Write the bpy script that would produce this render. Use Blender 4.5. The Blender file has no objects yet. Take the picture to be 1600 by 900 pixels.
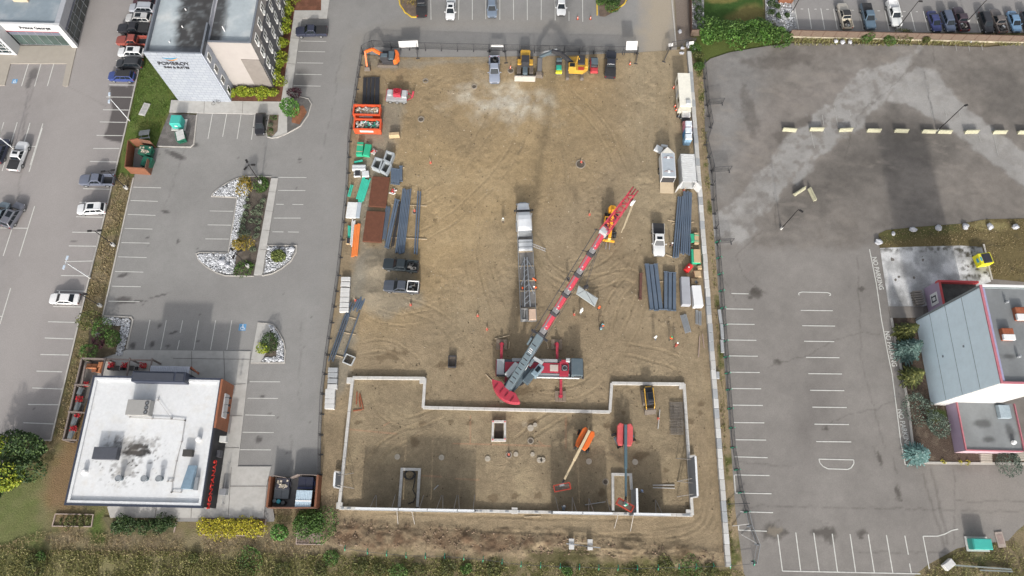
import bpy,bmesh,math,random
import numpy as np
from mathutils import Vector,Matrix
rnd=random.Random(7)
R=math.radians
S=bpy.context.scene
COL=S.collection
F,PIT,ROLL,YAW,H=1091.0,0.3460,0.0358,0.0129,110.0
def _cam_axes():
 fw=Vector((0,math.sin(PIT),-math.cos(PIT)));r=Vector((1,0,0));u=r.cross(fw)
 r2=r*math.cos(ROLL)+u*math.sin(ROLL);u2=r2.cross(fw)
 Z=Matrix.Rotation(-YAW,3,'Z')
 return Z@r2,Z@u2,Z@fw
CR,CU,CF=_cam_axes()
cd=bpy.data.cameras.new('camera');cam=bpy.data.objects.new('camera',cd);COL.objects.link(cam)
m=Matrix((CR,CU,-CF)).transposed().to_4x4();m.translation=Vector((0,0,H));cam.matrix_world=m
cd.sensor_width=36;cd.lens=36*F/1600;cd.clip_start=1;cd.clip_end=4000
S.camera=cam
SUN_EL,SX,SY=24.5,-0.05,2.19
w=bpy.data.worlds.new('World');S.world=w;w.use_nodes=True
nt=w.node_tree;nt.nodes.clear()
sky=nt.nodes.new('ShaderNodeTexSky');sky.sky_type='NISHITA';sky.sun_disc=False
sky.sun_elevation=R(SUN_EL);sky.sun_rotation=math.atan2(-SX,-SY);sky.dust_density=4.0;sky.air_density=1.0;sky.ozone_density=1.0
hs=nt.nodes.new('ShaderNodeHueSaturation');hs.inputs['Saturation'].default_value=0.30
bg=nt.nodes.new('ShaderNodeBackground');bg.inputs[1].default_value=0.15
out=nt.nodes.new('ShaderNodeOutputWorld')
nt.links.new(sky.outputs[0],hs.inputs['Color']);nt.links.new(hs.outputs[0],bg.inputs[0]);nt.links.new(bg.outputs[0],out.inputs[0])
sl=bpy.data.lights.new('sun','SUN');sl.energy=2.3;sl.angle=R(2.2);sl.color=(1.0,0.95,0.88)
so=bpy.data.objects.new('sun',sl);COL.objects.link(so)
so.rotation_euler=Vector((SX,SY,-1)).to_track_quat('-Z','Y').to_euler();so.location=(0,-60,60)
vs=S.view_settings;vs.view_transform='Standard';vs.look='None';vs.gamma=1;vs.exposure=0.55;vs.use_curve_mapping=False
def P(x,y,h=0.0):
 """world X, Y of photo pixel (1600x900) on the plane z = h"""
 d=CR*((x-800)/F)+CU*((450-y)/F)+CF
 k=(H-h)/-d.z
 return(d.x*k,d.y*k)
def P3(x,y,h=0.0):
 a=P(x,y,h);return Vector((a[0],a[1],h))
def PL(pts,h=0.0):return[P(a,b,h)for a,b in pts]
def ang(a,b):return math.atan2(b[1]-a[1],b[0]-a[0])
MATS={}
def _base(name):
 m=bpy.data.materials.new(name);m.use_nodes=True
 return m,m.node_tree,m.node_tree.nodes['Principled BSDF']
def mat(name,rgb,rough=0.75,var=0.12,scale=2.0,metal=0.0,bump=0.0,bscale=20.0,island=0.0,dirt=0.0,dirtcol=(0.2,0.16,0.11),coat=0.0,spec=0.4,emit=None):
 if name in MATS:return MATS[name]
 if max(rgb)<0.08:dirt*=0.25
 m,t,b=_base(name);N=t.nodes;L=t.links
 b.inputs['Roughness'].default_value=rough;b.inputs['Metallic'].default_value=metal
 b.inputs['Specular IOR Level'].default_value=spec
 if coat:b.inputs['Coat Weight'].default_value=coat;b.inputs['Coat Roughness'].default_value=0.08
 tc=N.new('ShaderNodeTexCoord')
 n=N.new('ShaderNodeTexNoise');n.inputs['Scale'].default_value=scale;n.inputs['Detail'].default_value=6;n.inputs['Roughness'].default_value=0.65
 L.new(tc.outputs['Object'],n.inputs['Vector'])
 mr=N.new('ShaderNodeMapRange');mr.inputs['From Min'].default_value=0.25;mr.inputs['From Max'].default_value=0.75
 mr.inputs['To Min'].default_value=1-var;mr.inputs['To Max'].default_value=1+var
 L.new(n.outputs['Fac'],mr.inputs['Value'])
 val=mr.outputs[0]
 if island:
  g=N.new('ShaderNodeNewGeometry');mi=N.new('ShaderNodeMapRange')
  mi.inputs['To Min'].default_value=1-island;mi.inputs['To Max'].default_value=1+island
  L.new(g.outputs['Random Per Island'],mi.inputs['Value'])
  mu=N.new('ShaderNodeMath');mu.operation='MULTIPLY';L.new(val,mu.inputs[0]);L.new(mi.outputs[0],mu.inputs[1]);val=mu.outputs[0]
 vm=N.new('ShaderNodeVectorMath');vm.operation='SCALE';vm.inputs[0].default_value=rgb;L.new(val,vm.inputs['Scale'])
 colr=vm.outputs[0]
 if dirt:
  n2=N.new('ShaderNodeTexNoise');n2.inputs['Scale'].default_value=1.3;n2.inputs['Detail'].default_value=8;n2.inputs['Roughness'].default_value=0.7
  L.new(tc.outputs['Object'],n2.inputs['Vector'])
  r2=N.new('ShaderNodeMapRange');r2.inputs['From Min'].default_value=0.45;r2.inputs['From Max'].default_value=0.75;r2.inputs['To Max'].default_value=dirt
  L.new(n2.outputs['Fac'],r2.inputs['Value'])
  mx=N.new('ShaderNodeMix');mx.data_type='RGBA';mx.inputs[7].default_value=(*dirtcol,1)
  L.new(r2.outputs[0],mx.inputs[0]);L.new(colr,mx.inputs[6]);colr=mx.outputs[2]
 L.new(colr,b.inputs['Base Color'])
 if bump:
  n3=N.new('ShaderNodeTexNoise');n3.inputs['Scale'].default_value=bscale;n3.inputs['Detail'].default_value=4
  L.new(tc.outputs['Object'],n3.inputs['Vector'])
  bp=N.new('ShaderNodeBump');bp.inputs['Strength'].default_value=bump;bp.inputs['Distance'].default_value=0.05
  L.new(n3.outputs['Fac'],bp.inputs['Height']);L.new(bp.outputs[0],b.inputs['Normal'])
 if emit:b.inputs['Emission Color'].default_value=(*emit,1);b.inputs['Emission Strength'].default_value=1
 MATS[name]=m;return m
def leafmat(name,a,bcol,c=None):
 """foliage with a colour of its own for every leaf clump"""
 if name in MATS:return MATS[name]
 m,t,b=_base(name);N=t.nodes;L=t.links
 g=N.new('ShaderNodeNewGeometry');cr=N.new('ShaderNodeValToRGB');e=cr.color_ramp.elements
 e[0].color=(*a,1);e[1].color=(*bcol,1)
 if c:x=e.new(0.8);x.color=(*bcol,1);e[-1].color=(*c,1)
 L.new(g.outputs['Random Per Island'],cr.inputs[0])
 L.new(cr.outputs[0],b.inputs['Base Color']);b.inputs['Roughness'].default_value=0.6;b.inputs['Specular IOR Level'].default_value=0.3
 MATS[name]=m;return m
def paintmat(name,rough=0.9,fine=0.18,fscale=5.0,bump=0.5,bscale=6.0,bdist=0.05,spec=0.25):
 """colour comes from the surface's own painted colour attribute, broken up by fine noise"""
 if name in MATS:return MATS[name]
 m,t,b=_base(name);N=t.nodes;L=t.links
 at=N.new('ShaderNodeAttribute');at.attribute_name='albedo'
 tc=N.new('ShaderNodeTexCoord')
 n=N.new('ShaderNodeTexNoise');n.inputs['Scale'].default_value=fscale;n.inputs['Detail'].default_value=7;n.inputs['Roughness'].default_value=0.75
 L.new(tc.outputs['Object'],n.inputs['Vector'])
 mr=N.new('ShaderNodeMapRange');mr.inputs['From Min'].default_value=0.3;mr.inputs['From Max'].default_value=0.7
 mr.inputs['To Min'].default_value=1-fine;mr.inputs['To Max'].default_value=1+fine;L.new(n.outputs['Fac'],mr.inputs['Value'])
 vm=N.new('ShaderNodeVectorMath');vm.operation='SCALE';L.new(at.outputs['Color'],vm.inputs[0]);L.new(mr.outputs[0],vm.inputs['Scale'])
 L.new(vm.outputs[0],b.inputs['Base Color']);b.inputs['Roughness'].default_value=rough;b.inputs['Specular IOR Level'].default_value=spec
 n3=N.new('ShaderNodeTexNoise');n3.inputs['Scale'].default_value=bscale;n3.inputs['Detail'].default_value=6;n3.inputs['Roughness'].default_value=0.7
 L.new(tc.outputs['Object'],n3.inputs['Vector'])
 bp=N.new('ShaderNodeBump');bp.inputs['Strength'].default_value=bump;bp.inputs['Distance'].default_value=bdist
 L.new(n3.outputs['Fac'],bp.inputs['Height']);L.new(bp.outputs[0],b.inputs['Normal'])
 MATS[name]=m;return m
def meshmat(name,rgb,cell=0.12,wire=0.16):
 """woven wire: opaque wires with open holes between them"""
 if name in MATS:return MATS[name]
 m,t,b=_base(name);N=t.nodes;L=t.links
 b.inputs['Base Color'].default_value=(*rgb,1);b.inputs['Roughness'].default_value=0.6
 tc=N.new('ShaderNodeTexCoord');sp=N.new('ShaderNodeSeparateXYZ');L.new(tc.outputs['UV'],sp.inputs[0])
 acc=None
 for k,sgn in((0,1),(1,-1)):
  a=N.new('ShaderNodeMath');a.operation='MULTIPLY_ADD';a.inputs[1].default_value=sgn
  L.new(sp.outputs[1],a.inputs[0]);L.new(sp.outputs[0],a.inputs[2])
  d=N.new('ShaderNodeMath');d.operation='DIVIDE';d.inputs[1].default_value=cell;L.new(a.outputs[0],d.inputs[0])
  f=N.new('ShaderNodeMath');f.operation='FRACT';L.new(d.outputs[0],f.inputs[0])
  l=N.new('ShaderNodeMath');l.operation='LESS_THAN';l.inputs[1].default_value=wire;L.new(f.outputs[0],l.inputs[0])
  if acc is None:acc=l.outputs[0]
  else:
   mx=N.new('ShaderNodeMath');mx.operation='MAXIMUM';L.new(acc,mx.inputs[0]);L.new(l.outputs[0],mx.inputs[1]);acc=mx.outputs[0]
 L.new(acc,b.inputs['Alpha']);MATS[name]=m;return m
def props(o,label=None,cat=None,group=None,kind=None):
 if label:o['label']=label
 if cat:o['category']=cat
 if group:o['group']=group
 if kind:o['kind']=kind
 return o
def thing(name,label,cat,loc=(0,0,0),rz=0.0,group=None):
 o=bpy.data.objects.new(name,None);COL.objects.link(o);o.empty_display_size=0.3
 o.location=loc if len(loc)==3 else(loc[0],loc[1],0);o.rotation_euler=(0,0,rz)
 return props(o,label,cat,group)
def copy_tree(o,parent=None):
 c=o.copy();COL.objects.link(c);c.parent=parent
 for ch in list(o.children):copy_tree(ch,c)
 return c
def set_at(o,loc,rz=0.0,label=None,group=None):
 o.location=loc if len(loc)==3 else(loc[0],loc[1],0);o.rotation_euler=(0,0,rz)
 if label:o['label']=label
 if group:o['group']=group
 return o
class MB:
 def __init__(s):s.v=[];s.f=[]
 def add(s,vs,fs):
  k=len(s.v);s.v+=[tuple(v)for v in vs];s.f+=[tuple(i+k for i in f)for f in fs];return s
 def box(s,c,d,rz=0.0,rx=0.0,ry=0.0):
  M=Matrix.Rotation(rz,3,'Z')@Matrix.Rotation(ry,3,'Y')@Matrix.Rotation(rx,3,'X');c=Vector(c)
  vs=[c+M@Vector((x*d[0]/2,y*d[1]/2,z*d[2]/2))for x in(-1,1)for y in(-1,1)for z in(-1,1)]
  return s.add(vs,[(0,1,3,2),(4,6,7,5),(0,4,5,1),(2,3,7,6),(0,2,6,4),(1,5,7,3)])
 def b6(s,x0,x1,y0,y1,z0,z1):return s.box(((x0+x1)/2,(y0+y1)/2,(z0+z1)/2),(x1-x0,y1-y0,z1-z0))
 def bar(s,a,b,wd,ht=None):
  """square bar between two points"""
  a=Vector(a);b=Vector(b);d=b-a;L=d.length
  if L<1e-6:return s
  ht=ht or wd;d.normalize();up=Vector((0,0,1))if abs(d.z)<0.95 else Vector((1,0,0))
  sd=d.cross(up).normalized();up=sd.cross(d)
  vs=[p+sd*(i*wd/2)+up*(j*ht/2)for p in(a,b)for i,j in((-1,-1),(1,-1),(1,1),(-1,1))]
  return s.add(vs,[(0,3,2,1),(4,5,6,7),(0,1,5,4),(1,2,6,5),(2,3,7,6),(3,0,4,7)])
 def tube(s,pts,r,n=8,r2=None,cap=True):
  pts=[Vector(p)for p in pts];rings=[];rs=r if isinstance(r,(list,tuple))else None
  for i,p in enumerate(pts):
   d=(pts[min(i+1,len(pts)-1)]-pts[max(i-1,0)]).normalized()
   up=Vector((0,0,1))if abs(d.z)<0.9 else Vector((1,0,0))
   a=d.cross(up).normalized();b=a.cross(d)
   rr=rs[i]if rs else(r if r2 is None else r+(r2-r)*i/(len(pts)-1))
   rings.append([p+a*(rr*math.cos(2*math.pi*k/n))+b*(rr*math.sin(2*math.pi*k/n))for k in range(n)])
  vs=[v for rg in rings for v in rg];fs=[]
  for i in range(len(rings)-1):
   for k in range(n):fs.append((i*n+k,i*n+(k+1)%n,(i+1)*n+(k+1)%n,(i+1)*n+k))
  if cap:fs+=[tuple(range(n)),tuple((len(rings)-1)*n+k for k in range(n))]
  return s.add(vs,fs)
 def cyl(s,c,r,h,n=16,r2=None):
  c=Vector(c);return s.tube([c,c+Vector((0,0,h))],r,n,r2)
 def quad(s,*p):return s.add(p,[tuple(range(len(p)))])
 def prism(s,pts,z0,z1):
  n=len(pts);vs=[(p[0],p[1],z0)for p in pts]+[(p[0],p[1],z1)for p in pts]
  return s.add(vs,[tuple(range(n))[::-1],tuple(range(n,2*n))]+[(i,(i+1)%n,n+(i+1)%n,n+i)for i in range(n)])
 def loft(s,secs,cap=True):
  n=len(secs[0]);vs=[v for q in secs for v in q];fs=[]
  for i in range(len(secs)-1):
   for k in range(n):fs.append((i*n+k,i*n+(k+1)%n,(i+1)*n+(k+1)%n,(i+1)*n+k))
  if cap:fs+=[tuple(range(n)),tuple((len(secs)-1)*n+k for k in range(n))]
  return s.add(vs,fs)
 def hexa(s,bot,top):return s.add(list(bot)+list(top),[(0,1,2,3),(4,5,6,7),(0,1,5,4),(1,2,6,5),(2,3,7,6),(3,0,4,7)])
 def rock(s,c,r,seed=0,sq=0.75,sub=1):
  rr=random.Random(seed);t=bmesh.new();bmesh.ops.create_icosphere(t,subdivisions=sub,radius=1)
  k=[rr.uniform(0.7,1.2)for _ in range(3)]
  vs=[Vector(c)+Vector((v.co.x*k[0],v.co.y*k[1],v.co.z*sq))*r*rr.uniform(0.75,1.15)for v in t.verts]
  fs=[tuple(v.index for v in f.verts)for f in t.faces];t.free();return s.add(vs,fs)
 def ribbon(s,pts,wd,z0,z1,closed=False):
  n=len(pts);L=[];Rr=[]
  for i in range(n):
   a=Vector(pts[i-1]if(i>0 or closed)else pts[i]);b=Vector(pts[(i+1)%n]if(i<n-1 or closed)else pts[i]);p=Vector(pts[i])
   d1=(p-a);d2=(b-p)
   if d1.length<1e-6:d1=d2
   if d2.length<1e-6:d2=d1
   d1.normalize();d2.normalize();nn=Vector((-(d1.y+d2.y),d1.x+d2.x));nn=nn.normalized()if nn.length>1e-6 else Vector((-d1.y,d1.x))
   k=wd/2/max(0.5,nn.dot(Vector((-d1.y,d1.x))));L.append(p+nn*k);Rr.append(p-nn*k)
  m_=n if closed else n-1
  for i in range(m_):
   j=(i+1)%n;q=[Rr[i],Rr[j],L[j],L[i]]
   s.hexa([(a.x,a.y,z0)for a in q],[(a.x,a.y,z1)for a in q])
  return s
 def build(s,name,m,parent=None,world=False,bevel=0.0,seg=2,smooth=False,label=None,cat=None,group=None,kind=None,recalc=True):
  me=bpy.data.meshes.new(name)
  off=Vector((0,0,0))
  if world and parent:
   off=Vector(parent.location)
   if parent.parent:off=off+Vector(parent.parent.location)
  me.from_pydata([(v[0]-off.x,v[1]-off.y,v[2]-off.z)for v in s.v],[],s.f)
  if recalc:
   b=bmesh.new();b.from_mesh(me);bmesh.ops.recalc_face_normals(b,faces=b.faces);b.to_mesh(me);b.free()
  me.materials.append(m)
  o=bpy.data.objects.new(name,me);COL.objects.link(o);o.parent=parent
  if smooth:me.polygons.foreach_set('use_smooth',[True]*len(me.polygons))
  if bevel:
   md=o.modifiers.new('bevel','BEVEL');md.width=bevel;md.segments=seg;md.limit_method='ANGLE';md.angle_limit=R(40)
  return props(o,label,cat,group,kind)
def text_mesh(name,body,size,m,parent,loc,rot,extrude=0.02,align='CENTER',sx=1.0,bold=0.0):
 cu=bpy.data.curves.new(name,'FONT');cu.body=body;cu.size=size;cu.extrude=extrude;cu.align_x=align;cu.align_y='CENTER';cu.offset=bold
 t=bpy.data.objects.new(name,cu);COL.objects.link(t);bpy.context.view_layer.update()
 me=bpy.data.meshes.new_from_object(t.evaluated_get(bpy.context.evaluated_depsgraph_get()));me.name=name
 bpy.data.objects.remove(t);bpy.data.curves.remove(cu)
 me.materials.clear();me.materials.append(m)
 o=bpy.data.objects.new(name,me);COL.objects.link(o);o.parent=parent;o.location=loc;o.rotation_euler=rot;o.scale=(sx,1,1)
 return o
def _hash(ix,iy,seed):
 n=(ix.astype(np.int64)*374761393+iy.astype(np.int64)*668265263+seed*1442695041)&0x7fffffff
 n=((n^(n>>13))*1274126177)&0x7fffffff
 return((n^(n>>16))&0xffff)/65535.0
def vnoise(X,Y,seed):
 ix=np.floor(X);iy=np.floor(Y);fx=X-ix;fy=Y-iy;fx=fx*fx*(3-2*fx);fy=fy*fy*(3-2*fy)
 a=_hash(ix,iy,seed);b=_hash(ix+1,iy,seed);c=_hash(ix,iy+1,seed);d=_hash(ix+1,iy+1,seed)
 return(a*(1-fx)+b*fx)*(1-fy)+(c*(1-fx)+d*fx)*fy
def fbm(X,Y,sc,oc=4,seed=0,rg=0.55):
 t=0;a=1;s_=0
 for k in range(oc):t=t+a*vnoise(X/sc*2**k+17.3*k,Y/sc*2**k-9.1*k,seed+k);s_+=a;a*=rg
 return t/s_
def sdist(X,Y,poly):
 """signed distance to polygon, positive inside, and nearest boundary point"""
 best=np.full(X.shape,1e9);nx=X.copy();ny=Y.copy();ins=np.zeros(X.shape,bool);n=len(poly)
 for i in range(n):
  ax,ay=poly[i];bx,by=poly[(i+1)%n];dx,dy=bx-ax,by-ay;L2=dx*dx+dy*dy+1e-12
  t=np.clip(((X-ax)*dx+(Y-ay)*dy)/L2,0,1);qx=ax+t*dx;qy=ay+t*dy
  d=np.hypot(X-qx,Y-qy);k=d<best;best=np.where(k,d,best);nx=np.where(k,qx,nx);ny=np.where(k,qy,ny)
  c=(ay>Y)!=(by>Y);xc=ax+(Y-ay)*dx/(dy if abs(dy)>1e-9 else 1e-9);ins^=c&(X<xc)
 return np.where(ins,best,-best),nx,ny
def area(X,Y,px,blur=0.5,wob=0.0,seed=1):
 """0..1 mask of a polygon given in photo pixels on the ground"""
 d=sdist(X,Y,PL(px))[0]
 if wob:d=d+(fbm(X,Y,max(1.2,wob*1.5),4,seed)-0.5)*2*wob
 return np.clip(d/blur+0.5,0,1)
def pline(X,Y,px,wd,blur=0.15,world=False):
 pts=px if world else PL(px);best=np.full(X.shape,1e9)
 for i in range(len(pts)-1):
  ax,ay=pts[i];bx,by=pts[i+1];dx,dy=bx-ax,by-ay
  t=np.clip(((X-ax)*dx+(Y-ay)*dy)/(dx*dx+dy*dy+1e-12),0,1)
  best=np.minimum(best,np.hypot(X-ax-t*dx,Y-ay-t*dy))
 return np.clip((wd/2-best)/blur+0.5,0,1)
def blob(X,Y,cx,cy,rx,ry,rot=0,nz=0.35,seed=3,soft=0.5):
 a,b=P(cx,cy);dx=X-a;dy=Y-b;c,s_=math.cos(rot),math.sin(rot)
 d=np.hypot((dx*c+dy*s_)/rx,(-dx*s_+dy*c)/ry)+(fbm(X,Y,min(rx,ry)*0.9,4,seed)-0.5)*2*nz
 return np.clip((1-d)/soft+0.5,0,1)
def mixc(C,col,k):
 k=np.asarray(k)[...,None];return C*(1-k)+np.array(col)*k
def sheet(name,poly,z,step,colorf,m,zf=None,kind='structure',parent=None,label=None,cat=None,bounds=None):
 xs=[p[0]for p in poly];ys=[p[1]for p in poly]
 gx=np.arange(min(xs)-step,max(xs)+2*step,step);gy=np.arange(min(ys)-step,max(ys)+2*step,step)
 X,Y=np.meshgrid(gx,gy);d,nx,ny=sdist(X,Y,poly)
 k=np.abs(d)<step*0.72;X=np.where(k,nx,X);Y=np.where(k,ny,Y)
 C=colorf(X,Y);Z=np.full(X.shape,float(z))
 if zf is not None:Z=Z+zf(X,Y)*np.clip(d/1.0,0,1)
 h,w_=X.shape;idx=np.arange(h*w_).reshape(h,w_)
 q=np.stack([idx[:-1,:-1],idx[:-1,1:],idx[1:,1:],idx[1:,:-1]],-1).reshape(-1,4)
 cx=X.ravel()[q].mean(1);cy=Y.ravel()[q].mean(1)
 ax=X.ravel()[q];ay=Y.ravel()[q]
 ar=0.5*np.abs((ax[:,0]-ax[:,2])*(ay[:,1]-ay[:,3])-(ax[:,1]-ax[:,3])*(ay[:,0]-ay[:,2]))
 keep=(sdist(cx,cy,poly)[0]>0)&(ar>1e-5);q=q[keep]
 used,inv=np.unique(q,return_inverse=True);q=inv.reshape(-1,4)
 co=np.stack([X.ravel(),Y.ravel(),Z.ravel()],-1)[used];cc=C.reshape(-1,3)[used]
 me=bpy.data.meshes.new(name);me.vertices.add(len(co));me.vertices.foreach_set('co',co.ravel())
 me.loops.add(len(q)*4);me.loops.foreach_set('vertex_index',q.ravel().astype(np.int32))
 me.polygons.add(len(q));me.polygons.foreach_set('loop_start',(np.arange(len(q))*4).astype(np.int32))
 me.polygons.foreach_set('use_smooth',np.ones(len(q),bool));me.update(calc_edges=True);me.validate()
 if len(me.vertices)==len(co):
  at=me.color_attributes.new('albedo','FLOAT_COLOR','POINT')
  at.data.foreach_set('color',np.concatenate([cc,np.ones((len(cc),1))],1).ravel().astype(np.float32))
 me.materials.append(m);o=bpy.data.objects.new(name,me);COL.objects.link(o)
 if parent:
  o.parent=parent;o.location=-Vector(parent.location)
 return props(o,label,cat,None,kind)
M_ASPH=paintmat('asphalt',rough=0.88,fine=0.15,fscale=6.0,bump=0.25,bscale=12,bdist=0.02)
M_DIRT=paintmat('dirt',rough=0.95,fine=0.24,fscale=5.5,bump=1.0,bscale=6.0,bdist=0.12)
M_LAND=paintmat('land',rough=0.95,fine=0.30,fscale=6.0,bump=1.0,bscale=6,bdist=0.15)
M_STONE=paintmat('loose_stone',rough=0.85,fine=0.35,fscale=9.0,bump=1.0,bscale=9,bdist=0.1)
M_CONC=mat('concrete_walk',(0.42,0.41,0.39),0.85,0.10,0.8,bump=0.2,bscale=30,dirt=0.35,dirtcol=(0.25,0.235,0.205))
M_KERB=mat('kerb_concrete',(0.42,0.40,0.37),0.85,0.12,1.5,dirt=0.3,dirtcol=(0.24,0.22,0.2))
M_PAINTW=mat('road_paint',(0.56,0.56,0.53),0.7,0.12,4,dirt=0.55,dirtcol=(0.30,0.29,0.28))
M_PAINTB=mat('blue_road_paint',(0.10,0.28,0.50),0.7,0.2,4,dirt=0.5,dirtcol=(0.3,0.3,0.3))
M_YELK=mat('yellow_kerb_paint',(0.62,0.42,0.04),0.7,0.15,3)
far=MB();far.quad((-1500,-1500,-0.6),(1500,-1500,-0.6),(1500,1500,-0.6),(-1500,1500,-0.6))
far.build('ground',mat('far_grass',(0.12,0.12,0.06),0.95,0.4,0.05),kind='structure')
def c_land(X,Y):
 n=fbm(X,Y,5,5,11);n2=fbm(X,Y,1.2,4,12)
 C=np.zeros(X.shape+(3,))+np.array((0.185,0.15,0.085))
 C=mixc(C,(0.25,0.20,0.13),np.clip((n-0.45)*3.5,0,1)*0.8)
 C=mixc(C,(0.12,0.13,0.045),np.clip((n2-0.45)*4,0,1)*0.55)
 green=area(X,Y,[(222,80),(186,245),(178,275),(240,275),(262,178),(290,150)],1.0)
 C=mixc(C,(0.085,0.135,0.025),green*(0.72+0.28*n2))
 C=mixc(C,(0.17,0.16,0.045),green*np.clip((n-0.5)*4,0,1)*0.6)
 g2=area(X,Y,[(-80,740),(40,700),(70,760),(72,830),(50,910),(-80,960)],3.0,2.0,5)
 C=mixc(C,(0.115,0.145,0.045),g2*(0.55+0.45*n2))
 br=area(X,Y,[(92,690),(150,560),(140,700),(105,830),(70,780)],2.0,1.5,6)
 C=mixc(C,(0.20,0.125,0.065),br*0.75)
 tan=area(X,Y,[(75,835),(510,838),(560,870),(75,858)],1.5,1.0,8)
 C=mixc(C,(0.27,0.215,0.145),tan*(0.5+0.5*n))
 sp=area(X,Y,[(138,805),(160,800),(165,850),(140,852)],1.2,0.8,9);C=mixc(C,(0.07,0.12,0.02),sp*0.8)
 g3=area(X,Y,[(-80,858),(1300,880),(1300,1000),(-80,1000)],2.5,2.0,4)
 C=mixc(C,(0.20,0.19,0.085),g3*(0.4+0.5*n2))
 lawn=area(X,Y,[(1099,-60),(1192,-60),(1194,40),(1099,45)],0.3)
 C=mixc(C,(0.04,0.085,0.018),lawn);C=mixc(C,(0.16,0.14,0.05),lawn*blob(X,Y,1170,22,4,2.2,0.3))
 C=mixc(C,(0.17,0.15,0.05),lawn*blob(X,Y,1130,-4,4,1.2,0.1))
 verge=area(X,Y,[(1051,-60),(1078,-60),(1080,62),(1057,72)],0.3)
 C=mixc(C,(0.20,0.165,0.14),verge)
 edge=area(X,Y,[(1085,40),(1235,60),(1240,90),(1150,95),(1098,120),(1085,110)],0.8,1.0,4)
 C=mixc(C,(0.09,0.115,0.03),edge)
 return C
def z_land(X,Y):return(fbm(X,Y,6,4,31)-0.5)*0.25+(fbm(X,Y,1.0,3,32)-0.5)*0.08
sheet('grassland',[(-125,-24),(125,-24),(125,125),(-125,125)],-0.12,0.45,c_land,M_LAND,z_land)
def asph(X,Y,base,seed,patch=0.12):
 n=fbm(X,Y,14,4,seed);n2=fbm(X,Y,2.5,5,seed+5);n3=fbm(X,Y,0.5,2,seed+9)
 k=1+(n-0.5)*patch*2.4+(n2-0.5)*patch*1.3+(n3-0.5)*0.10
 return np.array(base)*k[...,None]
def cracks(C,X,Y,lst,col,wd=0.10,k=0.7):
 for pts in lst:
  wob=(fbm(X,Y,1.5,3,77)-0.5)*0.8
  C=mixc(C,col,pline(X+wob,Y-wob,pts,wd,0.25)*k)
 return C
def c_left(X,Y):
 C=asph(X,Y,(0.262,0.245,0.238),41,0.09)
 C=cracks(C,X,Y,[[(28,330),(35,210),(45,130)],[(108,135),(135,150),(165,165)],[(60,100),(45,170),(30,220)]],(0.11,0.10,0.10),0.12,0.5)
 lane=pline(X,Y,[(150,0),(115,200),(60,420),(10,640)],7,4);C=mixc(C,(0.30,0.28,0.27),lane*0.4)
 for a,b,rx,ry in((52,115,0.8,1.5),(45,130,0.5,1.2),(115,377,0.5,0.2),(53,638,0.2,0.2),(97,640,0.15,0.15)):C=mixc(C,(0.09,0.085,0.085),blob(X,Y,a,b,rx,ry)*0.7)
 wet=area(X,Y,[(170,133),(200,136),(212,95),(206,170),(192,224),(162,216),(176,170)],0.3,0.25,8)
 C=mixc(C,(0.062,0.055,0.055),wet*0.85)
 return C
LEFT=[(-240,-80),(268,-80),(217,109),(191,225),(136,450),(80,688),(28,688),(16,694),(8,712),(-10,760),(-240,790)]
sheet('dealer_car_park',PL(LEFT),0.0,0.3,c_left,M_ASPH)
def c_hotel(X,Y):
 C=asph(X,Y,(0.228,0.223,0.216),52,0.13)
 road=area(X,Y,[(450,70),(1060,60),(1060,-60),(420,-60)],6);C=mixc(C,C*1.0,road)
 C=mixc(C,(0.215,0.207,0.20),pline(X,Y,[(500,60),(480,300),(470,420),(330,470),(200,480)],6,5)*0.4)
 C=mixc(C,(0.33,0.28,0.21),area(X,Y,[(990,95),(1010,40),(1005,-60),(1050,-60),(1060,90)],3.0,2,3)*0.8)
 C=mixc(C,(0.26,0.235,0.20),pline(X,Y,[(1020,80),(960,45),(800,36),(640,38),(560,60),(545,120)],3.0,3)*0.32)
 C=mixc(C,(0.25,0.24,0.225),area(X,Y,[(520,330),(532,230),(552,140),(550,220),(535,430),(515,540),(508,740),(495,740),(500,480)],1.5,0.8,3)*0.35)
 C=cracks(C,X,Y,[[(535,70),(520,170),(500,250)],[(470,500),(468,640)],[(415,215),(412,300)],[(300,200),(255,330)],[(455,680),(452,735)]],(0.09,0.085,0.08),0.10,0.45)
 for a,b,rx,ry,r_ in((258,331,0.8,0.3,-0.3),(192,469,1.4,0.6,0.1),(206,472,2.2,0.2,0.1),(250,462,1.5,.15,.3),(249,509,0.4,0.25,0.9),(231,371,.3,.2,0),(278,377,0.25,0.4,0),(192,430,0.9,0.35,0.3),(468,249,.3,.25,0),(208,540,.5,.5,0),(238,538,.4,.5,0),(271,520,.8,.15,0.3),(410,620,.4,.3,0),(404,687,.5,.5,0),(262,541,0.3,.3,0),(305,227,0.6,0.4,0),(275,243,2.0,0.5,-0.4)):
  C=mixc(C,(0.055,0.05,0.05),blob(X,Y,a,b,rx,ry,r_,0.5)*0.75)
 C=mixc(C,(0.10,0.095,0.09),blob(X,Y,472,125,1.6,2.5)*0.5)
 rr=random.Random(5)
 for _ in range(26):
  C=mixc(C,(0.07,0.065,0.06),blob(X,Y,rr.uniform(215,490),rr.uniform(240,720),rr.uniform(.1,.3),rr.uniform(.1,.25),rr.uniform(0,3))*0.6)
 return C
FENCEW=[(566,84),(557,140),(546,222),(543,296),(529,431),(522,480),(511,555),(504,616),(502,680),(501,745)]
HOTEL=[(240,-80),(1049,-80),(1053,0),(1058,82),(1000,84),(860,90),(640,92)]+FENCEW+[(418,745),(430,815),(180,815),(150,590),(160,495),(173,440),(211,270),(240,231),(298,230),(308,178),(280,140)]
sheet('hotel_car_park',PL(HOTEL),0.02,0.3,c_hotel,M_ASPH)
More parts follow.
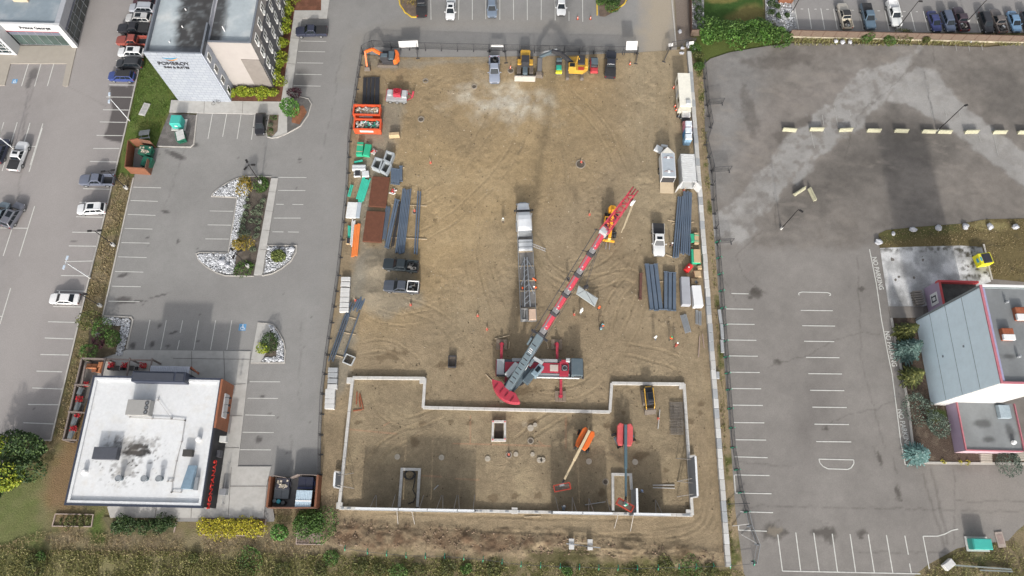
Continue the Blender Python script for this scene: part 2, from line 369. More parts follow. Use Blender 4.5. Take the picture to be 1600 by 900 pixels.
TRACKS=[([(812,620),(900,612),(960,560),(1000,470),(985,430),(920,440),(860,420),(835,360)],2.0),([(770,330),(757,400),(775,470),(800,520)],2.2),([(745,300),(735,380),(760,500),(790,560)],2.2),([(1020,100),(1015,250),(1000,340),(970,420),(900,450),(850,420)],2.2),([(1005,90),(1000,230),(985,330),(940,400),(880,420)],2.2),([(1040,110),(1030,230)],2.0),([(1110,500),(1112,640),(1118,760),(1098,830),(1030,852),(900,845)],2.0),([(1096,560),(1100,700),(1106,780),(1085,825),(1000,838)],1.9),([(940,560),(970,545),(1040,560),(1075,580)],2.0),([(660,600),(640,560),(600,540),(560,545)],1.9),([(620,470),(690,500),(740,560),(760,600)],2.0),([(700,640),(640,660),(600,640),(585,600)],1.9),([(600,330),(680,300),(760,200),(780,130)],2.0),([(640,380),(720,330),(800,240),(830,130)],2.0),([(560,480),(620,500),(690,490)],1.9),([(960,120),(990,160),(1010,260)],1.9),([(880,140),(940,200),(985,300)],2.0),([(1020,590),(960,600),(935,560),(905,545)],1.8),([(510,700),(520,640),(540,580)],1.9),([(740,520),(800,560),(840,600),(900,610)],2.0),([(1000,420),(960,470),(940,540)],1.9),([(690,420),(700,500),(680,570)],1.9),([(600,100),(640,180),(640,260)],2.0),([(860,130),(870,220),(880,320)],2.0),([(930,680),(900,640),(850,660),(800,700)],1.8),([(1040,690),(1010,720),(1000,770)],1.8),([(560,760),(600,700),(680,660)],1.8),([(560,812),(700,815),(880,822),(1020,822)],2.1)]
def smooth_line(px,n=8):
 pts=[Vector((*p,0))for p in PL(px)];o=[]
 for i in range(len(pts)-1):
  p0=pts[max(i-1,0)];p1=pts[i];p2=pts[i+1];p3=pts[min(i+2,len(pts)-1)]
  for k in range(n):
   t=k/n;v=0.5*((2*p1)+(p2-p0)*t+(2*p0-5*p1+4*p2-p3)*t*t+(3*p1-p0-3*p2+p3)*t**3);o.append((v.x,v.y))
 o.append((pts[-1].x,pts[-1].y));return o
_SL=[(smooth_line(a),g)for a,g in TRACKS]
_TC={}
def track_fields(X,Y):
 key=(X.shape,float(X[0,0]))
 if key in _TC:return _TC[key]
 rut=np.zeros(X.shape);ridge=np.zeros(X.shape);tread=np.zeros(X.shape);wob=(fbm(X,Y,3,3,90)-0.5)*0.9
 for pts,gauge in _SL:
  b=np.full(X.shape,1e9);s_=np.zeros(X.shape);L=0
  for i in range(len(pts)-1):
   ax,ay=pts[i];bx,by=pts[i+1];dx,dy=bx-ax,by-ay;l=math.hypot(dx,dy)+1e-9
   t=np.clip(((X-ax)*dx+(Y-ay)*dy)/l/l,0,1);d=np.hypot(X-ax-t*dx,Y-ay-t*dy)
   k=d<b;b=np.where(k,d,b);s_=np.where(k,L+t*l,s_);L+=l
  fade=np.clip(s_/3,0,1)*np.clip((L-s_)/3,0,1)*np.clip(0.35+1.6*(fbm(X,Y,6,3,91)-0.3),0.1,1)
  e=np.abs(b+wob*0.5-gauge/2)
  r_=np.clip((0.26-e)/0.10,0,1)*fade;rut=np.maximum(rut,r_)
  ridge=np.maximum(ridge,np.clip(1-np.abs(e-0.36)/0.12,0,1)*fade)
  tread=np.maximum(tread,r_*(0.5+0.5*np.sin(s_*2*math.pi/0.55)))
 _TC[key]=(rut,ridge,tread);return _TC[key]
INNER=[(551,590),(665,591),(662,637),(952,643),(956,598),(1070,600),(1083,805),(528,793)]
def c_site(X,Y):
 n=fbm(X,Y,12,4,61);n2=fbm(X,Y,3,5,62);n3=fbm(X,Y,0.8,4,63)
 C=np.zeros(X.shape+(3,))+np.array((0.285,0.225,0.158))
 oc=area(X,Y,[(590,95),(960,100),(960,230),(830,330),(700,460),(560,520),(590,300)],10,3,2)
 C=mixc(C,(0.350,0.262,0.158),oc*0.85)
 C=mixc(C,(0.37,0.31,0.225),np.clip((n-0.5)*3,0,1)*0.4)
 C=mixc(C,(0.225,0.175,0.12),np.clip((0.48-n)*4,0,1)*0.5)
 C=mixc(C,(0.345,0.285,0.205),area(X,Y,[(975,60),(1075,60),(1068,330),(1040,440),(985,380)],4,2,6)*0.55)
 inn=area(X,Y,INNER,0.4);C=mixc(C,(0.255,0.205,0.145),inn*0.6)
 C=mixc(C,(0.35,0.29,0.20),inn*np.clip((n2-0.5)*3,0,1)*0.45)
 C=C*(1+(n2-0.5)*0.34+(n3-0.5)*0.28)[...,None]*1.02
 wh=blob(X,Y,785,158,7.5,3.6,-0.1,0.9,5,1.2)*np.clip(0.15+1.7*(fbm(X,Y,1.6,5,8)-0.28),0,1)
 C=mixc(C,(0.66,0.63,0.58),wh*0.8);C=mixc(C,(0.42,0.41,0.40),blob(X,Y,790,160,5,1.0,0.15,0.8)*0.35)
 gr=np.maximum(area(X,Y,[(575,385),(640,385),(660,470),(600,500),(548,470),(555,410)],1.5,1.2,9),area(X,Y,[(566,88),(650,95),(780,86),(780,96),(700,100),(600,110),(566,100)],1,1,4))
 C=mixc(C,(0.265,0.245,0.215),gr*0.62)
 C=mixc(C,(0.265,0.25,0.225),area(X,Y,[(528,500),(560,380),(566,180),(640,140),(620,220),(580,300),(575,400),(545,600),(510,640)],1.5,1.0,14)*0.6)
 so_=area(X,Y,[(528,812),(620,822),(760,832),(880,838),(890,850),(760,862),(580,858),(520,846)],1.2,1.6,21)
 C=mixc(C,(0.150,0.100,0.068),so_*np.clip(0.3+2.0*(fbm(X,Y,1.3,4,22)-0.3),0,1))
 C=mixc(C,(0.155,0.11,0.07),area(X,Y,[(930,845),(1080,850),(1150,862),(1060,880),(960,878),(925,860)],1.5,2.0,23)*np.clip(2.5*(fbm(X,Y,1.3,4,24)-0.35),0,1))
 ed=area(X,Y,[(480,858),(700,868),(900,872),(1150,882),(1180,960),(480,960)],1.5,1.5,25)
 C=mixc(C,(0.11,0.105,0.045),ed*np.clip(0.4+(n3-0.3)*1.6,0,1))
 C=mixc(C,(0.085,0.08,0.035),area(X,Y,[(825,858),(930,860),(930,878),(825,876)],1,1)*0.8)
 for a,b,rx,ry in((1080,660,.5,.5),(735,660,.5,.35),(705,660,.5,.35),(830,660,.7,.4),(660,662,.6,.4),(770,778,.9,.6),(805,775,.5,.4),(840,774,.6,.5),(560,660,.5,.3),(975,645,.4,.3),(885,662,.4,.5),(948,665,.5,.4),(1000,712,1.2,.6),(995,690,.4,.3),(835,658,.8,.4),(940,770,.7,.5),(650,690,.8,.8),(1040,735,.4,.3),(610,555,2.4,.7),(1095,630,.6,.5),(1095,645,.5,.5),(815,612,3.5,.5),(700,570,2.5,.6),(680,345,0.3,0.5)):
  C=mixc(C,(0.12,0.085,0.055),blob(X,Y,a,b,rx,ry,0.2,0.9)*0.6)
 for a,b in((621,714),(690,715),(762,717),(843,719),(820,663),(836,666),(833,711),(847,719)):C=mixc(C,(0.42,0.37,0.30),blob(X,Y,a,b,.45,.45,0,.1)*0.4)
 sh=area(X,Y,[(1084,60),(1100,60),(1130,480),(1160,900),(1143,900),(1118,490)],0.4)
 C=mixc(C,(0.30,0.235,0.16),sh*0.8);C=mixc(C,(0.10,0.11,0.04),sh*np.clip((fbm(X,Y,2.0,4,44)-0.55)*6,0,1))
 C=mixc(C,(0.08,0.10,0.03),area(X,Y,[(1086,90),(1098,85),(1097,118),(1090,120)],.6,.5))
 for px in([(545,671),(620,678)],[(708,693),(860,697)],[(735,650),(735,694)],[(712,748),(748,750)],[(600,665),(608,660)],[(658,743),(690,745)],[(884,650),(884,700)],[(842,690),(850,697)]):
  C=mixc(C,(0.55,0.27,0.18),pline(X,Y,px,0.12,0.2)*0.5)
 rut,ridge,tread=track_fields(X,Y)
 C=mixc(C,(0.37,0.295,0.20),rut*0.22);C=mixc(C,(0.185,0.14,0.09),tread*0.26);C=mixc(C,(0.20,0.15,0.10),ridge*0.2)
 return C*np.array((.90,.89,.82))*(1+(fbm(X,Y,.45,2,64)-.5)*.22)[...,None]
def z_site(X,Y):
 rut,ridge,tread=track_fields(X,Y)
 clod=np.clip((fbm(X,Y,5,3,71)-0.5)*5,0,1)
 z=(fbm(X,Y,9,3,70)-0.5)*0.20+(fbm(X,Y,1.0,4,72)-0.5)*(0.07+0.16*clod)-rut*0.035+ridge*0.042-tread*0.022
 so_=np.maximum(area(X,Y,[(525,815),(620,825),(760,835),(880,840),(890,852),(760,864),(580,860),(515,846)],2.2,1.2,21),area(X,Y,[(930,845),(1080,850),(1140,862),(1060,880),(925,866)],2.2,1.2,23))
 z+=so_*(0.15+0.9*(fbm(X,Y,1.8,4,73)-0.35))
 for a,b,r_,h in((588,418,3.6,.75),(580,460,3.2,0.6),(1050,655,2.0,0.25)):
  x,y=P(a,b);z+=h*np.clip(1-np.hypot(X-x,Y-y)/r_,0,1)**1.2*(0.8+0.4*fbm(X,Y,1,3,5))
 return z
SITE=[(566,86),(640,90),(860,88),(1000,82),(1058,78),(1082,70),(1098,100),(1101,200),(1110,300),(1118,400),(1126,500),(1134,600),(1142,700),(1149,800),(1162,895),(1160,930),(480,905),(500,860),(503,800)]+FENCEW[::-1][:-1]
SZ=0.06
sheet('construction_site_dirt',PL(SITE),SZ,0.15,c_site,M_DIRT,z_site)
LP1=[(1303,150),(1463,155),(1384,190),(1340,210),(1273,250),(1217,307),(1183,347),(1173,380),(1140,385),(1118,385),(1116,330),(1163,297),(1197,253),(1240,207),(1270,180)]
LP1=[(1300,155),(1332,125),(1362,102),(1400,95),(1410,80),(1440,78),(1430,100),(1398,142),(1385,160),(1352,180),(1340,205),(1273,250),(1217,307),(1183,347),(1173,382),(1112,385),(1110,340),(1163,297),(1197,253),(1240,207),(1270,180)]
LP2=[(1430,104),(1462,107),(1475,130),(1512,170),(1560,207),(1610,245),(1660,300),(1640,340),(1600,293),(1540,245),(1512,225),(1500,213),(1460,185),(1407,160),(1385,158),(1400,130)]
LP3=[(1110,386),(1370,386),(1380,400),(1420,730),(1760,730),(1760,900),(1150,910)]
def c_right(X,Y):
 n=fbm(X,Y,10,5,81);n2=fbm(X,Y,2.2,5,82);n3=fbm(X,Y,0.7,3,83)
 C=np.zeros(X.shape+(3,))+np.array((0.165,0.150,0.136))
 C=mixc(C,(0.225,0.21,0.195),np.clip((n-0.5)*3.5,0,1)*0.55)
 C=mixc(C,(0.20,0.195,0.19),area(X,Y,[(1098,60),(1200,60),(1190,180),(1130,300),(1105,300)],6,3)*0.75)
 C=mixc(C,(0.205,0.185,0.17),pline(X,Y,[(1330,130),(1220,165),(1185,215),(1170,250)],5,4)*0.6)
 C=mixc(C,(0.095,0.084,0.076),np.clip(blob(X,Y,1215,95,6,1.6,0.1,.7)+blob(X,Y,1170,175,1.2,5,0.1,.7)+blob(X,Y,1250,200,6,1.6,0.5,.7),0,1)*0.55)
 C=mixc(C,(0.095,0.087,0.08),area(X,Y,[(1350,215),(1400,165),(1440,190),(1500,225),(1470,260),(1370,270),(1280,320),(1230,360),(1200,380),(1190,350),(1280,260)],3.5,2.5,3)*0.6)
 C=mixc(C,(0.10,0.092,0.085),area(X,Y,[(1500,120),(1560,110),(1640,140),(1640,220),(1580,200),(1520,165)],3,2.5,6)*0.6)
 C=mixc(C,(0.19,0.172,0.155),np.clip(blob(X,Y,1500,300,9,4,.1,.6)+blob(X,Y,1510,150,5,3,.1,.6),0,1)*0.55)
 C=C*(1+(n2-0.5)*0.45+(n3-0.5)*0.25)[...,None]
 web=np.clip((fbm(X,Y,1.1,4,19)-0.34)*6,0,1)*np.clip(.55+(n2-.35)*2.2,0,1)
 mk=np.maximum(area(X,Y,LP1,0.6,1.8,15)*(.30+.70*web),area(X,Y,LP2,0.6,0.7,16)*(.72+.28*web))
 C=mixc(C,(0.24,0.215,0.19),np.clip((fbm(X*.5+Y*.4,Y,1.2,4,20)-.56)*7,0,1)*.4*np.clip((fbm(X,Y,8,3,21)-.35)*4,0,1))
 lt=np.array((0.268,0.260,0.250))*(1+(n-0.5)*0.35+(n2-0.5)*0.25)[...,None]
 C=C*(1-mk[...,None])+lt*mk[...,None]
 pv=area(X,Y,LP3,1.6,1.4,17)
 l3=np.array((0.205,0.192,0.180))*(1+(n-0.5)*0.30+(n2-0.5)*0.26+(n3-0.5)*0.14)[...,None]
 C=C*(1-pv[...,None])+l3*pv[...,None]
 C=mixc(C,(0.235,0.215,0.195),area(X,Y,[(1440,735),(1700,735),(1700,800),(1560,830),(1480,780)],4,2)*0.55)
 C=mixc(C,(0.12,0.11,0.105),blob(X,Y,1270,650,9,2,1.2,.7,4,1.5)*0.35)
 dk=(0.065,0.058,0.052)
 C=cracks(C,X,Y,[[(1210,570),(1260,555),(1300,535),(1330,522),(1350,519),(1376,524)],[(1290,662),(1320,650),(1360,640),(1400,628)],[(1200,575),(1215,565)],[(1366,700),(1374,725)],[(1395,715),(1403,742)],[(1490,735),(1493,790),(1490,850)],[(1495,783),(1540,784),(1600,784)],[(1340,862),(1480,865)],[(1183,450),(1160,430),(1150,400),(1190,360)],[(1120,420),(1150,470)],[(1213,355),(1208,300)],[(1340,400),(1345,560),(1380,700)],[(1320,250),(1340,180),(1400,130),(1430,100)],[(1445,110),(1455,170)],[(1455,60),(1460,100)],[(1130,720),(1240,730)],[(1150,790),(1400,795),(1600,800)]],dk,0.09,0.55)
 C=cracks(C,X,Y,[[(1440,740),(1458,800),(1478,860)],[(1455,735),(1470,795),(1480,850)]],dk,0.4,0.35)
 for a,b,rx,ry in((1180,460,1.3,.8),(1205,830,1.9,1.0),(1288,833,1.4,1.1),(1345,833,.8,.35),(1215,565,.5,.4),(1289,669,.4,.3),(1346,452,.5,.4),(1402,770,.4,1.0),(1374,715,.3,1.2),(1345,840,.4,.2),(1181,455,.9,.6)):
  C=mixc(C,dk,blob(X,Y,a,b,rx,ry,0.1,1.0,7,.8)*0.75)
 C=mixc(C,(0.23,0.20,0.16),blob(X,Y,1210,830,1.2,.6,0,.8)*0.6)
 return C
RIGHT=[(1098,102),(1110,92),(1140,82),(1200,72),(1230,68),(1400,69),(1540,74),(1600,68),(1800,68),(1900,640),(1760,800),(1610,812),(1588,830),(1575,845),(1530,850),(1495,857),(1450,882),(1430,898),(1400,940),(1180,940),(1162,895),(1149,800),(1142,700),(1134,600),(1126,500),(1118,400),(1110,300),(1101,200)]
def z_right(X,Y):return(1-area(X,Y,LP3,2))*((fbm(X,Y,1.6,4,85)-0.5)*0.10)
sheet('old_car_park',PL(RIGHT),0.05,0.25,c_right,M_ASPH,z_right)
def c_upper(X,Y):return asph(X,Y,(0.235,0.226,0.22),95,0.10)
sheet('upper_car_park',PL([(1244,50),(1236,-80),(1800,-80),(1800,52)]),0.0,0.4,c_upper,M_ASPH)
def c_verge(X,Y):
 n=fbm(X,Y,3,5,101);n2=fbm(X,Y,0.9,4,102)
 C=np.zeros(X.shape+(3,))+np.array((0.125,0.10,0.045))
 C=mixc(C,(0.19,0.15,0.075),np.clip((n-0.5)*4,0,1)*0.6)
 C=mixc(C,(0.075,0.09,0.03),area(X,Y,[(1375,360),(1500,345),(1500,362),(1375,380)],1.0,.5)*0.6)
 C=mixc(C,(0.32,0.28,0.13),blob(X,Y,1545,352,3.0,1.0,0,.6)*0.5)
 C=mixc(C,(0.06,0.05,0.03),np.clip((n2-0.6)*6,0,1)*0.6)
 return C
sheet('grass_verge',PL([(1372,366),(1384,360),(1430,355),(1500,350),(1540,343),(1700,340),(1800,460),(1548,436),(1534,386),(1500,384),(1420,386),(1374,388)]),0.10,0.25,c_verge,M_LAND)
def c_yard(X,Y):
 n=fbm(X,Y,2.5,5,111);n2=fbm(X,Y,0.6,3,112)
 C=np.zeros(X.shape+(3,))+np.array((0.37,0.37,0.37))
 C=mixc(C,(0.68,0.68,0.68),np.clip((n-0.46)*5,0,1)*0.85);C=mixc(C,(0.22,0.215,0.205),np.clip((0.42-n)*5,0,1)*0.6)
 ed=np.clip(area(X,Y,[(1374,386),(1534,386),(1534,392),(1374,392)],1.2,.8)+area(X,Y,[(1500,390),(1540,388),(1548,436),(1510,436)],1.5,1.2),0,1)
 C=mixc(C,(0.07,0.065,0.05),ed*np.clip((n2-0.45)*6,0,1))
 return C
sheet('gravel_yard',PL([(1374,384),(1534,384),(1548,440),(1470,470),(1440,480),(1388,479)]),0.08,0.2,c_yard,M_STONE)
ap=MB();ap.prism(PL([(1388,479),(1442,479),(1442,497),(1391,497)]),0.06,0.12);ap.build('concrete_apron',mat('apron',(0.23,0.21,0.19),0.9,0.1,1),kind='structure')
def c_bed(X,Y):
 n=fbm(X,Y,1.2,5,121)
 C=np.zeros(X.shape+(3,))+np.array((0.085,0.062,0.048));C=mixc(C,(0.18,0.145,0.11),np.clip((n-0.5)*4,0,1)*0.6)
 return mixc(C,(0.05,0.09,0.02),area(X,Y,[(1445,640),(1478,640),(1480,655),(1450,660)],.6,.5)*.8)
sheet('planting_bed',PL([(1393,497),(1470,497),(1500,640),(1530,708),(1800,706),(1800,723),(1428,723),(1426,700),(1418,630),(1406.5,572)]),0.14,0.25,c_bed,M_LAND)
k=MB()
k.ribbon(PL([(219,100),(217,109),(191,225),(136,450),(80,688),(30,688),(20,692),(14,700)]),0.22,0,0.12)
k.ribbon(PL([(209,278),(173,440),(161,494),(205,496),(208,500),(207,506),(198,545)]),0.22,0,0.14)
k.ribbon(PL([(247,229),(298,230),(303,226),(308,180)]),0.2,0,0.14)
k.ribbon(PL([(1048,-80),(1049.5,0),(1056,70)]),0.22,0,0.15)
k.ribbon(PL([(1077,-80),(1078,0),(1079,48)]),0.22,0,0.3)
k.ribbon(PL([(1392,497),(1406.5,572),(1418,630),(1426,700),(1428,723),(1500,724),(1800,726)]),0.35,0,0.22)
k.ribbon(PL([(1536,382),(1549,437)]),0.3,0,0.2)
k.build('kerb',M_KERB,kind='structure')
M_MULCH=paintmat('mulch_bed',0.95,0.35,8,1.0,9,0.08)
def flat(name,px,z,col,m=M_STONE,step=0.2,col2=None):
 def cf(X,Y):
  n=fbm(X,Y,0.8,4,131);C=np.zeros(X.shape+(3,))+np.array(col)
  return mixc(C,col2 or tuple(c*1.7 for c in col),np.clip((n-0.45)*4,0,1)*0.6)
 return sheet(name,PL(px),z,step,cf,m)
walk=MB()
walk.prism(PL([(268,157),(265,176),(405,179),(436,180),(434,206),(425,215),(449,209),(449,180),(455,150),(472,29),(511,29),(515,0),(518,-60),(503,-60),(502,17),(461,17),(440,160),(359,159),(280,157)]),0,0.14)
walk.prism(PL([(424,279),(435,279),(434,284),(410,430),(397,430)]),0,0.15)
walk.prism(PL([(198,547),(392,549),(372,729),(424,729),(420,745),(418,753),(412,809),(173,809),(168,792),(180,788),(336,788),(362,604),(300,590),(152,590),(158,562)]),0,0.13)
walk.prism(PL([(403,505),(424,507),(420,545),(407,567),(392,567)]),0,0.15)
walk.build('pavement',M_CONC,kind='structure')
wj=MB()
for a,b in(((271,560),(396,562)),((300,549),(300,590)),((350,549),(352,600)),((384,600),(366,601)),((379,650),(358,650)),((374,700),(350,700)),((360,760),(418,760)),((362,730),(357,809)),((420,300),(432,301)),((416,330),(428,331)),((411,360),(423,361)),((407,390),(418,391)),((455,60),(468,61)),((450,100),(462,101)),((445,140),(457,140)),((320,159),(319,178)),((380,159),(379,178)),((245,790),(243,809)),((300,790),(299,809))):
 p,q=P(*a),P(*b);wj.bar((p[0],p[1],0.15),(q[0],q[1],0.15),0.05,0.03)
wj.build('pavement_joints',mat('joint',(0.14,0.13,0.12),0.9),kind='structure')
dw=MB()
dw.prism(PL([(-60,72),(122,72),(120,76),(107,134),(103,136),(98,134),(105,100),(17,100),(8,134),(-60,134)]),0,0.14)
dw.build('dealership_pavement',mat('tan_walk',(0.33,0.30,0.26),0.85,0.08,0.8),kind='structure')
flat('hotel_mulch',[(362,134),(361,160),(440,160),(461,17),(502,17),(503,-60),(440,-60),(425,138)],0.10,(0.135,0.062,0.04),M_MULCH)
flat('utility_gravel',[(265,177),(308,180),(303,225),(298,229),(244,229),(255,200)],0.08,(0.13,0.12,0.115))
flat('round_planting_island',[(456,150),(470,152),(482,155),(487,163),(482,180),(470,197),(449,209),(449,180)],0.12,(0.12,0.115,0.11))
flat('island_mulch',[(458,170),(474,165),(480,176),(468,195),(456,192)],0.16,(0.20,0.09,0.05),M_MULCH)
flat('small_planting_island',[(421,180),(436,180),(434,204),(427,213),(418,213),(417,205)],0.15,(0.13,0.10,0.075),M_MULCH)
flat('island_soil',[(389,276),(424,278),(396,431),(366,430),(370,400),(376,350),(392,290)],0.12,(0.10,0.085,0.07),M_MULCH)
flat('corner_bed_soil',[(160,496),(205,497),(196,548),(158,560),(138,560),(140,500)],0.10,(0.11,0.09,0.06),M_MULCH)
flat('entrance_bed_soil',[(418,510),(433,512),(440,545),(432,561),(410,562)],0.14,(0.12,0.10,0.08),M_MULCH)
flat('yellow_hedge_bed',[(315,810),(416,811),(412,836),(313,834)],0.06,(0.14,0.09,0.06),M_MULCH)
flat('green_hedge_bed',[(160,808),(277,810),(271,832),(175,832)],0.04,(0.10,0.09,0.05),M_MULCH)
flat('shrub_bed',[(466,806),(500,800),(540,830),(548,852),(463,850)],0.04,(0.22,0.17,0.15),M_MULCH)
flat('north_rock_bed',[(1079,-60),(1099,-60),(1100,46),(1080,46)],0.12,(0.22,0.22,0.22))
flat('east_rock_bed',[(1194,-60),(1232,-60),(1246,46),(1232,50),(1196,42)],0.10,(0.28,0.28,0.28))
flat('yellow_kerb_island',[(626,0),(630,-20),(655,-20),(653,25),(645,28),(636,24),(627,14)],0.13,(0.13,0.10,0.08),M_MULCH)
flat('shrub_island',[(934,-20),(982,-20),(980,2),(966,16),(945,27),(936,26)],0.13,(0.12,0.09,0.07),M_MULCH)
kk=MB()
ISL=[(424,277),(412,276),(388,276),(372,279),(356,286),(342,295),(333,303),(331,307),(371,309),(357,396),(312,395),(307,397),(311,407),(322,417),(338,426),(352,431),(397,432)]
kk.ribbon(PL(ISL),0.16,0,0.16);kk.ribbon(PL([(418,384),(464,384),(463,394),(455,408),(440,420),(425,428),(410,431)]),0.16,0,0.16)
kk.ribbon(PL([(403,505),(420,506),(427,508),(435,518),(443,533),(446,548),(445,567),(392,567)]),0.16,0,0.17)
kk.ribbon(PL([(456,150),(470,152),(482,155),(487,163),(482,180),(470,197),(449,209),(434,215),(425,216),(418,214),(416,205),(421,180)]),0.16,0,0.17)
kk.ribbon(PL([(361,159),(440,160),(461,17)]),0.12,0,0.16)
kk.build('island_kerb',M_KERB,kind='structure')
ky=MB();ky.ribbon(PL([(624,-40),(622,-10),(625,8),(633,20),(643,27),(651,27)]),0.22,0,0.17);ky.ribbon(PL([(932,-40),(933,24)]),0.22,0,0.17)
ky.ribbon(PL([(982,-8),(976,6),(966,14),(952,20)]),0.2,0,0.17);ky.build('yellow_kerb',M_YELK,kind='structure')
ed=MB()
for pts in([(87,803),(146,804),(143,823),(82,822),(87,803)],[(277,811),(272,832)],[(416,811),(412,838),(313,835),(315,811)],[(464,832),(463,850),(548,852)]):ed.ribbon(PL(pts),0.12,-0.1,0.12)
ed.build('bed_edging',mat('pale_edging',(0.40,0.32,0.28),0.8),kind='structure')
def stones(name,px,n,z,rmin,rmax,m,seed,lump=0.75):
 poly=PL(px);xs=[p[0]for p in poly];ys=[p[1]for p in poly];rr=random.Random(seed);b=MB();c=0
 while c<n:
  x,y=rr.uniform(min(xs),max(xs)),rr.uniform(min(ys),max(ys))
  if sdist(np.array([[x]]),np.array([[y]]),poly)[0][0,0]<0.05:continue
  r_=rr.uniform(rmin,rmax);a=rr.uniform(0,3.1);t=Matrix.Rotation(a,3,'Z')@Matrix.Rotation(rr.uniform(-.6,.6),3,'X')
  vs=[Vector((x,y,z))+t@(Vector(v)*r_)for v in((1,0,0),(-1,.1,0),(0,.7,.1),(.1,-.8,0),(0.1,0,.6),(0,0,-.5))]
  b.add(vs,[(0,2,4),(2,1,4),(1,3,4),(3,0,4),(2,0,5),(1,2,5),(3,1,5),(0,3,5)]);c+=1
 return b.build(name,m,kind='stuff',recalc=False)
stones('soil_clods',[(560,100),(1060,100),(1110,500),(1120,800),(540,800),(530,560)],1300,0.09,0.05,0.17,mat('dark_clod',(0.14,0.105,0.07),0.95,0.2,3,island=0.4),26)
M_COB=mat('white_cobble',(0.42,0.43,0.45),0.8,0.1,3,island=0.65)
for nm,px,n in(('island_cobbles',[(388,277),(390,300),(376,350),(370,395),(366,430),(338,425),(310,406),(308,397),(358,397),(372,308),(332,306),(345,294),(370,281)],2600),('island_end_cobbles',[(419,386),(462,386),(455,406),(440,418),(412,429)],650),('corner_cobbles',[(162,496),(205,498),(203,515),(192,556),(181,556),(190,510),(160,507)],650),('entrance_cobbles',[(420,508),(428,510),(443,535),(444,565),(410,566),(412,558),(432,558),(434,535),(425,520)],420),('planter_cobbles',[(1195,-20),(1230,-20),(1244,44),(1228,46),(1212,34),(1197,30)],700),('verge_cobbles',[(1080,0),(1088,0),(1099,20),(1099,44),(1081,44)],220)):
 stones(nm,px,n,0.17,0.10,0.26,M_COB,len(nm))
stones('site_pebbles',[(525,812),(890,838),(1140,862),(1140,880),(520,852)],800,0.25,0.05,0.22,mat('soil_clod',(0.20,0.145,0.10),0.95,0.2,3,island=0.5),6)
stones('site_pebbles',[(570,110),(1050,110),(1090,570),(530,560)],900,0.1,0.03,0.12,mat('pale_pebble',(0.40,0.35,0.27),0.95,0.2,3,island=0.5),16)
def lines(name,segs,wd,z,m=M_PAINTW):
 b=MB();seen=[];z0=z
 for i,s_ in enumerate(segs):
  a,c=Vector(P(*s_[0])),Vector(P(*s_[1]));d=(c-a);mid=(a+c)/2
  if d.length<.01:continue
  if d.length>1.5 and any((mid-q).length<.9 and abs(d.normalized().dot(e))>.97 for q,e in seen):continue
  if d.length>1.5:seen.append((mid,d.normalized()))
  z=z0+(i%6)*.002
  n=Vector((-d.y,d.x)).normalized()*wd/2
  b.quad((*(a-n),z),(*(c-n),z),(*(c+n),z),(*(a+n),z))
 return b.build(name,m,kind='structure',recalc=False)
z36=lambda x,y:(x/3.6,200+y/3.6)
z3a=lambda x,y:(x/3.461,440+y/3.461)
L1=[((5,763),(25,845))and None]
L1=[((170.5,132.5),(211,133)),((166,151.5),(207,152)),((161,171.5),(202,172)),((156,190.5),(197,191.3)),((151,211.5),(192,212)),((181,94.5),(190,94.7)),((208,113.5),(216,114)),((203,7),(210,8)),((199,24.5),(205,25)),((185,75),(190,76)),((176,112.7),(182,113)),(z36(525,115),z36(672,115)),(z36(506,188),z36(655,191)),(z36(543,41),z36(690,42)),(z36(468,341),z36(618,345)),(z36(447,418),z36(598,422)),(z36(428,499),z36(580,502)),(z36(407,586),z36(560,588)),(z36(387,663),z36(541,665)),(z36(363,752),z36(521,748)),(z36(343,830),z36(500,832)),(z3a(308,48),z3a(458,52)),(z3a(287,134),z3a(438,137)),(z3a(260,217),z3a(420,221)),(z3a(242,305),z3a(398,310)),(z3a(219,394),z3a(373,397)),(z3a(197,484),z3a(336,488)),(z3a(175,575),z3a(338,581)),(z3a(152,664),z3a(318,666)),(z3a(126,763),z3a(291,770)),(z36(238,0),z36(164,246)),(z36(163,0),z36(135,80)),(z36(88,0),z36(12,242)),(z36(10,0),z36(-60,240)),(z36(-40,104),z36(208,104)),(z36(195,440),z36(108,722)),(z36(120,440),z36(110,480)),(z36(66,572),z36(18,720)),(z36(0,562),z36(158,564)),(z36(40,440),z36(30,470)),(z3a(58,35),z3a(0,230)),(z3a(-40,188),z3a(12,188)),((44.5,99.5),(33.7,134.5)),((64,100),(54,135)),((84,100),(74,134.5)),((6,191),(-12,250)),((27,191),(10,250)),((47,192),(30,250)),((67,193),(47,258))]
lines('dealer_parking_lines',L1,0.14,0.008)
z30=lambda x,y:(280+x/3.6,200+y/3.6)
z39=lambda x,y:(120+x/3.913,450+y/3.913)
z42=lambda x,y:(220+x/4,y/4)
